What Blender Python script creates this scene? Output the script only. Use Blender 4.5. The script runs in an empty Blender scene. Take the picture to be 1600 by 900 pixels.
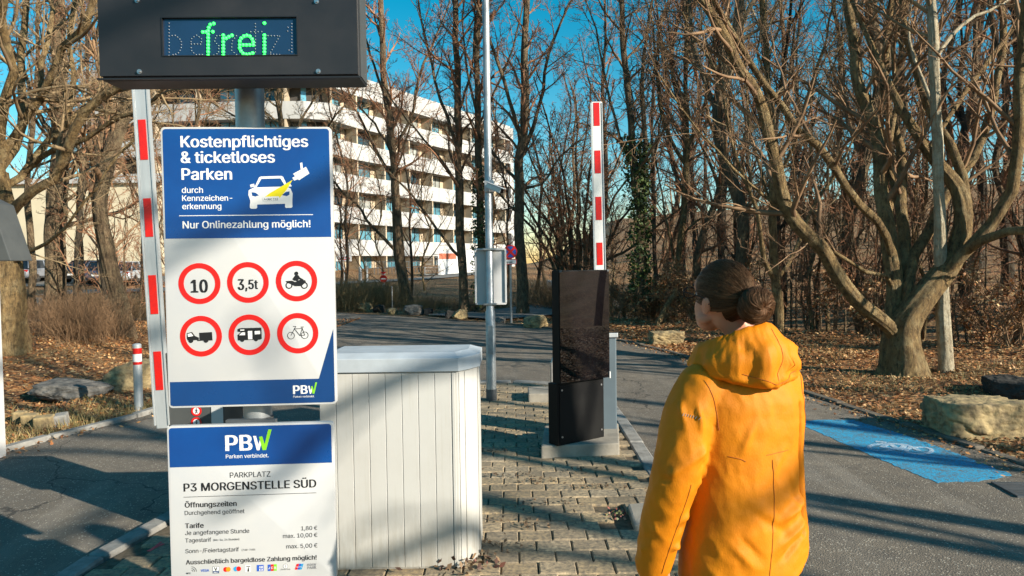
import bpy, bmesh, math, random
import numpy as np
from mathutils import Vector, Matrix, noise
rad = math.radians
S = bpy.context.scene
COL = S.collection

# ------------------------------------------------------------------ camera
F = 1110.0
EYE = Vector((0, 0, 1.65))
PITCH = math.atan(38 / F)
ROLL = 0.0135
_fw = Vector((0, math.cos(PITCH), -math.sin(PITCH)))
_u0 = Vector((0, math.sin(PITCH), math.cos(PITCH)))
_r0 = Vector((1, 0, 0))
CR = (_r0 * math.cos(ROLL) - _u0 * math.sin(ROLL))
CU = (_r0 * math.sin(ROLL) + _u0 * math.cos(ROLL))
cam = bpy.data.cameras.new('camera')
cam.sensor_width = 36
cam.lens = 36 * F / 1600
cam.clip_start = 0.05
cam.clip_end = 3000
camo = bpy.data.objects.new('camera', cam)
COL.objects.link(camo)
camo.matrix_world = Matrix(((CR.x, CU.x, -_fw.x, EYE.x), (CR.y, CU.y, -_fw.y, EYE.y), (CR.z, CU.z, -_fw.z, EYE.z), (0, 0, 0, 1)))
S.camera = camo

# ------------------------------------------------------------------ world and sun
SUN_EL = rad(22)
SUN_DIR = Vector((-math.sin(rad(56)) * math.cos(SUN_EL), math.cos(rad(56)) * math.cos(SUN_EL), -math.sin(SUN_EL)))
w = bpy.data.worlds.new('World')
S.world = w
w.use_nodes = True
nt = w.node_tree
bg = nt.nodes['Background']
sky = nt.nodes.new('ShaderNodeTexSky')
sky.sky_type = 'NISHITA'
sky.sun_disc = False
sky.sun_elevation = SUN_EL
sky.sun_rotation = math.atan2(-SUN_DIR.x, -SUN_DIR.y)
sky.air_density = 1.0
sky.dust_density = 0.2
sky.ozone_density = 1.6
hs = nt.nodes.new('ShaderNodeHueSaturation')
hs.inputs['Hue'].default_value = 0.472
hs.inputs['Saturation'].default_value = 1.6
hs.inputs['Value'].default_value = 1.0
nt.links.new(sky.outputs[0], hs.inputs['Color'])
nt.links.new(hs.outputs[0], bg.inputs['Color'])
bg.inputs['Strength'].default_value = 0.08
sun = bpy.data.lights.new('sun', 'SUN')
sun.energy = 5.0
sun.angle = rad(0.55)
sun.color = (1.0, 0.90, 0.74)
suno = bpy.data.objects.new('sun', sun)
COL.objects.link(suno)
suno.rotation_euler = SUN_DIR.to_track_quat('-Z', 'Y').to_euler()
suno.location = (20, -20, 30)
S.view_settings.view_transform = 'Standard'
S.view_settings.look = 'None'
S.view_settings.exposure = 0.95
S.view_settings.gamma = 1
S.view_settings.use_curve_mapping = False
S.cycles.max_bounces = 6
S.cycles.transparent_max_bounces = 6
S.cycles.caustics_reflective = False
S.cycles.caustics_refractive = False

# ------------------------------------------------------------------ pixel to place
def ray(px, py):
    return (_fw + CR * ((px - 800) / F) + CU * (-(py - 450) / F))
def P(px, py, Y):
    d = ray(px, py)
    return EYE + d * (Y / d.y)
def G(px, py, z=0.0):
    d = ray(px, py)
    return EYE + d * ((z - EYE.z) / d.z)
def GT(px, py):
    d = ray(px, py)
    t = 2.0
    while t < 300:
        p = EYE + d * t
        if p.z < H(p.x, p.y):
            return Vector((p.x, p.y, H(p.x, p.y)))
        t += 0.1
    return EYE + d * 300

# ------------------------------------------------------------------ objects
def wm(o):
    m = o.matrix_basis.copy()
    while o.parent:
        o = o.parent
        m = o.matrix_basis @ m
    return m
def tag(o, label=None, cat=None, group=None, kind=None):
    if label: o['label'] = label
    if cat: o['category'] = cat
    if group: o['group'] = group
    if kind: o['kind'] = kind
    return o
def thing(name, loc, label, cat, group=None, rz=0.0):
    o = bpy.data.objects.new(name, None)
    COL.objects.link(o)
    o.empty_display_size = 0.2
    o.matrix_basis = Matrix.Translation(Vector(loc)) @ Matrix.Rotation(rz, 4, 'Z')
    return tag(o, label, cat, group)
def link(name, me, mats, parent=None, local=False):
    if not isinstance(mats, (list, tuple)): mats = [mats]
    for m in mats: me.materials.append(m)
    o = bpy.data.objects.new(name, me)
    COL.objects.link(o)
    if parent:
        if not local: me.transform(wm(parent).inverted())
        o.parent = parent
    return o
def children(o):
    return [c for c in COL.objects if c.parent == o]
def copy_tree(o, parent=None):
    c = o.copy(); COL.objects.link(c)
    if parent: c.parent = parent
    for ch in list(o.children):
        copy_tree(ch, c)
    return c
def np_mesh(name, V, Q, smooth=True, cols=None):
    """V (n,3); Q (m,k) faces all of one size"""
    V = np.asarray(V, np.float32); Q = np.asarray(Q, np.int32)
    me = bpy.data.meshes.new(name)
    me.vertices.add(len(V)); me.vertices.foreach_set('co', V.ravel())
    m, k = Q.shape
    me.loops.add(m * k); me.loops.foreach_set('vertex_index', Q.ravel())
    me.polygons.add(m)
    me.polygons.foreach_set('loop_start', np.arange(0, m * k, k, dtype=np.int32))
    me.polygons.foreach_set('use_smooth', np.full(m, smooth, bool))
    me.update(calc_edges=True)
    if cols is not None:
        a = me.color_attributes.new('Col', 'FLOAT_COLOR', 'POINT')
        c4 = np.ones((len(V), 4), np.float32); c4[:, :3] = cols
        a.data.foreach_set('color', c4.ravel())
    return me

class MB:
    """collects boxes, tubes and prisms into one mesh"""
    def __init__(s):
        s.v = []; s.f = []; s.mi = []
    def add(s, vs, fs, mi=0):
        o = len(s.v)
        s.v += [tuple(x) for x in vs]
        for f in fs:
            s.f.append([o + i for i in f]); s.mi.append(mi)
        return s
    def box(s, a, b, M=None, mi=0):
        x0, y0, z0 = a; x1, y1, z1 = b
        vs = [Vector((x, y, z)) for z in (z0, z1) for x, y in ((x0, y0), (x1, y0), (x1, y1), (x0, y1))]
        if M: vs = [M @ v for v in vs]
        return s.add(vs, [(3, 2, 1, 0), (4, 5, 6, 7), (0, 1, 5, 4), (1, 2, 6, 5), (2, 3, 7, 6), (3, 0, 4, 7)], mi)
    def prism(s, pts, z0, z1, M=None, mi=0):
        """polygon (x,y) list extruded in local z"""
        n = len(pts)
        vs = [Vector((x, y, z0)) for x, y in pts] + [Vector((x, y, z1)) for x, y in pts]
        ar = sum(pts[i][0] * pts[(i + 1) % n][1] - pts[(i + 1) % n][0] * pts[i][1] for i in range(n))
        if M: vs = [M @ v for v in vs]
        fs = [list(range(n))[::-1], list(range(n, 2 * n))] + [(i, (i + 1) % n, n + (i + 1) % n, n + i) for i in range(n)]
        if ar < 0: fs = [list(f)[::-1] for f in fs]
        return s.add(vs, fs, mi)
    def ring(s, cx, cy, r0, r1, z0, z1, n=40, M=None, mi=0):
        vs = []
        for z in (z0, z1):
            for r in (r0, r1):
                vs += [Vector((cx + r * math.cos(2 * math.pi * i / n), cy + r * math.sin(2 * math.pi * i / n), z)) for i in range(n)]
        if M: vs = [M @ v for v in vs]
        fs = []
        for i in range(n):
            j = (i + 1) % n
            fs += [(2 * n + i, 3 * n + i, 3 * n + j, 2 * n + j), (n + i, n + j, 3 * n + j, 3 * n + i), (i, 2 * n + i, 2 * n + j, j), (i, j, n + j, n + i)]
        return s.add(vs, fs, mi)
    def disc(s, cx, cy, r, z0, z1, n=32, M=None, mi=0, ry=None):
        ry = ry or r
        return s.prism([(cx + r * math.cos(2 * math.pi * i / n), cy + ry * math.sin(2 * math.pi * i / n)) for i in range(n)], z0, z1, M, mi)
    def tube(s, pts, rs, n=12, cap=True, mi=0):
        pts = [Vector(p) for p in pts]
        if not isinstance(rs, (list, tuple)): rs = [rs] * len(pts)
        t0 = (pts[1] - pts[0]).normalized()
        nn = t0.orthogonal().normalized()
        vs = []
        for i, p in enumerate(pts):
            t = (pts[min(i + 1, len(pts) - 1)] - pts[max(i - 1, 0)]).normalized()
            nn = (nn - t * nn.dot(t)).normalized()
            b = t.cross(nn)
            vs += [p + (nn * math.cos(2 * math.pi * k / n) + b * math.sin(2 * math.pi * k / n)) * rs[i] for k in range(n)]
        fs = []
        for i in range(len(pts) - 1):
            for k in range(n):
                k2 = (k + 1) % n
                fs.append((i * n + k, i * n + k2, (i + 1) * n + k2, (i + 1) * n + k))
        if cap:
            fs.append(list(range(n))[::-1]); fs.append([(len(pts) - 1) * n + k for k in range(n)])
        return s.add(vs, fs, mi)
    def cyl(s, p, r, h, n=20, mi=0, r2=None):
        p = Vector(p)
        return s.tube([p, p + Vector((0, 0, h))], [r, r if r2 is None else r2], n, True, mi)
    def sphere(s, c, r, nu=16, nv=10, M=None, mi=0):
        if not isinstance(r, (list, tuple, Vector)): r = (r, r, r)
        vs = []; fs = []
        for j in range(nv + 1):
            a = math.pi * j / nv
            for i in range(nu):
                b = 2 * math.pi * i / nu
                v = Vector((r[0] * math.sin(a) * math.cos(b), r[1] * math.sin(a) * math.sin(b), r[2] * math.cos(a)))
                if M: v = M @ v
                vs.append(v + Vector(c))
        for j in range(nv):
            for i in range(nu):
                i2 = (i + 1) % nu
                fs.append((j * nu + i, (j + 1) * nu + i, (j + 1) * nu + i2, j * nu + i2))
        return s.add(vs, fs, mi)
    def build(s, name, mats, parent=None, smooth=False, bevel=0.0, seg=2, local=False, weld=False):
        me = bpy.data.meshes.new(name)
        me.from_pydata(s.v, [], s.f)
        for p, m in zip(me.polygons, s.mi): p.material_index = m
        if weld or bevel:
            bm = bmesh.new(); bm.from_mesh(me)
            bmesh.ops.remove_doubles(bm, verts=bm.verts, dist=1e-5)
            if bevel:
                ed = [e for e in bm.edges if len(e.link_faces) == 2 and e.calc_face_angle(0) > 0.5]
                bmesh.ops.bevel(bm, geom=ed, offset=bevel, segments=seg, affect='EDGES', profile=0.6)
            bm.to_mesh(me); bm.free()
        if smooth:
            me.polygons.foreach_set('use_smooth', np.ones(len(me.polygons), bool))
            me.set_sharp_from_angle(angle=rad(38))
        me.update()
        return link(name, me, mats, parent, local)

# ------------------------------------------------------------------ materials
def node_mat(name):
    m = bpy.data.materials.new(name); m.use_nodes = True
    t = m.node_tree
    return m, t, t.nodes['Principled BSDF']
def mixc(t, f, a, b, mode='MIX'):
    n = t.nodes.new('ShaderNodeMix'); n.data_type = 'RGBA'; n.blend_type = mode
    for s, v in ((0, f), (6, a), (7, b)):
        if isinstance(v, (int, float)): n.inputs[s].default_value = v
        elif isinstance(v, (tuple, list)): n.inputs[s].default_value = (*v[:3], 1)
        else: t.links.new(v, n.inputs[s])
    return n.outputs[2]
def coords(t, scale=(1, 1, 1), rot=(0, 0, 0), which='Object'):
    tc = t.nodes.new('ShaderNodeTexCoord'); mp = t.nodes.new('ShaderNodeMapping')
    mp.inputs['Scale'].default_value = scale; mp.inputs['Rotation'].default_value = rot
    t.links.new(tc.outputs[which], mp.inputs[0])
    return mp.outputs[0]
def noisef(t, vec, scale, detail=4, rough=0.6, lo=0.35, hi=0.65):
    n = t.nodes.new('ShaderNodeTexNoise'); n.inputs['Scale'].default_value = scale
    n.inputs['Detail'].default_value = detail; n.inputs['Roughness'].default_value = rough
    t.links.new(vec, n.inputs['Vector'])
    r = t.nodes.new('ShaderNodeMapRange'); r.inputs[1].default_value = lo; r.inputs[2].default_value = hi
    t.links.new(n.outputs[0], r.inputs[0])
    return r.outputs[0]
def voro(t, vec, scale, out='Color', feature='F1'):
    n = t.nodes.new('ShaderNodeTexVoronoi'); n.feature = feature; n.inputs['Scale'].default_value = scale
    t.links.new(vec, n.inputs['Vector'])
    return n.outputs[out]
def ramp(t, fac, stops):
    r = t.nodes.new('ShaderNodeValToRGB')
    while len(r.color_ramp.elements) < len(stops): r.color_ramp.elements.new(0.5)
    for e, (p, c) in zip(r.color_ramp.elements, stops):
        e.position = p; e.color = (*c, 1) if len(c) == 3 else c
    t.links.new(fac, r.inputs[0])
    return r.outputs[0]
def math_(t, op, a, b=0.0):
    n = t.nodes.new('ShaderNodeMath'); n.operation = op
    for i, v in enumerate((a, b)):
        if isinstance(v, (int, float)): n.inputs[i].default_value = v
        else: t.links.new(v, n.inputs[i])
    return n.outputs[0]
def bump(t, b, h, strength=0.5, dist=0.01, prev=None):
    n = t.nodes.new('ShaderNodeBump'); n.inputs['Strength'].default_value = strength; n.inputs['Distance'].default_value = dist
    t.links.new(h, n.inputs['Height'])
    if prev: t.links.new(prev, n.inputs['Normal'])
    t.links.new(n.outputs[0], b.inputs['Normal'])
    return n.outputs[0]
def M(name, c1, c2=None, scale=6, rough=0.6, metal=0.0, bmp=0.0, bscale=60, stretch=(1, 1, 1), coat=0.0, spec=0.5, detail=5, lo=0.35, hi=0.65):
    m, t, b = node_mat(name)
    b.inputs['Roughness'].default_value = rough; b.inputs['Metallic'].default_value = metal
    b.inputs['Coat Weight'].default_value = coat; b.inputs['Specular IOR Level'].default_value = spec
    v = coords(t, stretch)
    if c2 is None: c2 = tuple(x * 0.86 for x in c1)
    f = noisef(t, v, scale, detail, 0.6, lo, hi)
    t.links.new(mixc(t, f, c1, c2), b.inputs['Base Color'])
    r = t.nodes.new('ShaderNodeMapRange'); r.inputs[3].default_value = max(rough - 0.06, 0.02); r.inputs[4].default_value = min(rough + 0.08, 1)
    t.links.new(f, r.inputs[0]); t.links.new(r.outputs[0], b.inputs['Roughness'])
    if bmp:
        bump(t, b, noisef(t, v, bscale, 4, 0.6, 0, 1), bmp, 0.01)
    return m
MAT = {}
MAT['sign_white'] = M('sign_white', (0.52, 0.52, 0.52), (0.47, 0.48, 0.50), 3, 0.32)
MAT['sign_blue'] = M('sign_blue', (0.004, 0.066, 0.27), (0.003, 0.05, 0.22), 3, 0.3, coat=0.1)
MAT['sign_navy'] = M('sign_navy', (0.006, 0.05, 0.18), (0.005, 0.04, 0.15), 3, 0.3)
MAT['print_white'] = M('print_white', (0.82, 0.82, 0.82), None, 3, 0.4)
MAT['print_black'] = M('print_black', (0.012, 0.012, 0.014), None, 3, 0.4)
MAT['print_red'] = M('print_red', (0.68, 0.012, 0.010), (0.6, 0.010, 0.009), 3, 0.35)
MAT['print_green'] = M('print_green', (0.22, 0.6, 0.02), None, 3, 0.4)
MAT['print_yellow'] = M('print_yellow', (0.85, 0.72, 0.01), None, 3, 0.4)
MAT['print_orange'] = M('print_orange', (0.8, 0.28, 0.01), None, 3, 0.4)
MAT['print_cyan'] = M('print_cyan', (0.02, 0.30, 0.62), None, 3, 0.4)
MAT['print_grey'] = M('print_grey', (0.25, 0.25, 0.27), None, 3, 0.4)
MAT['black_case'] = M('black_case', (0.014, 0.014, 0.016), (0.022, 0.022, 0.025), 2.5, 0.42, bmp=0.02, bscale=300)
MAT['black_case_rough'] = M('black_case_rough', (0.004, 0.004, 0.005), (0.008, 0.008, 0.008), 4, 0.55, bmp=0.04, bscale=200, spec=.15)
MAT['black_gloss'] = M('black_gloss', (0.004, 0.003, 0.004), (0.006, 0.005, 0.006), 2, 0.03, coat=0.3, spec=0.5)
MAT['black_gloss'].node_tree.nodes['Principled BSDF'].inputs['IOR'].default_value = 1.65
_b = MAT['black_gloss'].node_tree.nodes['Principled BSDF']
MAT['black_gloss'].node_tree.links.remove(_b.inputs['Roughness'].links[0]); _b.inputs['Roughness'].default_value = 0.012
MAT['screen'] = M('screen', (0.012, 0.035, 0.085), (0.010, 0.03, 0.07), 2, 0.12, spec=0.6)
MAT['galv'] = M('galv', (0.42, 0.44, 0.45), (0.27, 0.29, 0.31), 9, 0.45, 0.55, bmp=0.03, bscale=80, detail=8)
MAT['galv_dark'] = M('galv_dark', (0.10, 0.11, 0.12), (0.06, 0.065, 0.07), 9, 0.55, 0.3)
MAT['steel'] = M('steel', (0.5, 0.5, 0.5), (0.35, 0.35, 0.36), 20, 0.3, 0.9)
MAT['alu'] = M('alu', (0.52, 0.55, 0.57), (0.42, 0.45, 0.47), 5, 0.4, 0.35, stretch=(4, 4, 0.6))
MAT['boom_white'] = M('boom_white', (0.72, 0.72, 0.70), (0.62, 0.63, 0.62), 5, 0.35)
MAT['reflect_red'] = M('reflect_red', (0.62, 0.012, 0.008), (0.5, 0.01, 0.01), 30, 0.3)
MAT['grey_housing'] = M('grey_housing', (0.11, 0.145, 0.17), (0.09, 0.12, 0.145), 4, 0.4)
MAT['grey_dark'] = M('grey_dark', (0.075, 0.08, 0.08), (0.055, 0.06, 0.062), 4, 0.45)
MAT['concrete'] = M('concrete', (0.33, 0.30, 0.25), (0.22, 0.20, 0.17), 7, 0.9, bmp=0.35, bscale=90, detail=9)
MAT['stone'] = M('stone', (0.40, 0.30, 0.15), (0.13, 0.10, 0.06), 8, 0.95, bmp=1.0, bscale=28, detail=12)
MAT['stone_grey'] = M('stone_grey', (0.20, 0.185, 0.165), (0.06, 0.058, 0.055), 9, 0.95, bmp=1.0, bscale=28, detail=12)
MAT['stone_dark'] = M('stone_dark', (0.035, 0.032, 0.028), (0.015, 0.014, 0.012), 6, 0.95, bmp=0.9, bscale=16, detail=9)
MAT['kerb_stone'] = M('kerb_stone', (0.30, 0.29, 0.27), (0.17, 0.165, 0.155), 10, 0.9, bmp=0.5, bscale=60, detail=9)
MAT['kerb_dark'] = M('kerb_dark', (0.15, 0.125, 0.095), (0.07, 0.058, 0.045), 12, 0.95, bmp=0.8, bscale=40, detail=10)
MAT['lamp_red'] = M('lamp_red', (0.4, 0.01, 0.01), None, 5, 0.2)
MAT['rubber'] = M('rubber', (0.02, 0.02, 0.02), None, 10, 0.8)
MAT['chrome'] = M('chrome', (0.7, 0.7, 0.7), None, 10, 0.15, 1.0)
MAT['car_glass'] = M('car_glass', (0.012, 0.018, 0.025), None, 3, 0.05, spec=0.8)
MAT['blue_paint_print'] = M('blue_paint_print', (0.02, 0.1, 0.5), None, 3, 0.4)

def emit(name, c, s):
    m, t, b = node_mat(name)
    b.inputs['Base Color'].default_value = (*c, 1)
    b.inputs['Emission Color'].default_value = (*c, 1); b.inputs['Emission Strength'].default_value = s
    return m
MAT['led_green'] = emit('led_green', (0.03, 1.0, 0.08), 2.2)
MAT['led_off'] = M('led_off', (0.26, 0.29, 0.34), None, 3, 0.25)

# asphalt: grey-brown with pale aggregate specks and worn patches
def asphalt():
    m, t, b = node_mat('asphalt')
    v = coords(t)
    big = noisef(t, v, 0.55, 5, 0.6)
    mid = noisef(t, v, 5, 6, 0.65)
    base = mixc(t, big, (0.15, 0.125, 0.098), (0.27, 0.222, 0.165))
    base = mixc(t, mid, base, (0.15, 0.126, 0.10), 'MIX')
    gr = noisef(t, v, 160, 3, 0.7)
    base = mixc(t, gr, base, mixc(t, 0.5, base, (0.03, 0.03, 0.03)))
    sp = voro(t, v, 95, 'Color'); ds = voro(t, v, 95, 'Distance')
    sep = t.nodes.new('ShaderNodeSeparateColor'); t.links.new(sp, sep.inputs[0])
    on = math_(t, 'MULTIPLY', math_(t, 'GREATER_THAN', sep.outputs[0], 0.91), math_(t, 'LESS_THAN', ds, 0.42))
    base = mixc(t, on, base, (0.46, 0.42, 0.35))
    wv = t.nodes.new('ShaderNodeTexNoise'); wv.inputs['Scale'].default_value = 1.7; wv.inputs['Detail'].default_value = 6; t.links.new(v, wv.inputs['Vector'])
    dv = mixc(t, 0.8, v, wv.outputs['Color'], 'ADD')
    ck = voro(t, dv, 0.42, 'Distance', 'DISTANCE_TO_EDGE')
    crack = math_(t, 'LESS_THAN', ck, 0.0035)
    base = mixc(t, math_(t, 'MULTIPLY', crack, 0.75), base, (0.02, 0.018, 0.016))
    pa = voro(t, dv, 0.23, 'Color'); ps = t.nodes.new('ShaderNodeSeparateColor'); t.links.new(pa, ps.inputs[0])
    base = mixc(t, math_(t, 'MULTIPLY', math_(t, 'GREATER_THAN', ps.outputs[1], 0.7), 0.45), base, (0.075, 0.07, 0.065))
    st = noisef(t, coords(t, (2.2, .35, 1)), 1.3, 5, .6, .5, .68)
    base = mixc(t, math_(t, 'MULTIPLY', st, 0.35), base, (0.30, 0.27, 0.23))
    t.links.new(base, b.inputs['Base Color'])
    b.inputs['Roughness'].default_value = 0.86
    n1 = bump(t, b, ds, 0.5, 0.006)
    bump(t, b, gr, 0.4, 0.004, n1)
    return m
MAT['asphalt'] = asphalt()

def paving_mat():
    m, t, b = node_mat('paving_stone')
    v = coords(t)
    a = t.nodes.new('ShaderNodeAttribute'); a.attribute_name = 'Col'
    f = noisef(t, v, 38, 7, 0.7)
    c = mixc(t, f, a.outputs[0], (0.13, 0.11, 0.085))
    f2 = noisef(t, v, 3.2, 4, 0.6, 0.45, 0.7)
    c = mixc(t, math_(t, 'MULTIPLY', f2, 0.55), c, (0.10, 0.085, 0.06))
    t.links.new(c, b.inputs['Base Color']); b.inputs['Roughness'].default_value = 0.88
    bump(t, b, f, 0.45, 0.006)
    return m
MAT['paving'] = paving_mat()
MAT['joint_sand'] = M('joint_sand', (0.15, 0.115, 0.075), (0.07, 0.055, 0.034), 25, 0.95, bmp=0.5, bscale=120)

def soil():
    m, t, b = node_mat('leaf_ground')
    v = coords(t)
    col = voro(t, v, 17); dist = voro(t, v, 17, 'Distance')
    sep = t.nodes.new('ShaderNodeSeparateColor'); t.links.new(col, sep.inputs[0])
    lv = ramp(t, sep.outputs[0], [(0.0, (0.06, 0.026, 0.010)), (0.35, (0.21, 0.086, 0.027)), (0.65, (0.36, 0.165, 0.055)), (0.9, (0.48, 0.27, 0.11)), (1.0, (0.5, 0.36, 0.19))])
    n = noisef(t, v, 45, 4, 0.7)
    gr = mixc(t, n, (0.12, 0.11, 0.035), (0.22, 0.18, 0.075))
    gf = noisef(t, v, 0.8, 5, 0.65, 0.48, 0.62)
    c = mixc(t, math_(t, 'MULTIPLY', gf, 0.4), lv, gr)
    dk = noisef(t, v, 9, 5, 0.7, 0.45, 0.7)
    c = mixc(t, math_(t, 'MULTIPLY', dk, 0.6), c, (0.03, 0.018, 0.009))
    t.links.new(c, b.inputs['Base Color']); b.inputs['Roughness'].default_value = 0.9
    n1 = bump(t, b, dist, 0.8, 0.03)
    bump(t, b, n, 0.6, 0.02, n1)
    return m
MAT['soil'] = soil()

def leafmat(name, tr=0.25):
    m, t, b = node_mat(name)
    a = t.nodes.new('ShaderNodeAttribute'); a.attribute_name = 'Col'
    f = noisef(t, coords(t), 60, 3, 0.6)
    t.links.new(mixc(t, math_(t, 'MULTIPLY', f, 0.35), a.outputs[0], (0.04, 0.025, 0.012)), b.inputs['Base Color'])
    b.inputs['Roughness'].default_value = 0.65
    return m
MAT['leaf'] = leafmat('dry_leaf')
MAT['green_leaf'] = leafmat('ivy_leaf')

def bark(name, c1, c2, c3, sc=1.0, bs=1.0, lich=0.5):
    m, t, b = node_mat(name)
    v = coords(t, (1, 1, 0.28))
    vi = coords(t)
    f1 = noisef(t, v, 22 * sc, 7, 0.7)
    c = mixc(t, f1, c1, c2)
    f2 = noisef(t, vi, 5 * sc, 5, 0.65, 0.5, 0.62)
    c = mixc(t, math_(t, 'MULTIPLY', f2, lich), c, c3)
    t.links.new(c, b.inputs['Base Color']); b.inputs['Roughness'].default_value = 0.9
    f3 = noisef(t, v, 9 * sc, 8, 0.75, 0.3, 0.7)
    c2_ = mixc(t, math_(t, 'MULTIPLY', noisef(t, vi, 16 * sc, 6, 0.7, 0.55, 0.66), 0.55), c, tuple(x * 0.45 for x in c2))
    t.links.new(c2_, b.inputs['Base Color'])
    n1 = bump(t, b, f1, 1.0 * bs, 0.05)
    bump(t, b, f3, 0.9 * bs, 0.07, n1)
    return m
MAT['bark_pale'] = bark('bark_pale', (0.42, 0.28, 0.12), (0.11, 0.07, 0.033), (0.52, 0.41, 0.22), lich=.45)
MAT['bark_brown'] = bark('bark_brown', (0.30, 0.21, 0.12), (0.09, 0.06, 0.036), (0.34, 0.27, 0.16))
MAT['bark_beech'] = bark('bark_beech', (0.50, 0.44, 0.31), (0.26, 0.21, 0.14), (0.55, 0.52, 0.40), 1.4, 0.5)
MAT['bark_dark'] = bark('bark_dark', (0.10, 0.075, 0.05), (0.035, 0.027, 0.018), (0.15, 0.12, 0.07))
MAT['twig'] = M('twig', (0.28, 0.17, 0.09), (0.13, 0.075, 0.04), 3, 0.85)
MAT['twig_red'] = M('twig_red', (0.36, 0.18, 0.095), (0.18, 0.085, 0.046), 2, 0.85)
MAT['twig_pale'] = M('twig_pale', (0.32, 0.23, 0.125), (0.15, 0.10, 0.055), 3, 0.85)
MAT['straw'] = M('straw', (0.30, 0.22, 0.10), (0.14, 0.09, 0.04), 4, 0.85)
# ------------------------------------------------------------------ terrain
def sstep(a, b, x):
    x = np.clip((x - a) / (b - a), 0, 1)
    return x * x * (3 - 2 * x)
def crom(pts, n=8):
    pts = [np.array(p, float) for p in pts]
    out = []
    for i in range(len(pts) - 1):
        p0 = pts[max(i - 1, 0)]; p1 = pts[i]; p2 = pts[i + 1]; p3 = pts[min(i + 2, len(pts) - 1)]
        for k in range(n):
            t = k / n
            out.append(0.5 * ((2 * p1) + (-p0 + p2) * t + (2 * p0 - 5 * p1 + 4 * p2 - p3) * t * t + (-p0 + 3 * p1 - 3 * p2 + p3) * t ** 3))
    out.append(pts[-1])
    return np.array(out)
EDGE_R = crom([(5.3, -40), (4.7, -8), (4.45, 0), (3.98, 5.4), (3.56, 8.4), (3.05, 11.4), (2.45, 13.9), (0.96, 17.6), (-1.9, 20.9), (-6.2, 25), (-14, 31), (-30, 40)], 10)
EDGE_L = crom([(-9, -40), (-6.9, -8), (-5.9, 0), (-4.55, 6.4), (-4.05, 8), (-3.95, 9.5), (-4.6, 11.5), (-6.5, 14), (-10, 17.5), (-18, 23), (-36, 32)], 10)
def resample(c, n):
    d = np.r_[0, np.cumsum(np.linalg.norm(np.diff(c, axis=0), axis=1))]
    s = np.linspace(0, d[-1], n)
    return np.stack([np.interp(s, d, c[:, k]) for k in range(c.shape[1])], 1)
def Hn(x, y):
    x = np.asarray(x, float); y = np.asarray(y, float)
    az = np.degrees(np.arctan2(x, np.maximum(y, 0.5)))
    s = (x - 9.5) * 0.857 + (y - 8.8) * 0.514
    prof = -0.9 * sstep(0.2, 5, s) + np.clip(s - 5, 0, 140) * 0.125 * sstep(4, 12, s)
    hill = prof * sstep(1, 9, az)
    rise = 1.25 * sstep(26, 68, y) * (1 - sstep(1, 8, az))
    left = 0.35 * sstep(5.2, 9, -x) * sstep(0, 8, y) * (1 - sstep(14, 24, y))
    # lawn bumps off the road
    er = np.interp(y, EDGE_R[:61, 1], EDGE_R[:61, 0])
    fr = sstep(0.3, 1.6, x - er) * sstep(24, 18, y)
    b = 0.07 * np.sin(x * 1.7 + np.sin(y * 1.1) * 1.3) * np.cos(y * 1.35 + x * .4) + 0.03 * np.sin(x * 4.1 + y * 3.3)
    el = np.interp(y, EDGE_L[:61, 1], EDGE_L[:61, 0])
    fl = sstep(0.3, 1.6, el - x) * sstep(24, 16, y)
    far = sstep(30, 60, np.hypot(x, y))
    lawn = 0.10 * fr * sstep(0.3, 3, x - er)
    return hill + rise + left + lawn + b * np.clip(fr + fl, 0, 1) + far * 0.35 * np.sin(x * .13) * np.cos(y * .11)
def H(x, y):
    return float(Hn(x, y))
def ax(lo, hi, n, c, k):
    u = np.linspace(-1, 1, n)
    v = np.sinh(u * k) / math.sinh(k)
    return c + np.where(v < 0, v * (c - lo), v * (hi - c))
xs = ax(-900, 900, 260, 0, 6.0); ys = ax(-500, 1500, 280, 9, 6.0)
X, Yg = np.meshgrid(xs, ys)
Z = Hn(X, Yg)
V = np.stack([X.ravel(), Yg.ravel(), Z.ravel()], 1)
nx, ny = len(xs), len(ys)
I = np.arange(nx * ny).reshape(ny, nx)
Q = np.stack([I[:-1, :-1].ravel(), I[:-1, 1:].ravel(), I[1:, 1:].ravel(), I[1:, :-1].ravel()], 1)
tag(link('ground', np_mesh('ground', V, Q), MAT['soil']), 'brown leaf strewn ground and wooded slope', kind='structure')

# ------------------------------------------------------------------ road
n = 220
A = resample(EDGE_L, n); B = resample(EDGE_R, n)
rows = 10
V = []
for j in range(rows + 1):
    f = j / rows
    p = A * (1 - f) + B * f
    z = np.maximum(Hn(p[:, 0], p[:, 1]) * (sstep(24, 30, p[:, 1])), 0) + 0.016
    V.append(np.c_[p, z])
V = np.concatenate(V)
I = np.arange((rows + 1) * n).reshape(rows + 1, n)
Q = np.stack([I[:-1, :-1].ravel(), I[1:, :-1].ravel(), I[1:, 1:].ravel(), I[:-1, 1:].ravel()], 1)
tag(link('road', np_mesh('road', V, Q), MAT['asphalt']), 'dark asphalt road with long tree shadows', kind='structure')

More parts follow.
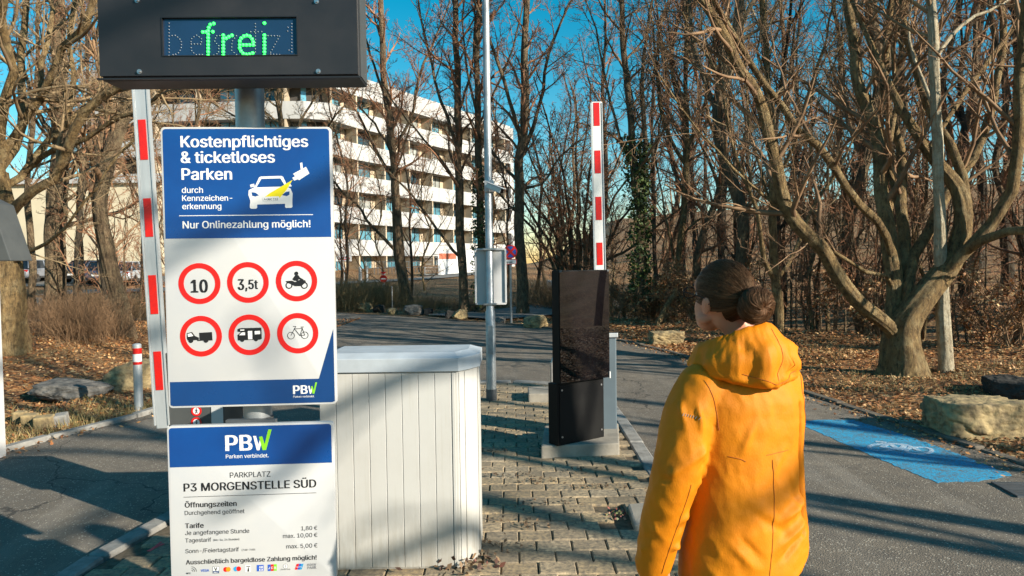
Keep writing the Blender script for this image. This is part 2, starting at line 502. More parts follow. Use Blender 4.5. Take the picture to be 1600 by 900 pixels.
def kerb(name, curve, w, h, seg, z0=0.0, km='kerb_stone', gap=0.012, side=1, skip=(), jit=0.01, seed=1, label=None):
    r = random.Random(seed)
    d = np.r_[0, np.cumsum(np.linalg.norm(np.diff(curve, axis=0), axis=1))]
    mb = MB()
    k = int(d[-1] / seg)
    for i in range(k):
        if i in skip: continue
        a = np.array([np.interp(i * seg + gap, d, curve[:, q]) for q in (0, 1)])
        b = np.array([np.interp((i + 1) * seg - gap, d, curve[:, q]) for q in (0, 1)])
        t = (b - a) / np.linalg.norm(b - a); nrm = np.array([t[1], -t[0]]) * side
        hh = h + r.uniform(-jit, jit); o = r.uniform(-jit, jit)
        M4 = Matrix.Translation((a[0], a[1], z0))
        pts = [a + nrm * o, b + nrm * (o + r.uniform(-jit, jit)), b + nrm * (w + o), a + nrm * (w + o)]
        mb.prism([tuple(p) for p in pts], -0.12, hh, Matrix.Translation((0, 0, z0)))
    return tag(mb.build(name, MAT[km], bevel=0.012, seg=1), label, kind='structure')
near_r = EDGE_R[10:85]
kerb('kerb', near_r, 0.11, 0.040, 1.0, km='kerb_dark', jit=.016, side=1, seed=3, label='low stone kerb along the leafy right verge')
kerb('kerb', EDGE_L[14:72], 0.10, 0.06, 1.0, side=-1, seed=4, label='low stone kerb along the left lawn')

# path and car park in front of the building
def strip(name, pts, w, mat, label, lift=0.03):
    c = resample(crom([p for p in pts], 8), 60)
    t = np.gradient(c, axis=0); t /= np.linalg.norm(t, axis=1)[:, None]
    nr = np.c_[t[:, 1], -t[:, 0]]
    V = []
    for f in np.linspace(-0.5, 0.5, 7):
        p = c + nr * w * f
        V.append(np.c_[p, Hn(p[:, 0], p[:, 1]) + lift])
    V = np.concatenate(V); I = np.arange(7 * 60).reshape(7, 60)
    Q = np.stack([I[:-1, :-1].ravel(), I[:-1, 1:].ravel(), I[1:, 1:].ravel(), I[1:, :-1].ravel()], 1)
    tag(link(name, np_mesh(name, V, Q), mat), label, kind='structure')
MAT['path'] = M('path_asphalt', (0.20, 0.19, 0.175), (0.13, 0.125, 0.115), 2, 0.9, bmp=0.3, bscale=60)
strip('path', [(-26, 40), (-17, 42), (-10, 47), (-4.5, 54), (-2.5, 62), (-2, 72)], 3.4, MAT['path'], 'pale grey path curving towards the white building', 0.06)
strip('side_road', [(-1.6, 21.6), (1.2, 24.6), (3.0, 29), (3.6, 36), (3.8, 46)], 3.4, MAT['path'], 'shaded side road running back between the trees', 0.06)
strip('car_park', [(-60, 47), (-44, 48), (-30, 49), (-22, 51)], 8, MAT['path'], 'grey car park in front of the cream building', 0.06)

# ------------------------------------------------------------------ paved island
IZ = 0.075
isl = [(-2.3, -3.0), (-2.28, 0), (-2.26, 3.7), (-2.12, 4.5), (-1.95, 6.5), (-1.78, 8.6), (-1.5, 9.2), (-1.0, 9.45), (0.1, 9.45), (0.7, 9.25), (0.98, 8.7), (1.02, 7.0), (1.0, 5.0), (1.05, 2.0), (1.1, -3.0)]
def inside(pt, poly):
    x, y = pt; c = False; j = len(poly) - 1
    for i in range(len(poly)):
        if (poly[i][1] > y) != (poly[j][1] > y) and x < (poly[j][0] - poly[i][0]) * (y - poly[i][1]) / (poly[j][1] - poly[i][1]) + poly[i][0]: c = not c
        j = i
    return c
tag(MB().prism(isl, -0.05, IZ - 0.02).build('island_bed', MAT['joint_sand']), 'dark joint filling of the paved island', kind='structure')
rr = random.Random(5)
mb_v = []; mb_f = []; mb_c = []
bw, bh = 0.196, 0.148
HOLE = G(968, 806, IZ)
for r_ in range(-20, 66):
    for c_ in range(-13, 8):
        cx = (c_ + (0.5 if r_ % 2 else 0)) * bw + 0.02; cy = r_ * bh + bh / 2
        hw, hh = bw / 2 - rr.uniform(.0012, .003), bh / 2 - rr.uniform(.0012, .003)
        if not all(inside((cx + sx * hw, cy + sy * hh), isl) for sx in (-1, 1) for sy in (-1, 1)):
            continue
        if abs(cx - HOLE.x) < 0.075 and abs(cy - HOLE.y) < 0.16: continue
        z = IZ + rr.uniform(-.004, .004); tx, ty = rr.uniform(-.012, .012), rr.uniform(-.012, .012)
        a = rr.uniform(-.012, .012)
        k = len(mb_v)
        for (ins, dz) in ((0, -0.05), (0, -0.009), (0.007, 0)):
            for sx, sy in ((-1, -1), (1, -1), (1, 1), (-1, 1)):
                x = sx * (hw - ins); y = sy * (hh - ins)
                mb_v.append((cx + x - y * a, cy + y + x * a, z + dz + x * tx + y * ty))
        for l in (0, 4):
            for q in range(4):
                q2 = (q + 1) % 4
                mb_f.append((k + l + q, k + l + q2, k + l + 4 + q2, k + l + 4 + q))
        mb_f.append((k + 8, k + 9, k + 10, k + 11))
        g = rr.uniform(0.75, 1.2); wv = rr.uniform(-.02, .02)
        mb_c += [((0.47 + wv) * g, 0.355 * g, (0.215 - wv) * g)] * 12
tag(link('paving', np_mesh('paving', mb_v, mb_f, False, np.array(mb_c)), MAT['paving']), 'worn beige block paving of the traffic island', kind='structure')
ic = np.array(isl)
kerb('kerb', resample(crom([isl[i] for i in range(0, 8)], 8), 80), 0.125, IZ + 0.004, 0.98, side=-1, seed=7, jit=0.004, label='granite kerb on the left side of the paved island')
kerb('kerb', resample(crom([isl[i] for i in range(7, 15)], 8), 80), 0.125, IZ + 0.004, 0.98, side=-1, seed=8, jit=0.004, label='granite kerb on the right side of the paved island')

# ------------------------------------------------------------------ painted bicycle patch
def gpoly(pxs, z): return [(G(x, y, z).x, G(x, y, z).y) for x, y in pxs]
def paint_mat(name, c1, c2, hole=0.42, under=(0.11, 0.10, 0.085), wear=.85):
    m, t, b = node_mat(name)
    v = coords(t)
    f = noisef(t, v, 90, 5, 0.7, 0.3, 0.7)
    c = mixc(t, f, c1, c2)
    wv = math_(t, 'MULTIPLY', noisef(t, v, 120, 5, 0.75, 0.56, 0.62), noisef(t, v, 3.0, 4, 0.6, hole, hole + 0.2))
    c = mixc(t, wv, c, under)
    ed = noisef(t, v, 14, 9, .8, .47, .60); big = noisef(t, v, 1.6, 4, .6, .38, .62)
    c = mixc(t, math_(t, 'MULTIPLY', math_(t, 'MULTIPLY', ed, big), wear), c, under)
    sp = voro(t, v, 95, 'Color'); se = t.nodes.new('ShaderNodeSeparateColor'); t.links.new(sp, se.inputs[0])
    c = mixc(t, math_(t, 'MULTIPLY', math_(t, 'GREATER_THAN', se.outputs[0], .72), .7), c, under)
    t.links.new(c, b.inputs['Base Color']); b.inputs['Roughness'].default_value = 0.75
    bump(t, b, f, 0.4, 0.005)
    return m
MAT['blue_paint'] = paint_mat('blue_road_paint', (0.020, 0.37, 0.62), (0.014, 0.28, 0.52))
MAT['white_paint'] = paint_mat('white_road_paint', (0.62, 0.66, 0.68), (0.30, 0.42, 0.50), 0.30, (0.05, 0.24, 0.45), 1.0)
pz = 0.0185
patch = gpoly([(1240, 658), (1290, 656), (1333, 656), (1412, 679), (1500, 710), (1583, 742), (1528, 752), (1464, 754), (1400, 728), (1261, 668), (1240, 662)], pz)
pr_ = random.Random(12); pj = []
for (xa, ya), (xb, yb_) in zip(patch, patch[1:] + patch[:1]):
    nn = max(2, int(math.hypot(xb - xa, yb_ - ya) / .035))
    for k in range(nn):
        f_ = k / nn; pj.append((xa + (xb - xa) * f_ + pr_.gauss(0, .008), ya + (yb_ - ya) * f_ + pr_.gauss(0, .008)))
patch = pj
tag(MB().prism(patch, pz - 0.0015, pz).build('bicycle_lane_paint', MAT['blue_paint']), 'bright blue painted cycle patch on the asphalt at the right kerb', kind='structure')
bm_ = MB()
def gp(x, y): 
    g = G(x, y, pz); return (g.x, g.y)
def flat_line(mb, pts, w, z0, z1):
    for a, b in zip(pts[:-1], pts[1:]):
        a = np.array(a); b = np.array(b); t = (b - a) / (np.linalg.norm(b - a) + 1e-9); nr = np.array([-t[1], t[0]]) * w / 2
        mb.prism([tuple(a - nr), tuple(b - nr), tuple(b + nr), tuple(a + nr)], z0, z1)
zz = 0
def seg_line(pts, w=0.045):
    global zz
    for a, b in zip(pts[:-1], pts[1:]):
        zz += 1
        flat_line(bm_, [a, b], w, pz + 0.0004, pz + 0.0015 + 0.00004 * zz)
def ell(cx, cy, rx, ry, n=22):
    return [gp(cx + rx * math.cos(2 * math.pi * i / n), cy + ry * math.sin(2 * math.pi * i / n)) for i in range(n + 1)]
seg_line(ell(1378, 699, 20, 5.4), 0.035); seg_line(ell(1436, 704, 20, 5.2), 0.035)
seg_line([gp(1378, 699), gp(1388, 693), gp(1415, 695), gp(1436, 704)]); seg_line([gp(1378, 699), gp(1406, 703), gp(1415, 695)])
seg_line([gp(1368, 690), gp(1385, 692)]); seg_line([gp(1406, 703), gp(1388, 693)])
tag(bm_.build('bicycle_marking', MAT['white_paint']), 'white bicycle symbol painted on the blue patch', kind='structure')

# ------------------------------------------------------------------ drain grate
g0 = G(1578, 766, 0.018)
dg = thing('drain_grate', g0, 'rusty slotted drain grate beside the blue patch at the right kerb', 'drain grate', rz=rad(-6))
mb = MB()
mb.box((-.04, -.16, -.02), (.62, -.13, .012)); mb.box((-.04, .13, -.02), (.62, .16, .012)); mb.box((-.04, -.13, -.02), (-.01, .13, .012)); mb.box((.59, -.13, -.02), (.62, .13, .012))
mb.build('frame', MAT['galv_dark'], dg, local=True)
mb = MB()
for i in range(7): mb.box((-.01, -.115 + i * .036, -.02), (.59, -.095 + i * .036, .008))
mb.build('bars', MAT['galv_dark'], dg, local=True)
mb = MB(); mb.box((-.01, -.13, -.019), (.59, .13, -.012)); mb.build('pit', MAT['print_black'], dg, local=True)
# ------------------------------------------------------------------ boards with writing
class Board:
    """a vertical plane through the world; local x to the right, y up, z towards the viewer"""
    def __init__(s, px, py, Y, yaw):
        o = P(px, py, Y)
        e1 = Vector((math.cos(yaw), math.sin(yaw), 0)); e2 = Vector((0, 0, 1)); n = e1.cross(e2)
        s.M = Matrix(((e1.x, e2.x, n.x, o.x), (e1.y, e2.y, n.y, o.y), (e1.z, e2.z, n.z, o.z), (0, 0, 0, 1)))
        s.I = s.M.inverted(); s.o = o; s.n = n
    def uv(s, px, py):
        d = ray(px, py)
        t = (s.o - EYE).dot(s.n) / d.dot(s.n)
        q = s.I @ (EYE + d * t)
        return (q.x, q.y)
    def thing(s, name, label, cat, group=None):
        o = bpy.data.objects.new(name, None); COL.objects.link(o); o.empty_display_size = 0.2
        o.matrix_basis = s.M
        return tag(o, label, cat, group)
try:
    import os
    FONT = bpy.data.fonts.load(os.path.join(bpy.utils.resource_path('LOCAL'), 'datafiles', 'fonts', 'Inter.woff2'))
except Exception:
    FONT = None
from mathutils.geometry import delaunay_2d_cdt
def _area(q): return sum(q[i][0] * q[(i + 1) % len(q)][1] - q[(i + 1) % len(q)][0] * q[i][1] for i in range(len(q))) / 2
GLYPH = {}
def text_mesh(string, bold=0.0):
    """outlines of the letters, each contour filled on its own"""
    cu = bpy.data.curves.new('text', 'FONT')
    cu.body = string; cu.size = 10.0; cu.resolution_u = 4; cu.fill_mode = 'NONE'
    if FONT: cu.font = FONT
    cu.space_character = 0.97 + bold * 1.6
    o = bpy.data.objects.new('text', cu)
    COL.objects.link(o)
    dg = bpy.context.evaluated_depsgraph_get(); dg.update()
    me = bpy.data.meshes.new_from_object(o.evaluated_get(dg))
    bpy.data.objects.remove(o); bpy.data.curves.remove(cu)
    nv = len(me.vertices); co = [(v.co.x, v.co.y) for v in me.vertices]
    nb = [[] for _ in range(nv)]
    for e in me.edges:
        i, j = e.vertices; nb[i].append(j); nb[j].append(i)
    bpy.data.meshes.remove(me)
    seen = [False] * nv; loops = []
    for s in range(nv):
        if seen[s] or not nb[s]: continue
        l = [s]; seen[s] = True; k = s + 1 if s + 1 in nb[s] else nb[s][0]
        while not seen[k]:
            l.append(k); seen[k] = True
            nx = [q for q in nb[k] if not seen[q]]
            if not nx: break
            k = nx[0] if k + 1 not in nx else k + 1
        if len(l) > 2: loops.append([co[i] for i in l])
    if not loops: raise RuntimeError('no outline')
    ar = [_area(l) for l in loops]
    sg = 1 if ar[max(range(len(ar)), key=lambda i: abs(ar[i]))] > 0 else -1
    outer = [l for l, a_ in zip(loops, ar) if a_ * sg > 0]; holes = [l for l, a_ in zip(loops, ar) if a_ * sg < 0]
    V = []; Fc = []
    offs = ((0, 0),) if not bold else ((-1, 0), (1, 0), (0, .3))
    for ci, l in enumerate(outer):
        hs_ = [h for h in holes if inside(h[0], l)]
        pts = [Vector(p) for p in l]; ed = [(i, (i + 1) % len(l)) for i in range(len(l))]
        for h in hs_:
            k0 = len(pts); pts += [Vector(p) for p in h]; ed += [(k0 + i, k0 + (i + 1) % len(h)) for i in range(len(h))]
        r = delaunay_2d_cdt(pts, ed, [], 0, 1e-5)
        tri = []
        for f_ in r[2]:
            m_ = (sum(r[0][i].x for i in f_) / len(f_), sum(r[0][i].y for i in f_) / len(f_))
            if inside(m_, l) and not any(inside(m_, h) for h in hs_): tri.append(f_)
        for bi, (dx, dy) in enumerate(offs):
            k0 = len(V)
            V += [(v.x * .1 + dx * bold, v.y * .1 + dy * bold, bi * .006 + (ci % 3) * .0018) for v in r[0]]
            Fc += [tuple(k0 + i for i in f) for f in tri]
    me = bpy.data.meshes.new('text'); me.from_pydata(V, [], Fc); me.update()
    return me
def writing(bd, parent, name, string, x0, x1, base, mat, bold=0.0, z=0.0012, ysc=1.0, slope=-0.02):
    me = text_mesh(string, bold)
    n = len(me.vertices); co = np.empty(n * 3, np.float32); me.vertices.foreach_get('co', co); co = co.reshape(-1, 3)
    u0, v0 = bd.uv(x0, base); u1, v1 = bd.uv(x1, base + slope * (x1 - x0))
    a, b = co[:, 0].min(), co[:, 0].max()
    k = (u1 - u0) / (b - a)
    co[:, 0] = (co[:, 0] - a) * k + u0; co[:, 1] = co[:, 1] * k * ysc + (v0 + v1) / 2; co[:, 2] = z + co[:, 2] * .012
    me.vertices.foreach_set('co', co.ravel()); me.update()
    return link(name, me, mat, parent, local=True)
def rrect(u0, v0, u1, v1, r, n=6):
    out = []
    for cx, cy, a0 in ((u1 - r, v1 - r, 0), (u0 + r, v1 - r, 90), (u0 + r, v0 + r, 180), (u1 - r, v0 + r, 270)):
        out += [(cx + r * math.cos(rad(a0 + 90 * i / n)), cy + r * math.sin(rad(a0 + 90 * i / n))) for i in range(n + 1)]
    return out
def stroke(mb, pts, w, z0, z1, closed=False):
    pts = list(pts) + ([pts[0]] if closed else [])
    for i, (a, b) in enumerate(zip(pts[:-1], pts[1:])):
        flat_line(mb, [a, b], w, z0, z1 + 0.00002 * i)

SY = 2.8; YAW = rad(3.6)
# galvanised post
pc = P(397, 420, 2.93)
post = thing('sign_post', (pc.x, pc.y, 0.07), 'round galvanised steel post carrying the dark display and both blue and white boards', 'post')
mb = MB(); mb.cyl((pc.x, pc.y, 0.07), 0.057, 2.35, 32); mb.build('pole', MAT['galv'], post, smooth=True)
mb = MB(); mb.cyl((pc.x, pc.y, 0.07), 0.062, 0.05, 32); mb.box((pc.x - .11, pc.y - .11, .07), (pc.x + .11, pc.y + .11, .085)); mb.build('base_plate', MAT['galv_dark'], post, smooth=True)
for z in (1.02, 1.35, 2.06):
    mb = MB(); mb.ring(0, 0, .058, .063, -.012, .012, 32, Matrix.Translation((pc.x, pc.y, z - .0)))
    mb.box((pc.x - .10, pc.y - .085, z - .015), (pc.x + .10, pc.y - .06, z + .015)); mb.build('clamp', MAT['galv_dark'], post, smooth=True)

# ---- upper information board
b1 = Board(250, 198, SY, YAW)
info = b1.thing('information_sign', 'blue and white parking board with six round prohibition symbols, above the smaller tariff board', 'sign')
u0, v1 = b1.uv(250.3, 198.3); u1, _ = b1.uv(517, 198); _, v0 = b1.uv(263.5, 638)
MB().prism(rrect(u0, v0, u1, v1, .016), -.028, 0).build('panel', MAT['sign_white'], info, smooth=True, bevel=.003, local=True)
bu = .008
_, hv0 = b1.uv(256.7, 373.0)
mb = MB(); 
hp = [(u0 + bu, hv0), (u1 - bu, hv0)] + [(x, y) for x, y in rrect(u0 + bu, hv0, u1 - bu, v1 - bu, .012)][:14]
mb.prism(hp, 0.0003, 0.0008); mb.build('blue_header', MAT['sign_blue'], info, local=True)
ft = [b1.uv(262.8, 598.3), b1.uv(498.4, 590.5), b1.uv(517.3, 514)]
_, fv = b1.uv(262.8, 598.3); _, fv2 = b1.uv(498.4, 590.5); fv = (fv + fv2) / 2
mb = MB(); mb.prism([(u0 + bu, v0 + .012), (u0 + bu + .01, v0 + bu), (u1 - bu - .01, v0 + bu), (u1 - bu, v0 + .012), (u1 - bu, ft[2][1]), (ft[1][0], fv), (u0 + bu, fv)], 0.0003, 0.0008)
mb.build('blue_footer', MAT['sign_navy'], info, local=True)
W = MAT['print_white']
BO = 0.024
for s_, x0, x1, by, bo in (('Kostenpflichtiges', 282.4, 481.7, 231.8, BO), ('& ticketloses', 282.6, 429.8, 255.8, BO), ('Parken', 283.9, 363, 281.5, BO)):
    writing(b1, info, 'headline', s_, x0, x1, by, W, bo)
for s_, x0, x1, by in (('durch', 284.2, 317.4, 301.8), ('Kennzeichen-', 284.8, 363.3, 314.6), ('erkennung', 285, 346.2, 327.3)):
    writing(b1, info, 'subline', s_, x0, x1, by, W, 0.012)
writing(b1, info, 'payment_line', 'Nur Onlinezahlung möglich!', 285.6, 485.3, 358, W, 0.018)
a = b1.uv(280, 337.2); b = b1.uv(489, 332.6)
mb = MB(); mb.box((a[0], a[1] - .0014, .0009), (b[0], a[1] + .0014, .0013)); mb.build('divider', W, info, local=True)
# car and camera picture
def q(cx, cy):  # pixel in the enlarged view of the header
    return b1.uv(200 + cx / 4.09, 180 + cy / 4.09)
Z0, Z1 = 0.0009, 0.0013
mb = MB()
mb.prism([q(*p) for p in [(805, 462), (772, 480), (770, 510), (782, 545), (782, 572), (1050, 565), (1052, 500), (1040, 470), (1015, 455)]], Z0, Z1)
mb.prism([q(*p) for p in [(805, 462), (812, 455), (838, 398), (850, 392), (980, 388), (992, 394), (1020, 455), (1005, 455), (975, 404), (853, 407), (822, 460)]], Z0, Z1 + .0001)
mb.prism([q(*p) for p in [(780, 445), (805, 438), (812, 455), (785, 462)]], Z0, Z1 + .0002)
mb.prism([q(*p) for p in [(1020, 440), (1040, 440), (1047, 455), (1022, 458)]], Z0, Z1 + .0002)
mb.prism([q(*p) for p in [(780, 565), (826, 565), (826, 592), (818, 598), (788, 598), (780, 592)]], Z0, Z1 + .0003)
mb.prism([q(*p) for p in [(1004, 560), (1050, 560), (1052, 586), (1044, 592), (1012, 593), (1004, 588)]], Z0, Z1 + .0003)
carp = mb.build('car_picture', W, info, local=True)
mb = MB()
mb.prism([q(*p) for p in [(790, 492), (815, 495), (838, 512), (815, 520), (795, 515)]], Z1, Z1 + .0005)
mb.prism([q(*p) for p in [(985, 510), (1010, 490), (1033, 487), (1032, 508), (1015, 518)]], Z1, Z1 + .0005)
mb.build('headlamp_picture', MAT['sign_blue'], carp, local=True)
mb = MB(); mb.prism([q(*p) for p in [(1052, 414), (1012, 480), (965, 535), (870, 527), (905, 500)]], Z1 + .0002, Z1 + .0007); mb.build('light_beam', MAT['print_yellow'], info, local=True)
mb = MB(); mb.prism([q(*p) for p in [(862, 528), (868, 522), (964, 519), (969, 524), (966, 544), (960, 548), (868, 550), (862, 546)]], Z1 + .0008, Z1 + .0011); plate = mb.build('plate_picture', W, info, local=True)
writing(b1, plate, 'plate_writing', 'A·UBC 123', 412.5, 434.5, 313.2, MAT['print_black'], 0.01, Z1 + .0014)
mb = MB()
mb.prism([q(*p) for p in [(1055, 375), (1138, 330), (1160, 372), (1095, 415), (1080, 408)]], Z0, Z1)
mb.prism([q(*p) for p in [(1050, 400), (1072, 390), (1085, 410), (1062, 418)]], Z0, Z1 + .0001)
mb.prism([q(*p) for p in [(1100, 305), (1114, 303), (1118, 345), (1104, 348)]], Z0, Z1 + .0002)
camp = mb.build('camera_picture', W, info, local=True)
mb = MB(); stroke(mb, [q(1062, 384), q(1120, 350), q(1142, 338)], .0012, Z1 + .0003, Z1 + .0006); mb.build('camera_outline', MAT['sign_navy'], camp, local=True)
# six round symbols
K = MAT['print_black']
def symbol(cx, cy, label):
    c = b1.uv(cx, cy); R = 31.8 * (SY + .03) / F
    mb = MB(); mb.ring(c[0], c[1], R * .745, R, .0004, .0011, 56)
    o = mb.build('prohibition_symbol', MAT['print_red'], info, local=True)
    tag(o, label)
    return o, c, R
def q3(cx, cy): return b1.uv(220 + cx / 3.215, 380 + cy / 3.215)
s1, c, R = symbol(311.8, 443.1, 'red ringed symbol reading 10'); writing(b1, s1, 'pictogram', '10', 298.3, 325.3, 457.3, K, .035, ysc=1.28)
s2, c, R = symbol(387.6, 441.3, 'red ringed symbol reading 3,5t'); pic = writing(b1, s2, 'pictogram', '3', 371.7, 382, 453, K, .035, ysc=1.35)
writing(b1, s2, 'pictogram', ',5t', 383.4, 403.5, 451.8, K, .03, ysc=1.3)
s3, c, R = symbol(463.5, 439.1, 'red ringed symbol with a motorcycle')
mb = MB()
for wx in (745, 822):
    cc = q3(wx, 212); mb.ring(cc[0], cc[1], .0095, .0135, .0005, .0011, 28)
mb.prism([q3(*p) for p in [(728, 190), (760, 188), (775, 195), (800, 183), (826, 186), (830, 195), (808, 215), (775, 216), (755, 205), (735, 198)]], .0005, .0012)
mb.prism([q3(*p) for p in [(770, 188), (762, 180), (775, 162), (792, 160), (800, 172), (818, 182), (815, 188), (796, 180), (788, 190)]], .0005, .0013)
cc = q3(782, 152); mb.disc(cc[0], cc[1], .0078, .0005, .0014, 18); mb.build('pictogram', K, s3, local=True)
s4, c, R = symbol(314.2, 525.3, 'red ringed symbol with a lorry towing a trailer')
mb = MB()
mb.prism([q3(*p) for p in [(232, 452), (258, 446), (272, 466), (292, 474), (292, 486), (236, 488), (232, 478)]], .0005, .0011)
mb.prism([q3(*p) for p in [(294, 450), (358, 446), (361, 488), (296, 490)]], .0005, .0011)
mb.prism([q3(*p) for p in [(284, 487), (300, 487), (300, 491), (284, 491)]], .0005, .0012)
for wx, wy in ((252, 489), (328, 488)):
    cc = q3(wx, wy); mb.disc(cc[0], cc[1], .0095, .0006, .0013, 22)
mb.build('pictogram', K, s4, local=True)
mb = MB()
mb.prism([q3(*p) for p in [(236, 456), (254, 452), (264, 466), (238, 470)]], .0012, .0015)
mb.build('window_picture', W, s4, local=True)
s5, c, R = symbol(389.8, 523.1, 'red ringed symbol with a camper van')
mb = MB()
mb.prism([q3(*p) for p in [(486, 432), (496, 427), (606, 424), (608, 480), (600, 484), (488, 488), (486, 462), (504, 446), (486, 444)]], .0005, .0011)
for wx, wy in ((510, 485), (579, 482)):
    cc = q3(wx, wy); mb.disc(cc[0], cc[1], .0085, .0006, .0013, 22)
mb.build('pictogram', K, s5, local=True)
mb = MB()
mb.prism([q3(*p) for p in [(494, 462), (508, 448), (524, 447), (524, 462)]], .0012, .0015)
mb.prism([q3(*p) for p in [(538, 441), (560, 440), (561, 482), (540, 483)]], .0012, .0015)
mb.prism([q3(*p) for p in [(572, 441), (600, 440), (600, 456), (573, 458)]], .0012, .0015)
mb.prism([q3(*p) for p in [(500, 434), (520, 433), (520, 439), (500, 440)]], .0012, .0015)
mb.build('window_picture', W, s5, local=True)
s6, c, R = symbol(465.4, 520.6, 'red ringed symbol with a bicycle')
mb = MB()
for wx, wy in ((755, 464), (824, 462)):
    cc = q3(wx, wy); mb.ring(cc[0], cc[1], .0125, .0145, .0005, .0011, 30)
for pl in ([(755, 464), (772, 430), (812, 428), (800, 464), (772, 430)], [(824, 462), (812, 428), (800, 464), (824, 462)], [(766, 418), (780, 418), (772, 430)], [(804, 421), (820, 420)], [(812, 428), (810, 420)]):
    stroke(mb, [q3(*p) for p in pl], .002, .0005, .0012)
mb.build('pictogram', K, s6, local=True)
# logo letters: P B, the white half of the W and its green tick
def logo(bd, parent, f, x0, x1, base, h):
    grp = writing(bd, parent, 'logo', 'PB', x0, x1, base, W, .03, ysc=h)
    mb = MB(); mb.prism([f(*p) for p in [(0, 1), (.17, 1), (.30, .38), (.40, .80), (.50, .62), (.36, 0), (.22, 0)]], .0009, .0014)
    mb.build('logo_stroke', W, parent, local=True)
    mb = MB(); mb.prism([f(*p) for p in [(.34, .93), (.52, .97), (.66, .40), (.86, 1.42), (1.06, 1.42), (.74, 0), (.54, 0)]], .0009, .0016)
    mb.build('logo_tick', MAT['print_green'], parent, local=True)
def lf1(x, y): return b1.uv(481.5 + x * 13.2, 615.2 - y * 12.4 - .3 * x)
logo(b1, info, lf1, 458, 481, 615.6, 1.0)
writing(b1, info, 'slogan', 'Parken verbindet.', 458.3, 491.5, 621.2, W, .008)

# ---- lower tariff board
b2 = Board(260, 666, SY, YAW)
tar = b2.thing('tariff_sign', 'white tariff board with opening hours, prices and card logos, below the larger parking board', 'sign')
u0, v1 = b2.uv(260.3, 666); u1, _ = b2.uv(520.5, 658); _, v0 = b2.uv(268, 916)
MB().prism(rrect(u0, v0, u1, v1, .016), -.028, 0).build('panel', MAT['sign_white'], tar, smooth=True, bevel=.003, local=True)
_, hv = b2.uv(262.4, 730.5); _, hv2 = b2.uv(519, 722.7); hv0 = (hv + hv2) / 2
hp = [(u0 + bu, hv0), (u1 - bu, hv0)] + rrect(u0 + bu, hv0, u1 - bu, v1 - bu, .012)[:14]
MB().prism(hp, .0003, .0008).build('blue_header', MAT['sign_blue'], tar, local=True)
def lf2(x, y): return b2.uv(395.5 + x * 27.5, 703.6 - y * 22.5 - .8 * x)
logo(b2, tar, lf2, 352.3, 394.8, 704.4, 1.0)
writing(b2, tar, 'slogan', 'Parken verbindet.', 353, 419.9, 715.9, W, .006)
K2 = MAT['print_black']
for s_, x0, x1, by, bo, nm in (
    ('PARKPLATZ', 359.5, 422.8, 746.3, 0, 'heading'), ('P3 MORGENSTELLE SÜD', 287.2, 494.5, 767.5, .02, 'heading'),
    ('Öffnungszeiten', 289, 370.2, 792.8, .022, 'heading'), ('Durchgehend geöffnet', 289, 382.3, 804.4, 0, 'text_line'),
    ('Tarife', 289.5, 318.7, 825.2, .024, 'heading'), ('Je angefangene Stunde', 289.5, 389.8, 835.6, 0, 'text_line'),
    ('Tagestarif', 289.8, 330.3, 847.4, 0, 'text_line'), ('(Mo-So, 24 Stunden)', 333.5, 374, 845, 0, 'small_print'),
    ('Sonn-/Feiertagstarif', 290, 373.6, 863.9, 0, 'text_line'), ('(7:00-7:00)', 378, 398.8, 860.4, 0, 'small_print'),
    ('1,80 €', 470.7, 495.9, 828.4, 0, 'price'), ('max. 10,00 €', 442.4, 496, 840.4, 0, 'price'), ('max. 5,00 €', 447.6, 496.2, 856.7, 0, 'price'),
    ('Ausschließlich bargeldlose Zahlung möglich!', 290.7, 495, 880.8, .018, 'notice_line')):
    writing(b2, tar, nm, s_, x0, x1, by, K2, bo, slope=-0.028)
a = b2.uv(287.2, 776.7)
b = b2.uv(494.5, 769.6)
MB().box((a[0], a[1] - .0008, .0009), (b[0], a[1] + .0008, .0013)).build('divider', K2, tar, local=True)
def q4(cx, cy): return b2.uv(230 + cx / 3.46, 640 + cy / 3.46)
def rectp(x0, y0, x1, y1): return [q4(x0, y1), q4(x1, y1 - (x1 - x0) * .03), q4(x1, y0 - (x1 - x0) * .03), q4(x0, y0)]
def icon(parts, writings=()):
    root = None
    for i, (pts, m) in enumerate(parts):
        o = MB().prism([q4(*p) for p in pts] if not isinstance(pts, tuple) else list(pts), .0006 + .0003 * i, .0009 + .0003 * i).build('payment_logo' if root is None else 'logo_detail', MAT[m], root or tar, local=True)
        root = root or o
    for s_, x0, x1, by, m, bo in writings:
        if root is None: root = writing(b2, tar, 'payment_logo', s_, 230 + x0 / 3.46, 230 + x1 / 3.46, 640 + by / 3.46, MAT[m], bo, z=.0012)
        else: writing(b2, root, 'logo_writing', s_, 230 + x0 / 3.46, 230 + x1 / 3.46, 640 + by / 3.46, MAT[m], bo, z=.0022)
def circ(cx, cy, r): return [(cx + r * math.cos(2 * math.pi * i / 20), cy + r * math.sin(2 * math.pi * i / 20)) for i in range(20)]
def rc(x0, y0, x1, y1): return [(x0, y1), (x1, y1 - 1), (x1, y0 - 1), (x0, y0)]
mb = MB()
for r_ in (8, 17, 27):
    stroke(mb, [q4(240 + r_ * math.cos(rad(a_)), 876 - r_ * math.sin(rad(a_))) for a_ in range(0, 91, 15)], .0014, .0006, .001)
nf = mb.build('payment_logo', K2, tar, local=True); writing(b2, nf, 'logo_writing', 'NFC', 230 + 212 / 3.46, 230 + 236 / 3.46, 640 + 889 / 3.46, K2, .02)
icon([], [('VISA', 290, 336, 876, 'blue_paint_print', .03)])
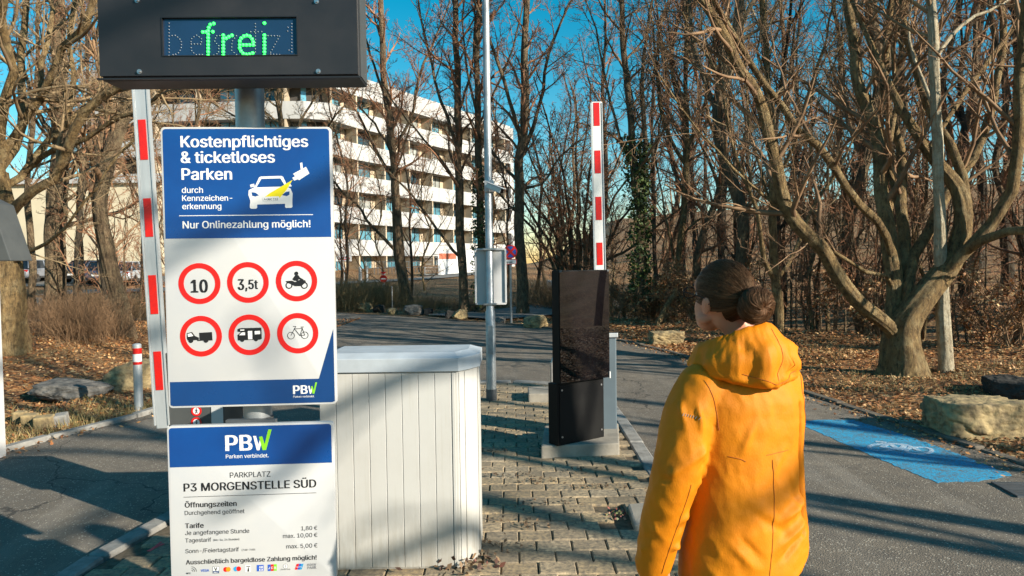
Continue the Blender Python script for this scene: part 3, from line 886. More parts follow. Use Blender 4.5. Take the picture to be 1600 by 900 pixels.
icon([(rc(354, 847, 390, 886), 'print_grey'), (rc(357, 850, 387, 871), 'print_white'), (rc(357, 872, 387, 884), 'sign_navy')], [('V', 363, 381, 869, 'print_black', .03), ('PAY', 361, 383, 883, 'print_white', .02)])
icon([(circ(425, 864, 13), 'print_red'), (circ(439, 863, 13), 'print_orange')])
icon([(circ(480, 861, 13), 'print_cyan'), (circ(495, 860, 13), 'print_red')])
icon([(rc(531, 841, 560, 878), 'print_white'), ([(541, 875), (553, 875), (549, 852), (545, 852)], 'print_black'), (rc(536, 846, 558, 850), 'print_black')])
icon([(rc(593, 840, 630, 874), 'blue_paint_print')], [('AM', 605, 627, 855, 'print_white', .03), ('EX', 607, 629, 871, 'print_white', .03)])
icon([(rc(652, 838, 668, 873), 'blue_paint_print'), (rc(669, 837, 684, 872), 'print_red'), (rc(685, 836, 701, 871), 'print_green')], [('J C B', 655, 698, 861, 'print_white', .02)])
icon([(circ(748, 846, 13), 'print_grey'), (circ(748, 846, 10.5), 'print_white'), (rc(746, 838, 750, 854), 'print_grey')], [('Diners Club', 724, 775, 866, 'print_black', 0)])
icon([([(798, 865), (808, 834), (822, 833), (812, 864)], 'print_red'), ([(812, 864), (822, 833), (834, 833), (824, 864)], 'blue_paint_print'), ([(824, 864), (834, 833), (846, 832), (836, 863)], 'print_cyan')], [('UnionPay', 804, 838, 852, 'print_white', .02)])
icon([], [('easy', 865, 915, 844, 'print_grey', .02)]); icon([], [('PARK', 866, 916, 861, 'print_grey', .02)])

# ---- LED display above
DY = 2.62
b3 = Board(154, 124, DY, rad(1.0))
dis = b3.thing('led_display', 'dark grey display box with green dotted letters, topmost on the post', 'display')
u0, v0 = b3.uv(154.5, 124); u1, _ = b3.uv(561, 126); _, vt = b3.uv(153, -34)
mb = MB(); mb.box((u0, v0, -.16), (u1, vt, -.022)); mb.build('housing', MAT['black_case'], dis, bevel=.006, local=True)
sc0 = b3.uv(255, 87); sc1 = b3.uv(463, 26.6)
mb = MB()
X0, X1 = u0 + .004, u1 - .004; Y0, Y1 = v0 + .012, vt - .012
mb.box((X0, Y0, -.022), (sc0[0], Y1, 0)); mb.box((sc1[0], Y0, -.022), (X1, Y1, 0)); mb.box((sc0[0], Y0, -.022), (sc1[0], sc0[1], 0)); mb.box((sc0[0], sc1[1], -.022), (sc1[0], Y1, 0))
mb.build('front_panel', MAT['black_case'], dis, local=True)
mb = MB()
e = .0035
mb.box((sc0[0] - e, sc0[1] - e, .0003), (sc1[0] + e, sc0[1], .003)); mb.box((sc0[0] - e, sc1[1], .0003), (sc1[0] + e, sc1[1] + e, .003)); mb.box((sc0[0] - e, sc0[1], .0003), (sc0[0], sc1[1], .003)); mb.box((sc1[0], sc0[1], .0003), (sc1[0] + e, sc1[1], .003))
mb.build('screen_frame', MAT['print_black'], dis, local=True)
MB().box((sc0[0], sc0[1], -.02), (sc1[0], sc1[1], -.008)).build('screen', MAT['screen'], dis, local=True)
MB().box((u1 + .0005, v0 + .01, -.15), (u1 + .003, vt, -.03)).build('side_cover', MAT['grey_dark'], dis, local=True)
MB().box((u0 - .004, v0 - .003, -.005), (u1 + .004, v0 + .003, .006)).build('drip_edge', MAT['print_black'], dis, local=True)
def q1(cx, cy): return b3.uv(140 + cx / 3.461, cy / 3.461)
for cx, cy in ((258, 3), (1227, 8), (270, 388), (1237, 386)):
    c = q1(cx, cy); mb = MB(); mb.disc(c[0], c[1], .0055, 0, .009, 14); mb.disc(c[0], c[1], .009, .0002, .0025, 18); mb.build('screw', MAT['steel'], dis, local=True)
def dots(lines, step):
    out = []
    for pl in lines:
        if len(pl) == 1: out.append(pl[0]); continue
        d = [0]
        for a, b in zip(pl[:-1], pl[1:]): d.append(d[-1] + math.hypot(b[0] - a[0], b[1] - a[1]))
        n = max(2, round(d[-1] / step) + 1)
        for i in range(n):
            s_ = d[-1] * i / (n - 1)
            out.append((np.interp(s_, d, [p[0] for p in pl]), np.interp(s_, d, [p[1] for p in pl])))
    res = []
    for p in out:
        if all(math.hypot(p[0] - r_[0], p[1] - r_[1]) > 9 for r_ in res): res.append(p)
    return res
lit = {'f': [[(667, 124), (648, 130), (637, 150), (637, 296)], [(608, 170), (662, 168)]],
       'r': [[(719, 187), (719, 296)], [(722, 217), (738, 200), (766, 188)]],
       'e': [[(808, 240), (884, 240), (880, 214), (862, 192), (840, 187), (818, 200), (807, 222), (808, 262), (822, 284), (850, 294), (878, 284)]],
       'i': [[(942, 187), (942, 296)], [(942, 122)]]}
off = {'b': [[(425, 122), (425, 297)], [(425, 190), (460, 188), (490, 215), (492, 250), (480, 280), (455, 295), (430, 290)]],
       'e': [[(545, 235), (600, 235), (600, 206), (575, 187), (548, 202), (541, 235), (548, 275), (570, 292), (605, 292)]],
       's': [[(700, 190), (680, 190), (672, 222), (695, 245), (692, 285), (668, 295)]],
       'e ': [[(790, 190), (766, 220), (764, 270), (790, 292)]],
       't': [[(893, 125), (893, 295)], [(868, 168), (927, 168)]],
       'z': [[(962, 190), (1025, 190), (970, 290), (1025, 292)]],
       't ': [[(1090, 125), (1090, 295)], [(1068, 165), (1070, 145)], [(1075, 268), (1104, 293)]]}
MLED = []
for k_, ls in lit.items():
    mb = MB()
    for p in dots(ls, 18.5):
        c = q1(*p); mb.sphere((c[0], c[1], -.007), (.0058, .0058, .006), 12, 8)
    mb.build('lit_letter', MAT['led_green'], dis, smooth=True, local=True)
for k_, ls in off.items():
    mb = MB()
    for p in dots(ls, 17):
        if any(math.hypot(p[0] - r_[0], p[1] - r_[1]) < 11 for l_ in lit.values() for r_ in dots(l_, 18.5)): continue
        c = q1(*p); mb.sphere((c[0], c[1], -.008), (.0022, .0022, .004), 8, 6)
    mb.build('unlit_letter', MAT['led_off'], dis, smooth=True, local=True)

# ------------------------------------------------------------------ barriers
def boom(parent, base, top, w, d, stripes, fr, mats, yaw=0):
    """base/top: world points on the axis; fr: fractions (from top) of red fields"""
    ax_ = (top - base); L = ax_.length; z = ax_ / L
    e1 = Vector((math.cos(yaw), math.sin(yaw), 0)); e1 = (e1 - z * e1.dot(z)).normalized(); e2 = z.cross(e1)
    Mx = Matrix(((e1.x, e2.x, z.x, base.x), (e1.y, e2.y, z.y, base.y), (e1.z, e2.z, z.z, base.z), (0, 0, 0, 1)))
    mb = MB(); mb.prism(rrect(-w / 2, -d / 2, w / 2, d / 2, .012, 3), 0, L, Mx)
    bo = mb.build('boom', mats, parent, bevel=.002)
    # edge channels
    for sx in (-1, 1):
        mb = MB(); mb.box((sx * w * .5 - .004, -d / 2 - .006, .02), (sx * w * .5 + .004, -d / 2 + .004, L - .01), Mx); mb.build('edge_profile', MAT['alu'], bo)
    for a, b in fr:
        mb = MB(); mb.box((-w * .27, -d / 2 - .0035, L * (1 - b)), (w * .27, -d / 2 - .001, L * (1 - a)), Mx)
        mb.build('red_stripe', MAT['reflect_red'], bo)
    return bo
# left barrier (behind the boards)
LB = 4.35
hb = P(300, 700, LB + .12)
bl = thing('barrier', (hb.x, hb.y, IZ), 'raised white barrier boom with long red fields at the left edge of the parking board', 'barrier')
zt = IZ + 1.06
mb = MB(); mb.box((P(264, 650, LB).x, LB - .02, IZ), (P(352, 650, LB).x, LB + .30, zt)); mb.build('housing', MAT['grey_dark'], bl, bevel=.01)
mb = MB(); mb.box((P(333, 650, LB).x, LB - .026, IZ + .03), (P(351, 650, LB).x, LB - .0205, zt - .02)); mb.build('side_trim', MAT['sign_white'], bl)
bt = P(206, -92, LB); bb = P(256.5, 668, LB)
boom(bl, bb, bt, .085, .045, 0, [((y0 + 92) / 760, (y1 + 92) / 760) for y0, y1 in ((184, 246), (306, 366), (426, 487), (546, 607))], MAT['alu'])
bq = Board(262, 640, LB - .0202, 0)
for yy in (642, 660):
    c = bq.uv(307, yy); mb = MB(); mb.ring(c[0], c[1], .021, .032, .0008, .0026, 32, bq.M); r_ = mb.build('pedestrian_symbol', MAT['print_red'], bl)
    mb = MB(); mb.disc(c[0], c[1], .021, .0004, .0015, 28, bq.M); mb.build('symbol_face', MAT['print_white'], r_)
    mb = MB()
    for pl in ([(0, .008), (0, -.003), (-.006, -.015)], [(0, -.003), (.007, -.014)], [(-.008, .0), (0, .006), (.008, -.001)]):
        stroke(mb, [(c[0] + x, c[1] + y) for x, y in pl], .0035, .0016, .0028)
    mb.disc(c[0], c[1] + .0125, .0035, .0016, .003, 12); me_ = mb.build('walking_figure', MAT['print_black'], None)
    me_.data.transform(bq.M); me_.data.transform(wm(bl).inverted()); me_.parent = r_
# white post and pale unit between the boards
mb = MB()

# right barrier with boom, behind the black pillar
RB = 6.35
hx = P(936, 640, RB).x
br = thing('barrier', (hx, RB, IZ), 'raised white and red barrier boom standing upright behind the black glossy pillar', 'barrier')
x0 = P(918, 600, RB).x; x1 = P(960, 600, RB + .05).x
mb = MB(); mb.prism([(RB - .1, IZ), (RB + .22, IZ), (RB + .22, .93), (RB - .1, 1.0)], x0, x1, Matrix(((0, 0, 1, 0), (1, 0, 0, 0), (0, 1, 0, 0), (0, 0, 0, 1)))); mb.build('housing', MAT['grey_housing'], br, bevel=.012)
mb = MB(); mb.prism([(RB - .12, .99), (RB + .24, .925), (RB + .24, .955), (RB - .12, 1.03)], x0 - .015, x1 + .012, Matrix(((0, 0, 1, 0), (1, 0, 0, 0), (0, 1, 0, 0), (0, 0, 0, 1)))); mb.build('lid', MAT['alu'], br, bevel=.006)
bb = P(940, 560, RB - .16); bt = P(931, 160, RB - .16)
Lp = 400.0
boom(br, bb, bt, .095, .06, 0, [(.004, .093), (.188, .276), (.367, .457), (.545, .632)], MAT['boom_white'])

# ------------------------------------------------------------------ black pillar on its plinth
pz_ = IZ + .10
pl_ = G(908, 700, IZ)
plin = thing('plinth', (pl_.x, pl_.y, IZ), 'low concrete plinth under the black glossy pillar', 'plinth')
fl = G(846, 716, IZ); fr_ = G(968, 711, IZ)
mb = MB(); mb.prism([(fl.x, fl.y), (fr_.x, fr_.y), (fr_.x + .1, fr_.y + .72), (fl.x + .06, fl.y + .72)], IZ - .02, pz_)
tag(mb.build('slab', MAT['concrete'], plin, bevel=.012), None)
A_ = G(872, 697.5, pz_); B_ = G(944, 682.5, pz_)
yaw = math.atan2(B_.y - A_.y, B_.x - A_.x); wl = (B_ - A_).length
pil = thing('display_pillar', (A_.x, A_.y, pz_), 'black glossy pillar with a mirror like upper panel standing on a concrete plinth', 'pillar', rz=yaw)
zt = P(868, 423, A_.y).z - pz_; zm = P(872, 599, A_.y).z - pz_
mb = MB(); mb.box((0, 0, 0), (wl, .12, zm - .008)); mb.build('lower_case', MAT['black_case_rough'], pil, bevel=.005, local=True)
mb = MB(); mb.box((.018, -.006, .02), (wl - .012, -.001, zm - .03)); lp = mb.build('lower_panel', MAT['black_case_rough'], pil, local=True)
for sx, sz in ((.04, .07), (wl - .035, .07), (.04, zm - .06), (wl - .035, zm - .06)):
    mb = MB(); mb.disc(sx, sz, .008, .006, .011, 14, Matrix(((1, 0, 0, 0), (0, 0, -1, 0), (0, 1, 0, 0), (0, 0, 0, 1)))); mb.build('screw', MAT['steel'], lp, local=True)
mb = MB(); mb.box((-.012, -.045, zm), (wl + .026, .045, zt)); mb.build('upper_case', MAT['black_case_rough'], pil, bevel=.004, local=True)
mb = MB(); mb.box((-.006, -.0505, zm + .006), (wl + .022, -.046, zt - .008)); up = mb.build('glossy_panel', MAT['black_gloss'], pil, local=True)
for sx in (.004, wl + .012):
    mb = MB(); mb.box((sx - .012, -.054, zt - .014), (sx + .012, -.045, zt + .003)); mb.build('clip', MAT['galv_dark'], up, local=True)
mb = MB(); mb.box((wl + .014, -.06, zm - .005), (wl + .026, -.047, zm + .05)); mb.build('clip', MAT['sign_white'], up, local=True)
# small second plinth with a thin stub post
sp = G(848, 628, IZ)
p2 = thing('plinth', (sp.x, sp.y, IZ), 'small concrete plinth with a thin metal stub behind the black pillar', 'plinth')
mb = MB(); mb.box((sp.x - .16, sp.y - .02, IZ - .02), (sp.x + .30, sp.y + .45, IZ + .10)); mb.build('slab', MAT['concrete'], p2, bevel=.012)
mb = MB(); c = P(862, 615, sp.y + .2); mb.cyl((c.x, c.y, IZ + .10), .016, .32, 12); mb.tube([(c.x, c.y, IZ + .40), (c.x + .02, c.y, IZ + .47), (c.x + .06, c.y, IZ + .5)], .014, 10); mb.build('stub_post', MAT['steel'], p2, smooth=True)

# ------------------------------------------------------------------ white cabinet
CY = 3.63
ca = thing('utility_cabinet', (G(640, 893, IZ).x, CY + .2, IZ), 'white ribbed utility cabinet with a sloping lid behind the parking boards', 'cabinet')
xl = P(501, 700, CY).x; xr = G(724, 892, IZ).x
zb = IZ; zc = P(640, 577, CY).z; zl = P(640, 556, CY).z
MAT['cabinet'] = M('cabinet_plastic', (0.50, 0.50, 0.485), (0.42, 0.41, 0.385), 1.6, 0.5, bmp=0.05, bscale=120, detail=9, lo=.4, hi=.75)
_m = MAT['cabinet']; _t = _m.node_tree; _b = _t.nodes['Principled BSDF']
_old = _b.inputs['Base Color'].links[0].from_socket
_v = coords(_t, (14, 14, 2.2)); _sx = _t.nodes.new('ShaderNodeSeparateXYZ'); _tc = _t.nodes.new('ShaderNodeTexCoord'); _t.links.new(_tc.outputs['Object'], _sx.inputs[0])
_mr = _t.nodes.new('ShaderNodeMapRange'); _mr.inputs[1].default_value = .38; _mr.inputs[2].default_value = 0.0; _t.links.new(_sx.outputs[2], _mr.inputs[0])
_dirt = math_(_t, 'MULTIPLY', _mr.outputs[0], noisef(_t, _v, 2.2, 7, .7, .3, .75))
_run = noisef(_t, coords(_t, (30, 30, 1.1)), 1.5, 5, .6, .56, .8)
_c = mixc(_t, math_(_t, 'MULTIPLY', _run, .30), _old, (.30, .27, .20))
_t.links.new(mixc(_t, math_(_t, 'MULTIPLY', _dirt, .7), _c, (.20, .16, .10)), _b.inputs['Base Color'])
yb = CY + .42
mb = MB()
chx = .075
out = [(xl, CY), (xr - .015, CY), (xr + chx * .55, CY + .09), (xr + chx, CY + .16), (xr + chx, yb), (xl, yb)]
mb.prism(out, zb, zc - .012)
mb.build('body', MAT['cabinet'], ca, bevel=.008)
# raised ribs: wide flat planks with narrow grooves between
k = 8; wdt = (xr - .05 - xl) / k
mb = MB()
for i in range(k):
    mb.box((xl + i * wdt + .0012, CY - .005, zb + .012), (xl + (i + 1) * wdt - .0012, CY - .0015, zc - .02))
mb.box((xr - .046, CY - .007, zb + .012), (xr - .030, CY - .0015, zc - .02))
mb.build('front_panel', MAT['cabinet'], ca, bevel=.0016, seg=1)
mb = MB()
for f0, f1 in ((.05, .45), (.52, .95)):
    a = Vector((xr - .015 + (chx * .55 + .015) * f0, CY + .09 * f0, 0)); b = Vector((xr - .015 + (chx * .55 + .015) * f1, CY + .09 * f1, 0))
    nrm = Vector((.09, -(chx * .55 + .015), 0)).normalized() * .005
    mb.prism([(a.x, a.y), (b.x, b.y), (b.x + nrm.x, b.y + nrm.y), (a.x + nrm.x, a.y + nrm.y)], zb + .012, zc - .02)
for f0, f1 in ((.18, .23), (.24, .32), (.33, .415)):
    mb.box((xr + chx + .001, CY + f0, zb + .012), (xr + chx + .006, CY + f1, zc - .02))
mb.build('side_panel', MAT['cabinet'], ca, bevel=.0016, seg=1)
# lid: overhanging rim and a sloped top
def off(o, d):
    return [(xl - d, CY - d), (xr - .015 + d * .4, CY - d), (xr + chx * .55 + d * .9, CY + .09 - d * .6), (xr + chx + d, CY + .16 - d * .2), (xr + chx + d, yb + d), (xl - d, yb + d)]
r1 = off(0, .018); r2 = off(0, .018); r3 = off(0, -.045)
hlid = zl - zc
lv = [(x, y, zc - .012) for x, y in r1] + [(x, y, zl - .012) for x, y in r1] + [(x, y, zl + .012) for x, y in r3]
nn_ = 6
fs = [list(range(nn_))[::-1]] + [(i, (i + 1) % nn_, nn_ + (i + 1) % nn_, nn_ + i) for i in range(nn_)] + [(nn_ + i, nn_ + (i + 1) % nn_, 2 * nn_ + (i + 1) % nn_, 2 * nn_ + i) for i in range(nn_)] + [list(range(2 * nn_, 3 * nn_))]
MAT['lid'] = M('cabinet_lid', (0.47, 0.53, 0.59), (0.34, 0.38, 0.42), 3, 0.42, bmp=0.05, bscale=100, detail=9)
MB().add(lv, fs).build('lid', MAT['lid'], ca, bevel=.0025, seg=1)

# ------------------------------------------------------------------ lamp post, camera, back of a sign
lpz = G(768, 625, IZ)
lam = thing('lamp_post', (lpz.x, lpz.y, IZ), 'tall slim galvanised lamp post rising between the bare trees at the end of the island', 'lamp post')
LY = lpz.y
mb = MB(); mb.tube([(lpz.x, LY, IZ), (lpz.x, LY, 1.1), (lpz.x, LY, 1.12), (lpz.x + .0, LY, 6.2)], [.058, .056, .046, .036], 24); mb.build('pole', MAT['galv'], lam, smooth=True)
mb = MB(); mb.cyl((lpz.x, LY, IZ - .02), .062, .15, 24); mb.build('sleeve', MAT['galv_dark'], lam, smooth=True)
mb = MB(); mb.box((lpz.x - .03, LY - .064, .62), (lpz.x + .03, LY - .05, .95)); mb.build('hatch', MAT['galv'], lam, bevel=.006)
mb = MB(); mb.tube([(lpz.x, LY, 6.15), (lpz.x - .06, LY, 6.32), (lpz.x - .45, LY, 6.42)], .03, 14); mb.box((lpz.x - .95, LY - .13, 6.38), (lpz.x - .42, LY + .13, 6.47)); mb.build('lamp_head', MAT['galv'], lam, smooth=True)
c = P(764.5, 291, LY - .05)
cc = thing('security_camera', (c.x, c.y, c.z), 'small white surveillance camera clamped to the lamp post above the sign back', 'camera')
mb = MB(); mb.box((c.x - .055, LY - .065, c.z - .065), (c.x + .055, LY + .05, c.z + .065)); mb.build('bracket', MAT['sign_white'], cc, bevel=.008)
dirv = (Vector((.80, -.45, -.38))).normalized()
e1 = dirv; e2 = Vector((0, 0, 1)).cross(e1).normalized(); e3 = e1.cross(e2)
o = Vector((c.x - .01, LY - .12, c.z - .0))
Mc = Matrix(((e1.x, e2.x, e3.x, o.x), (e1.y, e2.y, e3.y, o.y), (e1.z, e2.z, e3.z, o.z), (0, 0, 0, 1)))
mb = MB(); mb.box((0, -.035, -.03), (.19, .035, .03), Mc); mb.build('body', MAT['alu'], cc, bevel=.008)
mb = MB(); mb.box((-.01, -.042, .031), (.215, .042, .038), Mc); mb.build('sun_shield', MAT['sign_white'], cc, bevel=.002)
mb = MB(); mb.box((.191, -.028, -.024), (.196, .028, .024), Mc); mb.build('lens', MAT['black_gloss'], cc)
mb = MB(); mb.tube([(c.x, LY - .06, c.z - .01), tuple(Mc @ Vector((.05, 0, -.03)))], .013, 10); mb.build('arm', MAT['sign_white'], cc)
# back of sign
sb0 = P(740, 388, LY - .085); sb1 = P(792, 477, LY - .085)
sb = thing('blank_sign', ((sb0.x + sb1.x) / 2, LY - .085, sb1.z), 'blank white back of an upright rectangular sign on the lamp post', 'sign')
mb = MB(); mb.prism(rrect(sb0.x, sb1.z, sb1.x, sb0.z, .02), LY + .07, LY + .085, Matrix(((1, 0, 0, 0), (0, 0, 1, 0), (0, 1, 0, 0), (0, 0, 0, 1)))); mb.build('plate', MAT['sign_white'], sb)
mb = MB(); f_ = .022
for a, b in (((sb0.x, sb1.z + .02), (sb0.x + f_, sb0.z - .02)), ((sb1.x - f_, sb1.z + .02), (sb1.x, sb0.z - .02)), ((sb0.x + .02, sb0.z - f_), (sb1.x - .02, sb0.z)), ((sb0.x + .02, sb1.z), (sb1.x - .02, sb1.z + f_))):
    mb.box((a[0], LY + .045, a[1]), (b[0], LY + .072, b[1]))
mb.build('rim', MAT['sign_white'], sb, bevel=.004)
for z in (sb0.z - .07, sb1.z + .07, (sb0.z + sb1.z) / 2):
    pass
for z in (sb0.z - .012, sb1.z + .012):
    mb = MB(); mb.box((lpz.x - .075, LY - .055, z - .012), (lpz.x + .075, LY + .06, z + .012)); mb.build('clamp', MAT['steel'], sb, bevel=.003)

# ------------------------------------------------------------------ no stopping sign
ns = G(799, 506, 0); NY = ns.y
nst = thing('no_stopping_sign', (ns.x, NY, 0), 'round blue and red no stopping sign above a small plate beyond the road', 'traffic sign')
zc_ = P(799, 393.5, NY).z
RY = Matrix(((1, 0, 0, 0), (0, 0, -1, 0), (0, 1, 0, 0), (0, 0, 0, 1)))  # local z faces the viewer
def face(x, y, z): return Matrix.Translation((x, y, z)) @ RY
mb = MB(); mb.cyl((ns.x, NY, -.1), .03, zc_ + .2, 16); mb.build('post', MAT['galv'], nst, smooth=True)
Mf = face(ns.x, NY - .04, zc_); r = .19
mb = MB(); mb.disc(0, 0, r, -.004, .0, 40, Mf); mb.build('disc', MAT['blue_paint_print'], nst)
mb = MB(); mb.ring(0, 0, r * .82, r, .001, .004, 40, Mf)
for sx in (-1, 1):
    d = r * .62; t_ = .022
    mb.prism([(-d * sx - t_ * sx, -d + t_), (-d * sx + t_ * sx, -d - t_), (d * sx + t_ * sx, d - t_), (d * sx - t_ * sx, d + t_)], .001, .005 + .001 * sx, Mf)
mb.build('red_cross', MAT['print_red'], nst)
zp = P(798, 408, NY).z
mb = MB(); mb.box((ns.x - .19, NY - .046, zp - .09), (ns.x + .17, NY - .04, zp + .055)); pp = mb.build('plate', MAT['print_red'], nst)
mb = MB(); mb.box((ns.x - .172, NY - .049, zp - .072), (ns.x + .152, NY - .0465, zp + .037)); mb.build('plate_face', MAT['print_white'], pp)
me_ = text_mesh('Feuerwehr', .01); me_.transform(Matrix.Translation((ns.x - .16, NY - .051, zp - .045)) @ RY @ Matrix.Diagonal((.062, .075, 1, 1))); link('plate_writing', me_, MAT['print_black'], pp)

# ------------------------------------------------------------------ bollard, hood at the left edge
bp = G(217, 637, 0.04)
bo = thing('bollard', bp, 'slim white bollard with red reflector bands beside the left kerb', 'bollard')
mb = MB(); mb.cyl((bp.x, bp.y, -.05), .047, .82, 22); mb.build('tube', MAT['alu'], bo, smooth=True)
mb = MB(); mb.sphere((bp.x, bp.y, .77), (.047, .047, .02), 22, 8); mb.build('cap', MAT['alu'], bo, smooth=True)
for z0, z1 in ((.67, .735), (.545, .575)):
    mb = MB(); mb.ring(0, 0, .0475, .0492, z0, z1, 26, Matrix.Translation((bp.x, bp.y, 0))); mb.build('reflector_band', MAT['print_orange'] if 0 else MAT['reflect_red'], bo, smooth=True)
mb = MB(); mb.ring(0, 0, .0475, .0488, .58, .665, 26, Matrix.Translation((bp.x, bp.y, 0))); mb.build('white_band', MAT['print_white'], bo, smooth=True)

hy = 6.15
ho = thing('terminal_post', (P(-25, 700, hy).x, hy, 0.02), 'dark grey sloped terminal hood on a pale post cut off by the left picture edge', 'terminal')
xp = P(-9, 600, hy).x
mb = MB(); mb.box((xp - .12, hy - .05, -.05), (xp + .025, hy + .08, P(0, 408, hy).z)); mb.build('post', MAT['sign_white'], ho, bevel=.006)
za = P(0, 408, hy).z; zt_ = P(0, 310, hy).z
xr_ = P(32, 408, hy).x; xt_ = P(2, 322, hy).x
mb = MB(); mb.prism([(xp - .5, za), (xr_, za), (xt_, zt_ - .05), (xp - .02, zt_ + .02), (xp - .5, zt_ + .02)], hy - .12, hy + .16, Matrix(((1, 0, 0, 0), (0, 0, 1, 0), (0, 1, 0, 0), (0, 0, 0, 1)))); mb.build('hood', MAT['grey_dark'], ho, bevel=.008)
mb = MB(); mb.box((xp - .3, hy - .126, za + .02), (xp + .02, hy - .1215, za + .05)); mb.build('label_strip', MAT['sign_white'], ho)
# ------------------------------------------------------------------ bare trees
def nrm(a):
    return a / (np.linalg.norm(a, axis=-1, keepdims=True) + 1e-9)
def tube_batch(Pp, R, sides):
    """Pp (N,K,3), R (N,K) -> verts, quads"""
    N, K, _ = Pp.shape
    T = np.empty_like(Pp); T[:, 1:-1] = Pp[:, 2:] - Pp[:, :-2]; T[:, 0] = Pp[:, 1] - Pp[:, 0]; T[:, -1] = Pp[:, -1] - Pp[:, -2]
    T = nrm(T)
    ref = np.tile(np.array([0.31, 0.84, 0.44]), (N, 1))
    n0 = nrm(np.cross(T[:, 0], ref))
    V = np.empty((N, K, sides, 3))
    a = np.arange(sides) * 2 * math.pi / sides
    for k in range(K):
        n0 = nrm(n0 - T[:, k] * np.sum(n0 * T[:, k], -1, keepdims=True))
        b = np.cross(T[:, k], n0)
        V[:, k] = Pp[:, k, None] + R[:, k, None, None] * (np.cos(a)[None, :, None] * n0[:, None] + np.sin(a)[None, :, None] * b[:, None])
    idx = np.arange(N * K * sides).reshape(N, K, sides)
    i0 = idx[:, :-1]; i1 = idx[:, 1:]
    Q = np.stack([i0, np.roll(i0, -1, 2), np.roll(i1, -1, 2), i1], -1).reshape(-1, 4)
    return V.reshape(-1, 3), Q
def spawn(Pp, R, n, rng, t0=0.15, ang=(30, 65), ratio=0.5, lens=None, K=6, up=0.06, wig=0.18, rr=0.55, rmin=0.002, fall=0.5, tip=0.25, t1=0.98, flat=0.0):
    N, K0, _ = Pp.shape
    L = np.linalg.norm(np.diff(Pp, axis=1), axis=2).sum(1)
    t = t0 + (t1 - t0) * (np.arange(n)[None, :] + rng.random((N, n))) / n
    f = t * (K0 - 1); i = np.minimum(f.astype(int), K0 - 2); u = (f - i)[..., None]
    ar = np.arange(N)[:, None]
    A = Pp[ar, i]; B = Pp[ar, i + 1]
    pos = A + (B - A) * u; tan = nrm(B - A)
    rad_ = R[ar, i] * (1 - u[..., 0]) + R[ar, i + 1] * u[..., 0]
    pr = rng.normal(size=(N, n, 3)); pr[..., 2] *= (1 - flat)
    pr = nrm(pr - tan * np.sum(pr * tan, -1, keepdims=True))
    a = np.radians(rng.uniform(ang[0], ang[1], (N, n)))[..., None]
    d = nrm(tan * np.cos(a) + pr * np.sin(a))
    base = (L[:, None] * ratio if lens is None else np.full((N, 1), lens))
    ln = base * rng.uniform(0.55, 1.3, (N, n)) * (1 - fall * t)
    M_ = N * n
    pos = pos.reshape(M_, 3); d = d.reshape(M_, 3); ln = ln.reshape(M_); r0 = np.minimum(rad_.reshape(M_) * rr, ln * 0.035); r0 = np.maximum(r0, rmin)
    out = np.empty((M_, K, 3)); out[:, 0] = pos
    for k in range(1, K):
        d = nrm(d + rng.normal(size=(M_, 3)) * wig + np.array([0, 0, up]))
        out[:, k] = out[:, k - 1] + d * (ln / (K - 1))[:, None]
    s = np.linspace(0, 1, K)[None]
    Rr = np.maximum(r0[:, None] * (1 - s * (1 - tip)), rmin)
    return out, Rr
def limb_path(pts, n=14, rng=None, jit=0.0):
    c = resample(crom(pts, 6), n)
    if rng is not None and jit: c[1:-1] += rng.normal(size=(n - 2, 3)) * jit
    return c
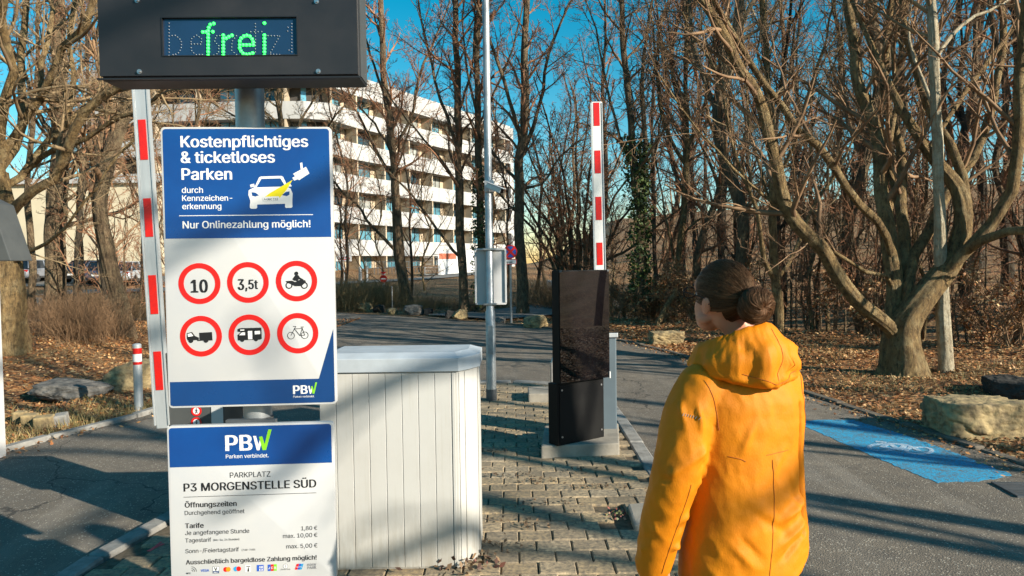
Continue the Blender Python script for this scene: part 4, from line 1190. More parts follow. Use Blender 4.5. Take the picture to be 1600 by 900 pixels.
class Tree:
    def __init__(s, seed, rmin=0.003):
        s.rng = np.random.default_rng(seed); s.rmin = rmin
        s.limbs = []; s.batches = []; s.tr = []
    def limb(s, pts, r0, r1, n=14, jit=0.0, flare=0.0, mid=None):
        c = limb_path(pts, n, s.rng, jit)
        t = np.linspace(0, 1, n)
        r = r0 + (r1 - r0) * t
        if flare:
            d = np.r_[0, np.cumsum(np.linalg.norm(np.diff(c, axis=0), axis=1))]
            r = r * (1 + flare * np.exp(-d / (r0 * 1.6)))
        r = r * (1 + s.rng.normal(size=n) * 0.035)
        s.limbs.append((c, r))
        return c, r
    def trunkmesh(s, sides=12):
        Vs = []; Qs = []; o = 0
        for c, r in s.limbs:
            big = r[0] > 0.11
            sd = 36 if big else sides
            if big:
                m = 56; L = np.r_[0, np.cumsum(np.linalg.norm(np.diff(c, axis=0), axis=1))]; q = np.linspace(0, 1, m) ** 1.4 * L[-1]
                cs = crom(c, 6); Ls = np.r_[0, np.cumsum(np.linalg.norm(np.diff(cs, axis=0), axis=1))]
                r = np.interp(q, L, r); c = np.stack([np.interp(q * Ls[-1] / L[-1], Ls, cs[:, k]) for k in range(3)], 1)
            V, Q = tube_batch(c[None], r[None], sd)
            k = len(c)
            V = V.reshape(k, sd, 3)
            a = np.arange(sd) * 2 * math.pi / sd
            hh = np.r_[0, np.cumsum(np.linalg.norm(np.diff(c, axis=0), axis=1))][:, None]
            ph = s.rng.uniform(0, 6.28, 8)
            lump = 1 + 0.05 * np.sin(3 * a + ph[0] + .7 * hh) + 0.05 * np.sin(2 * a + ph[1] + hh * 1.3)
            if big:
                lump = lump + .045 * np.sin(7 * a + ph[2] + 1.1 * hh + 1.2 * np.sin(hh * 3 + ph[5])) + .035 * np.sin(12 * a + ph[3] + 2.0 * np.sin(hh * 2.3)) + .03 * np.sin(hh * 5 + ph[4] + 2 * np.sin(a)) + s.rng.normal(size=(k, sd)) * .012
                if c[0, 2] < c[-1, 2] - 1 and r[0] > .18:
                    fl = np.exp(-hh / .35)
                    lump = lump + fl * (.30 * np.maximum(0, np.sin(5 * a + ph[6])) + .18 * np.maximum(0, np.sin(3 * a + ph[7])))
            else:
                lump = lump + s.rng.normal(size=(k, sd)) * 0.03
            V = c[:, None] + (V - c[:, None]) * lump[..., None]
            Vs.append(V.reshape(-1, 3)); Qs.append(Q + o); o += k * sd
        for Pp, R in s.tr:
            V, Q = tube_batch(Pp, R, 8); Vs.append(V); Qs.append(Q + o); o += len(V)
        return np.concatenate(Vs), np.concatenate(Qs)
    def crownmesh(s):
        Vs = []; Qs = []; o = 0
        for Pp, R, sd in s.batches:
            V, Q = tube_batch(Pp, R, sd); Vs.append(V); Qs.append(Q + o); o += len(V)
        return np.concatenate(Vs), np.concatenate(Qs)
    def branches(s, per_m=2.0, t0=0.25, l1=(1.6, 0.5), n2=6, n3=6, n4=4, ang=(30, 65), up=0.05, ratio2=0.45, ratio3=0.42, ratio4=0.5, wig=0.14, len4=None, first=0):
        for k, (c, r) in enumerate(s.limbs[first:]):
            L = np.linalg.norm(np.diff(c, axis=0), axis=1).sum()
            n = max(2, int(L * per_m))
            tt0 = t0 if not isinstance(t0, (list, tuple)) else t0[min(k, len(t0) - 1)]
            P1, R1 = spawn(c[None], r[None], n, s.rng, tt0, ang, lens=l1[0] if not callable(l1[0]) else l1[0](L), K=8, up=up, wig=wig, rr=0.5, rmin=s.rmin * 1.6, fall=l1[1])
            s.batches.append((P1, R1, 5))
            P2, R2 = spawn(P1, R1, n2, s.rng, 0.18, (25, 60), ratio2, K=6, up=up * .7, wig=wig, rmin=s.rmin * 1.2, fall=.45)
            s.batches.append((P2, R2, 4))
            if n3:
                P3, R3 = spawn(P2, R2, n3, s.rng, 0.15, (25, 60), ratio3, K=5, up=up * .5, wig=wig, rmin=s.rmin, fall=.4)
                s.batches.append((P3, R3, 3))
                if n4:
                    P4, R4 = spawn(P3, R3, n4, s.rng, 0.15, (25, 60), ratio4, K=4, up=.03, wig=wig, rmin=s.rmin * .85, fall=.3)
                    s.batches.append((P4, R4, 3))
    def build(s, name, base, label, group, bmat, tmat, sides=12, cat='tree'):
        root = thing(name, base, label, cat, group)
        V, Q = s.trunkmesh(sides)
        link('trunk', np_mesh('trunk', V, Q), bmat, root)
        if s.batches:
            V, Q = s.crownmesh()
            link('crown', np_mesh('crown', V, Q), tmat, root)
        return root
def pl(pxs, Y, dY=0.0):
    """pixels with a running depth: list of (px,py[,dy])"""
    out = []
    n = len(pxs)
    for i, p in enumerate(pxs):
        y = Y + dY * i / max(n - 1, 1) + (p[2] if len(p) > 2 else 0)
        out.append(tuple(P(p[0], p[1], y)))
    return out
def snap(pts, limbs):
    """the first point of a branch is moved onto the nearest existing limb"""
    e = np.array(EYE); p0 = np.array(pts[0]); d0 = nrm(p0 - e)
    best = None
    for c, r in limbs:
        cs = crom(c, 4); q = nrm(cs - e) @ d0
        k = int(np.argmax(q))
        if best is None or q[k] > best[0]: best = (q[k], cs[k])
    s = best[1]; k = np.linalg.norm(s - e) / np.linalg.norm(p0 - e)
    if abs(k - 1) > .15: return pts
    out = [tuple(s)]
    for i, p in enumerate(pts[1:]):
        f = k ** (.75 ** (i + 1)) if i < 6 else 1 + (k - 1) * .15
        out.append(tuple(e + (np.array(p) - e) * f))
    return out
def extend(pts, ln, rng, k=3, up=0.15):
    pts = [np.array(p) for p in pts]
    d = nrm(pts[-1] - pts[-2])
    for i in range(k):
        d = nrm(d + rng.normal(size=3) * .12 + np.array([0, 0, up])); pts.append(pts[-1] + d * ln / k)
    return [tuple(p) for p in pts]

# --- the big many limbed tree on the right
g = G(1410, 577, 0.1); YH = g.y
t = Tree(11, 0.0027)
r_ = t.rng
def sink(p, d=.25): return (p[0], p[1], p[2] - d)
LSC = .68
cm, rm = t.limb([sink(tuple(P(1409, 577, YH)))] + pl([(1409, 565), (1408, 540), (1412, 512), (1428, 484), (1456, 448), (1487, 407), (1503, 358)], YH, 0) + pl([(1502, 314), (1490, 285), (1452, 240), (1422, 193), (1394, 143), (1367, 83), (1347, 40), (1330, 0)], YH, .6), .27, .05, 30, flare=.3)
tt_ = np.linspace(0, 1, 30); rm[:] = np.interp(tt_, [0, .05, .12, .22, .32, .45, .6, .8, 1], [.37, .27, .23, .18, .145, .105, .068, .046, .025])
Lm = [
 ([(1404, 545), (1394, 515), (1376, 500), (1342, 473), (1311, 439), (1289, 397), (1259, 369), (1232, 329), (1217, 283), (1200, 200), (1188, 165), (1157, 110), (1120, 40), (1095, 0)], -1.2, .15, .03),
 ([(1406, 540), (1400, 500), (1397, 440), (1390, 386), (1383, 337), (1378, 290), (1367, 200), (1343, 140), (1333, 67), (1327, 17)], .9, .17, .04),
 ([(1393, 400), (1384, 370), (1370, 344), (1345, 321), (1327, 299), (1305, 265), (1280, 233), (1243, 200), (1210, 147), (1167, 90), (1133, 30)], -.9, .085, .025),
 ([(1408, 520), (1412, 470), (1413, 390), (1411, 348), (1404, 303), (1412, 250), (1400, 200), (1380, 120), (1388, 40)], 1.4, .14, .025),
 ([(1503, 372), (1509, 330), (1510, 293), (1483, 217), (1453, 180), (1437, 133), (1420, 67), (1413, 20)], .9, .10, .035),
 ([(1465, 440), (1480, 418), (1504, 397), (1553, 344), (1578, 300), (1590, 200), (1595, 100), (1602, 0)], -.8, .125, .035),
 ([(1478, 425), (1515, 390), (1546, 371), (1600, 359), (1660, 352)], -1.2, .09, .035),
 ([(1420, 500), (1424, 440), (1434, 390), (1463, 348), (1478, 303), (1500, 265), (1530, 233), (1547, 167), (1567, 83), (1563, 0)], 1.3, .125, .035),
 ([(1450, 240), (1480, 183), (1523, 123), (1557, 73), (1590, 30)], 1.0, .06, .02),
 ([(1400, 460), (1384, 430), (1350, 422), (1320, 402), (1295, 385)], -.4, .045, .012),
 ([(1384, 350), (1395, 300), (1385, 240), (1400, 180), (1395, 90), (1410, 20)], 1.0, .06, .02),
]
for pxs, dY, a, b in Lm:
    t.limb(extend(snap(pl(pxs, YH, dY), t.limbs), 3.5, r_), a * LSC, b * LSC, max(16, len(pxs) * 2), .015)
t.branches(2.3, .22, (1.9, .35), 5, 5, 3, first=1, up=.05)
t.build('broad_tree', g, 'massive old tree, thick bright trunk dividing into many heavy limbs, right of the person', 'trees at the roadside', MAT['bark_pale'], MAT['twig'], 16)

# --- smooth pale trunk just behind it
def simple_tree(seed, name, label, pxs, w0, w1, Y=None, mat='bark_brown', tw='twig', group='trees at the roadside', base=None, limbs=(), per_m=2.0, t0=.3, l1=2.2, n=(5, 5, 3), ext=4.0, rk=.00019, dY=0.0, flare=.35, ang=(30, 60), up=.06, n_auto=0):
    """w0,w1: trunk width in pixels at base and top"""
    if Y is None:
        gg = GT(*pxs[0]) if base is None else base
        Y = gg.y
    px0 = pxs[0]
    b = P(px0[0], px0[1], Y)
    t = Tree(seed, max(Y * rk, .0025))
    k = Y / F / 2
    pts = [sink(tuple(b), .3)] + pl(pxs, Y, dY)
    pts = extend(pts, ext, t.rng)
    t.limb(pts, w0 * k * .74, w1 * k * .45, 20, .01 * Y / 15, flare=flare)
    for lp, a, bb, dy in limbs:
        t.limb(extend(snap(pl(lp, Y, dy), t.limbs), 1.5, t.rng), a * k * .72, bb * k * .6, 12, .012 * Y / 15)
    if n_auto:
        c, r = t.limbs[0]
        P1, R1 = spawn(c[None], r[None], n_auto, t.rng, .25, (22, 45), lens=ext * .9, K=9, up=.08, wig=.09, rr=.62, rmin=.02, fall=.45)
        for q in range(len(P1)): t.limbs.append((P1[q], R1[q]))
    t.branches(per_m, t0, (l1, .4), *n, ang=ang, up=up)
    return t.build(name, (b.x, b.y, b.z), label, group, MAT[mat], MAT[tw])
simple_tree(21, 'beech_tree', 'smooth pale straight trunk directly right of and behind the massive limbed tree', [(1478, 582), (1474, 500), (1470, 400), (1466, 280), (1460, 130), (1455, 0)], 27, 17, mat='bark_beech', tw='twig_pale', limbs=[([(1458, 90), (1500, 40), (1560, 10)], 9, 4, .5), ([(1462, 180), (1440, 120), (1420, 60), (1425, 0)], 8, 4, .8)], t0=.5)
# --- light trunk dividing low, behind the person's head
simple_tree(22, 'forked_tree', "slim light tree forking low right behind the person's head", [(1218, 548), (1217, 500), (1214, 450), (1211, 428), (1208, 330), (1207, 250), (1200, 150), (1195, 40)], 19, 9, Y=13.6, mat='bark_pale', tw='twig_pale', limbs=[
   ([(1213, 440), (1196, 415), (1188, 380), (1183, 330), (1160, 270), (1140, 210), (1128, 130)], 11, 5, -.6), ([(1214, 437), (1236, 405), (1255, 365), (1272, 320), (1295, 290), (1320, 250)], 9, 4, .8), ([(1209, 330), (1190, 270), (1170, 190), (1165, 100)], 8, 4, .7), ([(1206, 290), (1240, 230), (1262, 150), (1290, 60)], 7, 4, -.5)], per_m=2.4)
# --- centre trees in front of the building
simple_tree(23, 'roadside_tree', 'bare tree nearest the parking board, with a long left limb before the white building', [(637, 478), (630, 440), (623, 380), (617, 271), (611, 214), (602, 139), (597, 60), (594, 0)], 23, 11, tw='twig_red', limbs=[
   ([(629, 395), (600, 370), (578, 350), (562, 324), (525, 290)], 8, 3, -.8), ([(618, 290), (585, 230), (560, 180), (535, 140)], 7, 3, .5), ([(613, 240), (590, 200), (560, 165)], 6, 3, 0), ([(612, 230), (640, 190), (655, 120), (690, 40)], 8, 3, .6), ([(616, 265), (636, 215), (650, 150)], 5, 2, -.4), ([(604, 150), (580, 90), (560, 20)], 6, 3, .5)], n=(7, 6, 3))
simple_tree(24, 'roadside_tree', 'tall straight bare tree standing just left of the lamp post', [(727, 490), (723, 430), (719, 360), (717, 250), (714, 120), (711, 0)], 20, 12, tw='twig_red', limbs=[
   ([(718, 407), (700, 380), (660, 325), (637, 300), (622, 283)], 7, 3, -.6), ([(717, 300), (690, 250), (660, 215), (630, 180)], 6, 3, .6), ([(716, 230), (690, 160), (670, 80), (655, 10)], 8, 4, .8), ([(716, 180), (735, 120), (742, 50)], 6, 3, -.5)], n=(7, 6, 3))
simple_tree(25, 'ivy_tree', 'upright tree close behind the lamp post, its lower trunk wrapped in dark ivy', [(754, 486), (752, 420), (750, 320), (747, 200), (745, 90), (748, 0)], 18, 12, Y=23.5, tw='twig_red', limbs=[([(748, 220), (770, 150), (800, 80), (815, 20)], 6, 3, .6), ([(747, 180), (730, 110), (722, 40)], 6, 3, -.5)])
simple_tree(26, 'roadside_tree', 'stout bare tree beside the round no stopping sign', [(816, 492), (815, 440), (812, 360), (811, 300), (813, 236), (820, 186), (819, 101), (822, 0)], 24, 13, tw='twig_red', limbs=[
   ([(813, 250), (827, 216), (847, 145), (857, 84), (884, 20)], 10, 4, .7), ([(812, 235), (808, 189), (793, 145), (776, 91), (749, 20)], 10, 4, -.7), ([(812, 320), (780, 330), (764, 322)], 4, 2, -.5), ([(812, 290), (780, 250), (750, 210)], 6, 2, .5), ([(813, 300), (850, 285), (870, 250), (905, 220)], 6, 2, .5)], n=(7, 6, 3))
# --- fan of stems behind the pillar
gz = P(902, 440, 25)
t = Tree(27, .006)
for i in range(15):
    a = (i - 7) / 7
    x = gz.x + a * .5
    top = (gz.x + a * 3.4 + r_.normal() * .4, gz.y + r_.normal() * 1.5, 4.5 + 3.2 * (1 - a * a) + r_.normal() * .5)
    t.limb([(x, gz.y + r_.normal() * .3, H(x, 25) - .3), (x + a * .25, gz.y, 1.4), (gz.x + a * 1.5, (gz.y + top[1]) / 2, top[2] * .55), top], .075, .02, 14, .03)
t.branches(1.9, .2, (1.5, .4), 5, 5, 2, up=.09)
t.build('hazel_shrub', (gz.x, gz.y, H(gz.x, 25)), 'large bare shrub of many fanning stems behind the black pillar', 'shrubs by the road', MAT['bark_brown'], MAT['twig_red'], 8, 'shrub')
# --- ivy clad pair and others right of the boom
simple_tree(28, 'ivy_tree', 'leaning tree right of the right hand boom, thickly clad in green ivy', [(1002, 470), (1001, 420), (1000, 330), (990, 260), (985, 180), (975, 80), (970, 0)], 20, 9, Y=20.5, tw='twig', limbs=[([(1000, 330), (1008, 230), (1003, 130), (1015, 30)], 12, 6, .5), ([(992, 270), (965, 200), (945, 120), (930, 40)], 7, 3, .4)], n=(7, 6, 3))
simple_tree(29, 'roadside_tree', 'dark twin stemmed tree left of the person, rising above brown leaved undergrowth', [(1057, 470), (1058, 433), (1063, 380), (1068, 337), (1070, 280), (1073, 220), (1072, 120), (1075, 0)], 14, 8, Y=21, mat='bark_pale', tw='twig', limbs=[([(1064, 375), (1082, 350), (1100, 340), (1143, 307), (1180, 290)], 5, 3, .3), ([(1071, 260), (1045, 210), (1030, 150), (1022, 60)], 9, 4, .6), ([(1072, 230), (1100, 170), (1110, 90), (1130, 0)], 8, 4, -.5), ([(1050, 433), (1048, 380), (1040, 330), (1030, 280)], 5, 3, .2)], n=(7, 6, 3))
# --- stub leaning on the bank
g = GT(1028, 510)
t = Tree(30, .004); t.limb([sink(tuple(P(1026, 516, g.y)), .15)] + pl([(1028, 510), (1031, 498), (1040, 482), (1052, 462), (1056, 452)], g.y, .3), .085, .055, 12, .01)
t.build('tree_stump', (g.x, g.y, g.z), 'short leaning broken stem on the leafy bank left of the person', None, MAT['bark_pale'], MAT['twig'], 10, 'stump')
# --- left: pale many limbed tree at the edge and a rough trunk behind
gl = GT(14, 556); YL = gl.y
t = Tree(31, .0029)
t.limb([sink(tuple(gl))] + pl([(13, 556), (14, 500), (14, 440), (12, 390), (6, 330), (-4, 270)], YL), .27, .15, 14, flare=.4)
for pxs, dY, a, b in [
 ([(8, 350), (37, 311), (81, 283), (99, 255), (107, 225), (133, 170), (187, 135), (230, 110)], -1.0, .13, .05),
 ([(4, 330), (0, 297), (37, 274), (56, 240), (87, 211), (124, 177), (162, 149), (200, 120)], .8, .11, .04),
 ([(0, 290), (0, 270), (9, 233), (31, 202), (43, 183), (62, 158), (80, 125), (90, 100), (97, 73), (130, 43), (147, 0)], -.6, .12, .05),
 ([(0, 260), (20, 235), (33, 200), (33, 117), (37, 67), (40, 0)], .9, .11, .06),
 ([(-4, 270), (0, 200), (20, 100), (0, 40), (10, -20)], -1.2, .13, .07),
 ([(-4, 280), (-40, 200), (-60, 80)], .5, .14, .07),
 ([(87, 211), (110, 165), (115, 110), (105, 50), (120, -10)], .8, .07, .035),
 ([(40, 272), (80, 235), (120, 225), (170, 190), (210, 180)], -.9, .07, .03),
 ([(62, 158), (65, 100), (80, 40), (75, -10)], .5, .07, .04),
 ([(14, 420), (34, 400), (60, 385), (85, 372)], -.6, .05, .02)]:
    t.limb(extend(snap(pl(pxs, YL, dY), t.limbs), 2.5, t.rng), a * .64, b * .6, max(14, len(pxs) * 2), .015)
t.branches(2.4, .15, (1.7, .35), 6, 5, 3, first=1, up=.04)
t.build('broad_tree', gl, 'pale tree at the left picture edge, thick limbs fanning up to the right', 'trees at the roadside', MAT['bark_pale'], MAT['twig_pale'], 16)
simple_tree(32, 'rough_tree', 'thick rough barked trunk on the left lawn in front of the parked cars', [(88, 500), (85, 460), (86, 420), (88, 350), (94, 250), (91, 150), (92, 0)], 44, 26, mat='bark_brown', tw='twig', limbs=[
   ([(100, 360), (125, 347), (150, 340), (200, 325), (232, 300)], 11, 4, -.8), ([(92, 300), (120, 255), (150, 225), (200, 190)], 12, 5, .8), ([(93, 230), (60, 180), (40, 120), (10, 60)], 12, 5, .6), ([(92, 180), (120, 120), (150, 60), (165, 0)], 12, 6, -.6), ([(88, 330), (120, 300), (165, 285), (215, 250)], 8, 3, 1.0)], n=(6, 5, 3), per_m=2.4, flare=.25)
simple_tree(33, 'slim_tree', 'slim dark tree left of the left hand boom, in front of the cream building', [(226, 470), (224, 420), (226, 330), (219, 250), (214, 150), (205, 0)], 13, 8, Y=25, mat='bark_dark', limbs=[([(225, 330), (200, 280), (170, 240), (150, 190)], 6, 3, .4), ([(220, 260), (180, 230), (140, 215)], 5, 2, .4), ([(216, 180), (180, 120), (170, 60)], 6, 3, .4)], n=(7, 6, 3))
simple_tree(34, 'slim_tree', 'thin upright stem close beside the rough trunk on the left', [(118, 480), (119, 420), (124, 340), (133, 280), (140, 180), (135, 60)], 11, 6, Y=21, mat='bark_dark', n=(6, 5, 3), per_m=2.6)
simple_tree(35, 'slim_tree', 'slim tree far left behind the pale many limbed tree', [(48, 470), (50, 400), (44, 300), (52, 180), (60, 60)], 14, 8, Y=27, mat='bark_brown', n=(6, 5, 3), per_m=2.6)
simple_tree(36, 'slim_tree', 'tree behind the parking board, its fan of branches hiding the building edge', [(455, 480), (452, 400), (448, 300), (440, 200), (425, 100)], 16, 8, Y=30, mat='bark_brown', tw='twig_pale', limbs=[([(450, 330), (480, 260), (510, 200), (550, 150)], 7, 3, .5), ([(448, 300), (420, 240), (380, 190), (330, 160)], 7, 3, .5), ([(446, 260), (470, 190), (500, 140)], 6, 3, -.5)], n=(7, 6, 3))

# --- the wood: a handful of models set many times
rngw = random.Random(77)
def wood_model(seed, h, r0, bm, tm, low):
    t = Tree(seed, .0055)
    x = 0; pts = [(0, 0, -.8)]
    for k in range(1, 7): pts.append((t.rng.normal() * .25, t.rng.normal() * .25, h * k / 6))
    t.limb(pts, r0, r0 * .25, 16, .02, flare=.3)
    c, r = t.limbs[0]
    P1, R1 = spawn(c[None], r[None], 5, t.rng, low, (20, 42), lens=h * .38, K=9, up=.1, wig=.08, rr=.6, rmin=.02, fall=.4)
    for q_ in range(5): t.limbs.append((P1[q_], R1[q_]))
    t.branches(1.7, [low * .6, .2], (2.1, .4), 6, 5, 0, up=.05)
    V, Q = t.trunkmesh(9); a = np_mesh('trunk', V, Q); a.materials.append(MAT[bm])
    V, Q = t.crownmesh(); b = np_mesh('crown', V, Q); b.materials.append(MAT[tm])
    return a, b
models = [wood_model(101, 15, .14, 'bark_brown', 'twig_red', .3), wood_model(102, 17, .18, 'bark_brown', 'twig', .35), wood_model(103, 13, .10, 'bark_dark', 'twig_red', .2), wood_model(104, 18, .2, 'bark_dark', 'twig_red', .4), wood_model(105, 10, .075, 'bark_pale', 'twig', .15)]
def put_tree(i, x, y, name, label, group, s=1.0, dz=0.0):
    tr, cr = models[i]
    root = thing(name, (x, y, H(x, y) + dz), label, 'tree', group, rz=rngw.uniform(0, 6.28))
    root.scale = (s, s, s * rngw.uniform(.9, 1.12))
    for nm, me in (('trunk', tr), ('crown', cr)):
        o = bpy.data.objects.new(nm, me); COL.objects.link(o); o.parent = root
    return root
placed = []
def scatter(n, azr, yr, label, name, group, mods, smin, smax, md=1.1):
    k = 0; tries = 0
    while k < n and tries < 4000:
        tries += 1
        a = rad(rngw.uniform(*azr)); d = math.sqrt(rngw.uniform(yr[0] ** 2, yr[1] ** 2))
        x = d * math.sin(a); y = d * math.cos(a)
        if any((x - px) ** 2 + (y - py) ** 2 < md * md for px, py in placed): continue
        placed.append((x, y)); k += 1
        put_tree(rngw.choice(mods), x, y, name, label, group, rngw.uniform(smin, smax))
scatter(15, (15, 41), (17.5, 24), 'thin bare tree in the dark wood on the slope behind the massive limbed tree', 'wood_tree', 'trees of the near wood', [0, 2, 4, 4, 1], .55, .95)
scatter(24, (9, 41), (24, 38), 'bare tree of the dense wood on the far slope at the right', 'wood_tree', 'trees of the far wood', [0, 1, 2, 3], .7, 1.1, 1.6)
scatter(18, (4, 41), (38, 62), 'distant bare tree at the top of the wooded slope', 'wood_tree', 'trees at the top of the slope', [0, 1, 3], .8, 1.1, 2.5)
scatter(9, (-3, 8), (27, 44), 'slender bare tree in the thin group behind the right hand boom', 'wood_tree', 'trees behind the right hand boom', [0, 2, 4], .6, .95, 2.0)
scatter(7, (-40, -22), (26, 40), 'bare tree in the thicket between the left lawn and the cars', 'wood_tree', 'trees of the left thicket', [0, 2, 4], .6, .95, 1.8)
scatter(8, (-46, -27), (16, 23), 'slender bare tree behind the left lawn', 'wood_tree', 'trees behind the left lawn', [2, 4, 1], .6, .95, 1.8)
# trees beside and behind the viewer whose shadows cross the road
def sparse_model(seed, h, r0):
    t = Tree(seed, .006)
    pts = [(0, 0, -.8)] + [(t.rng.normal() * .18, t.rng.normal() * .18, h * k / 6) for k in range(1, 7)]
    t.limb(pts, r0, r0 * .3, 16, .02, flare=.3)
    c, r = t.limbs[0]
    P1, R1 = spawn(c[None], r[None], 5, t.rng, .3, (20, 42), lens=h * .4, K=9, up=.1, wig=.08, rr=.6, rmin=.02, fall=.4)
    for q_ in range(5): t.limbs.append((P1[q_], R1[q_]))
    t.branches(.7, [.3, .25], (1.6, .45), 3, 2, 0, up=.05)
    V, Q = t.trunkmesh(9); a = np_mesh('trunk', V, Q); a.materials.append(MAT['bark_brown'])
    V, Q = t.crownmesh(); b = np_mesh('crown', V, Q); b.materials.append(MAT['twig'])
    return a, b
models += [sparse_model(111, 14, .15), sparse_model(112, 12, .11)]
sh = [(9.4, -.2, 5, .9), (12.2, 3.4, 6, .9), (7.8, -5.4, 5, .95), (15.5, -1.5, 5, 1), (9.9, 1.25, 6, .8), (10.9, -1.7, 5, .75)]
for i, (x, y, m_, s_) in enumerate(sh):
    put_tree(m_, x, y, 'verge_tree', 'bare tree on the leafy right verge beside the viewer, throwing long shadows', 'trees on the near right verge', s_)

t = Tree(88, .006)  # out of view; limbs laid out to cast diagonal shadows on cabinet and boards
t.limb([(11.2, -3.0, -.3), (11.2, -3.0, 2), (11.1, -3.0, 4.5), (11.15, -2.9, 7), (11.1, -3.0, 9.5), (11.0, -3.1, 11.5)], .17, .05, 18, .02, flare=.3)
for pts_ in ([(11.1, -3.0, 5.6), (10.4, -3.05, 6.15), (9.6, -3.1, 6.0), (8.6, -3.1, 5.55), (7.7, -3.2, 5.0)], [(11.1, -3.0, 4.4), (10.3, -3.1, 5.2), (9.3, -3.2, 5.05), (8.4, -3.2, 4.7)], [(11.15, -2.9, 6.8), (10.3, -3.4, 7.8), (9.3, -4.0, 7.75), (8.3, -4.2, 7.3), (7.4, -4.5, 6.7)],
             [(11.1, -3.0, 6.2), (10.2, -3.3, 7.0), (9.2, -3.6, 6.85), (8.2, -3.8, 6.3)], [(11.15, -2.9, 7.4), (11.9, -2.2, 8.6), (12.6, -1.8, 10)], [(11.1, -3, 8.2), (10.6, -3.6, 9.8), (10.2, -4.2, 11)]):
    t.limb(pts_, .065, .03, 14, .03)
t.branches(.8, .3, (1.1, .4), 3, 3, 0, up=.0)
t.build('verge_tree', (11.2, -3.0, H(11.2, -3.0)), 'unseen bare tree on the near right verge, its drooping limbs shaped to shade the white cabinet', 'trees on the near right verge', MAT['bark_brown'], MAT['twig'])
scatter(6, (-15, -3), (30, 46), 'thin bare tree before the white building', 'wood_tree', 'thin trees before the white building', [2, 4], .6, .85, 2.5)
scatter(20, (50, 66), (16, 30), 'bare tree of the dense wood beyond the right verge', 'wood_tree', 'trees right of the verge', [0, 1, 3], .8, 1.1, 1.8)
# --- young slim stems in the wood
t_ = None
def sapling_model(seed):
    t = Tree(seed, .005)
    for i in range(3):
        a = t.rng.uniform(0, 6.28); r = t.rng.uniform(0, .8)
        x, y = r * math.cos(a), r * math.sin(a)
        t.limb([(x, y, -.5), (x + t.rng.normal() * .1, y + t.rng.normal() * .1, 1.5), (x + t.rng.normal() * .3, y + t.rng.normal() * .3, 3.5), (x + t.rng.normal() * .5, y + t.rng.normal() * .5, 5.5)], .028, .008, 12, .02)
    t.branches(1.6, .12, (1.3, .4), 5, 4, 0, up=.03)
    V, Q = t.trunkmesh(6); a = np_mesh('stem', V, Q); a.materials.append(MAT['bark_brown'])
    V, Q = t.crownmesh(); b = np_mesh('twigs', V, Q); b.materials.append(MAT['twig_red'])
    return a, b
saps = [sapling_model(201), sapling_model(202), sapling_model(203)]
def leafquads(C, size, rng, cols, up=0.0, spread=1.0):
    n = len(C)
    nz = rng.normal(size=(n, 3)); nz[:, 2] = np.abs(nz[:, 2]) + up; nz = nrm(nz)
    a = nrm(np.cross(nz, rng.normal(size=(n, 3)))); b = np.cross(nz, a)
    L = (size * rng.uniform(.6, 1.35, n))[:, None]; Wd = L * rng.uniform(.4, .7, n)[:, None]
    cup = nz * L * rng.uniform(-.25, .45, n)[:, None]
    V = np.stack([C - a * L, C - b * Wd + cup * .4, C + a * L + cup, C + b * Wd + cup * .4], 1).reshape(-1, 3)
    Q = np.arange(4 * n).reshape(n, 4)
    ci = rng.integers(0, len(cols), n)
    col = np.array(cols)[ci] * rng.uniform(.6, 1.3, n)[:, None]
    return V, Q, np.repeat(col, 4, 0)
BROWN = [(.36, .15, .048), (.45, .21, .07), (.22, .085, .03), (.52, .29, .12), (.31, .115, .036), (.56, .37, .18)]
IVY = [(.035, .07, .015), (.06, .11, .02), (.02, .045, .01), (.10, .15, .03)]
k = 0
for azr, yr, n_, lab, grp in (((14, 41), (14.5, 24), 30, 'clump of thin bare saplings at the edge of the dark wood', 'saplings at the wood edge'), ((4, 20), (19, 30), 14, 'clump of bare saplings on the bank left of the person', 'saplings on the bank'), ((-40, -24), (19, 28), 7, 'clump of bare saplings behind the left lawn', 'saplings behind the left lawn')):
    for i in range(n_):
        a = rad(rngw.uniform(*azr)); d = rngw.uniform(*yr)
        x, y = d * math.sin(a), d * math.cos(a)
        if (x - 9.5) * .857 + (y - 8.8) * .514 < .8 and azr[0] > 0: continue
        root = thing('sapling', (x, y, H(x, y)), lab, 'sapling', grp, rz=rngw.uniform(0, 6.28))
        s_ = rngw.uniform(.6, 1.1); root.scale = (s_,) * 3
        for nm, me in zip(('stem', 'twigs'), rngw.choice(saps)):
            o = bpy.data.objects.new(nm, me); COL.objects.link(o); o.parent = root
# --- low beech bushes that keep their brown leaves
def bush_model(seed, n=900, h=1.5, w=1.3, cols=BROWN, size=.04):
    t = Tree(seed, .005)
    for i in range(6):
        a = t.rng.uniform(0, 6.28)
        t.limb([(0.1 * math.cos(a), .1 * math.sin(a), -.2), (.3 * math.cos(a) * w, .3 * math.sin(a) * w, h * .45), (.8 * math.cos(a) * w, .8 * math.sin(a) * w, h * t.rng.uniform(.6, 1.1))], .016, .006, 10, .02)
    t.branches(3, .2, (.8, .3), 5, 3, 0, up=.0)
    V, Q = t.crownmesh(); V0, Q0 = t.trunkmesh(6)
    st = np_mesh('stems', np.concatenate([V0, V]), np.concatenate([Q0, Q + len(V0)])); st.materials.append(MAT['twig'])
    tips = np.concatenate([p.reshape(-1, 3) for p, r, s_ in t.batches[-3:]] + [p.reshape(-1, 3) for p, r, s_ in t.batches[:6]])
    C = tips[t.rng.integers(0, len(tips), n)] + t.rng.normal(size=(n, 3)) * .06
    V, Q, c = leafquads(C, size, t.rng, cols, .3)
    lf = np_mesh('leaves', V, Q, False, c); lf.materials.append(MAT['leaf'])
    return st, lf
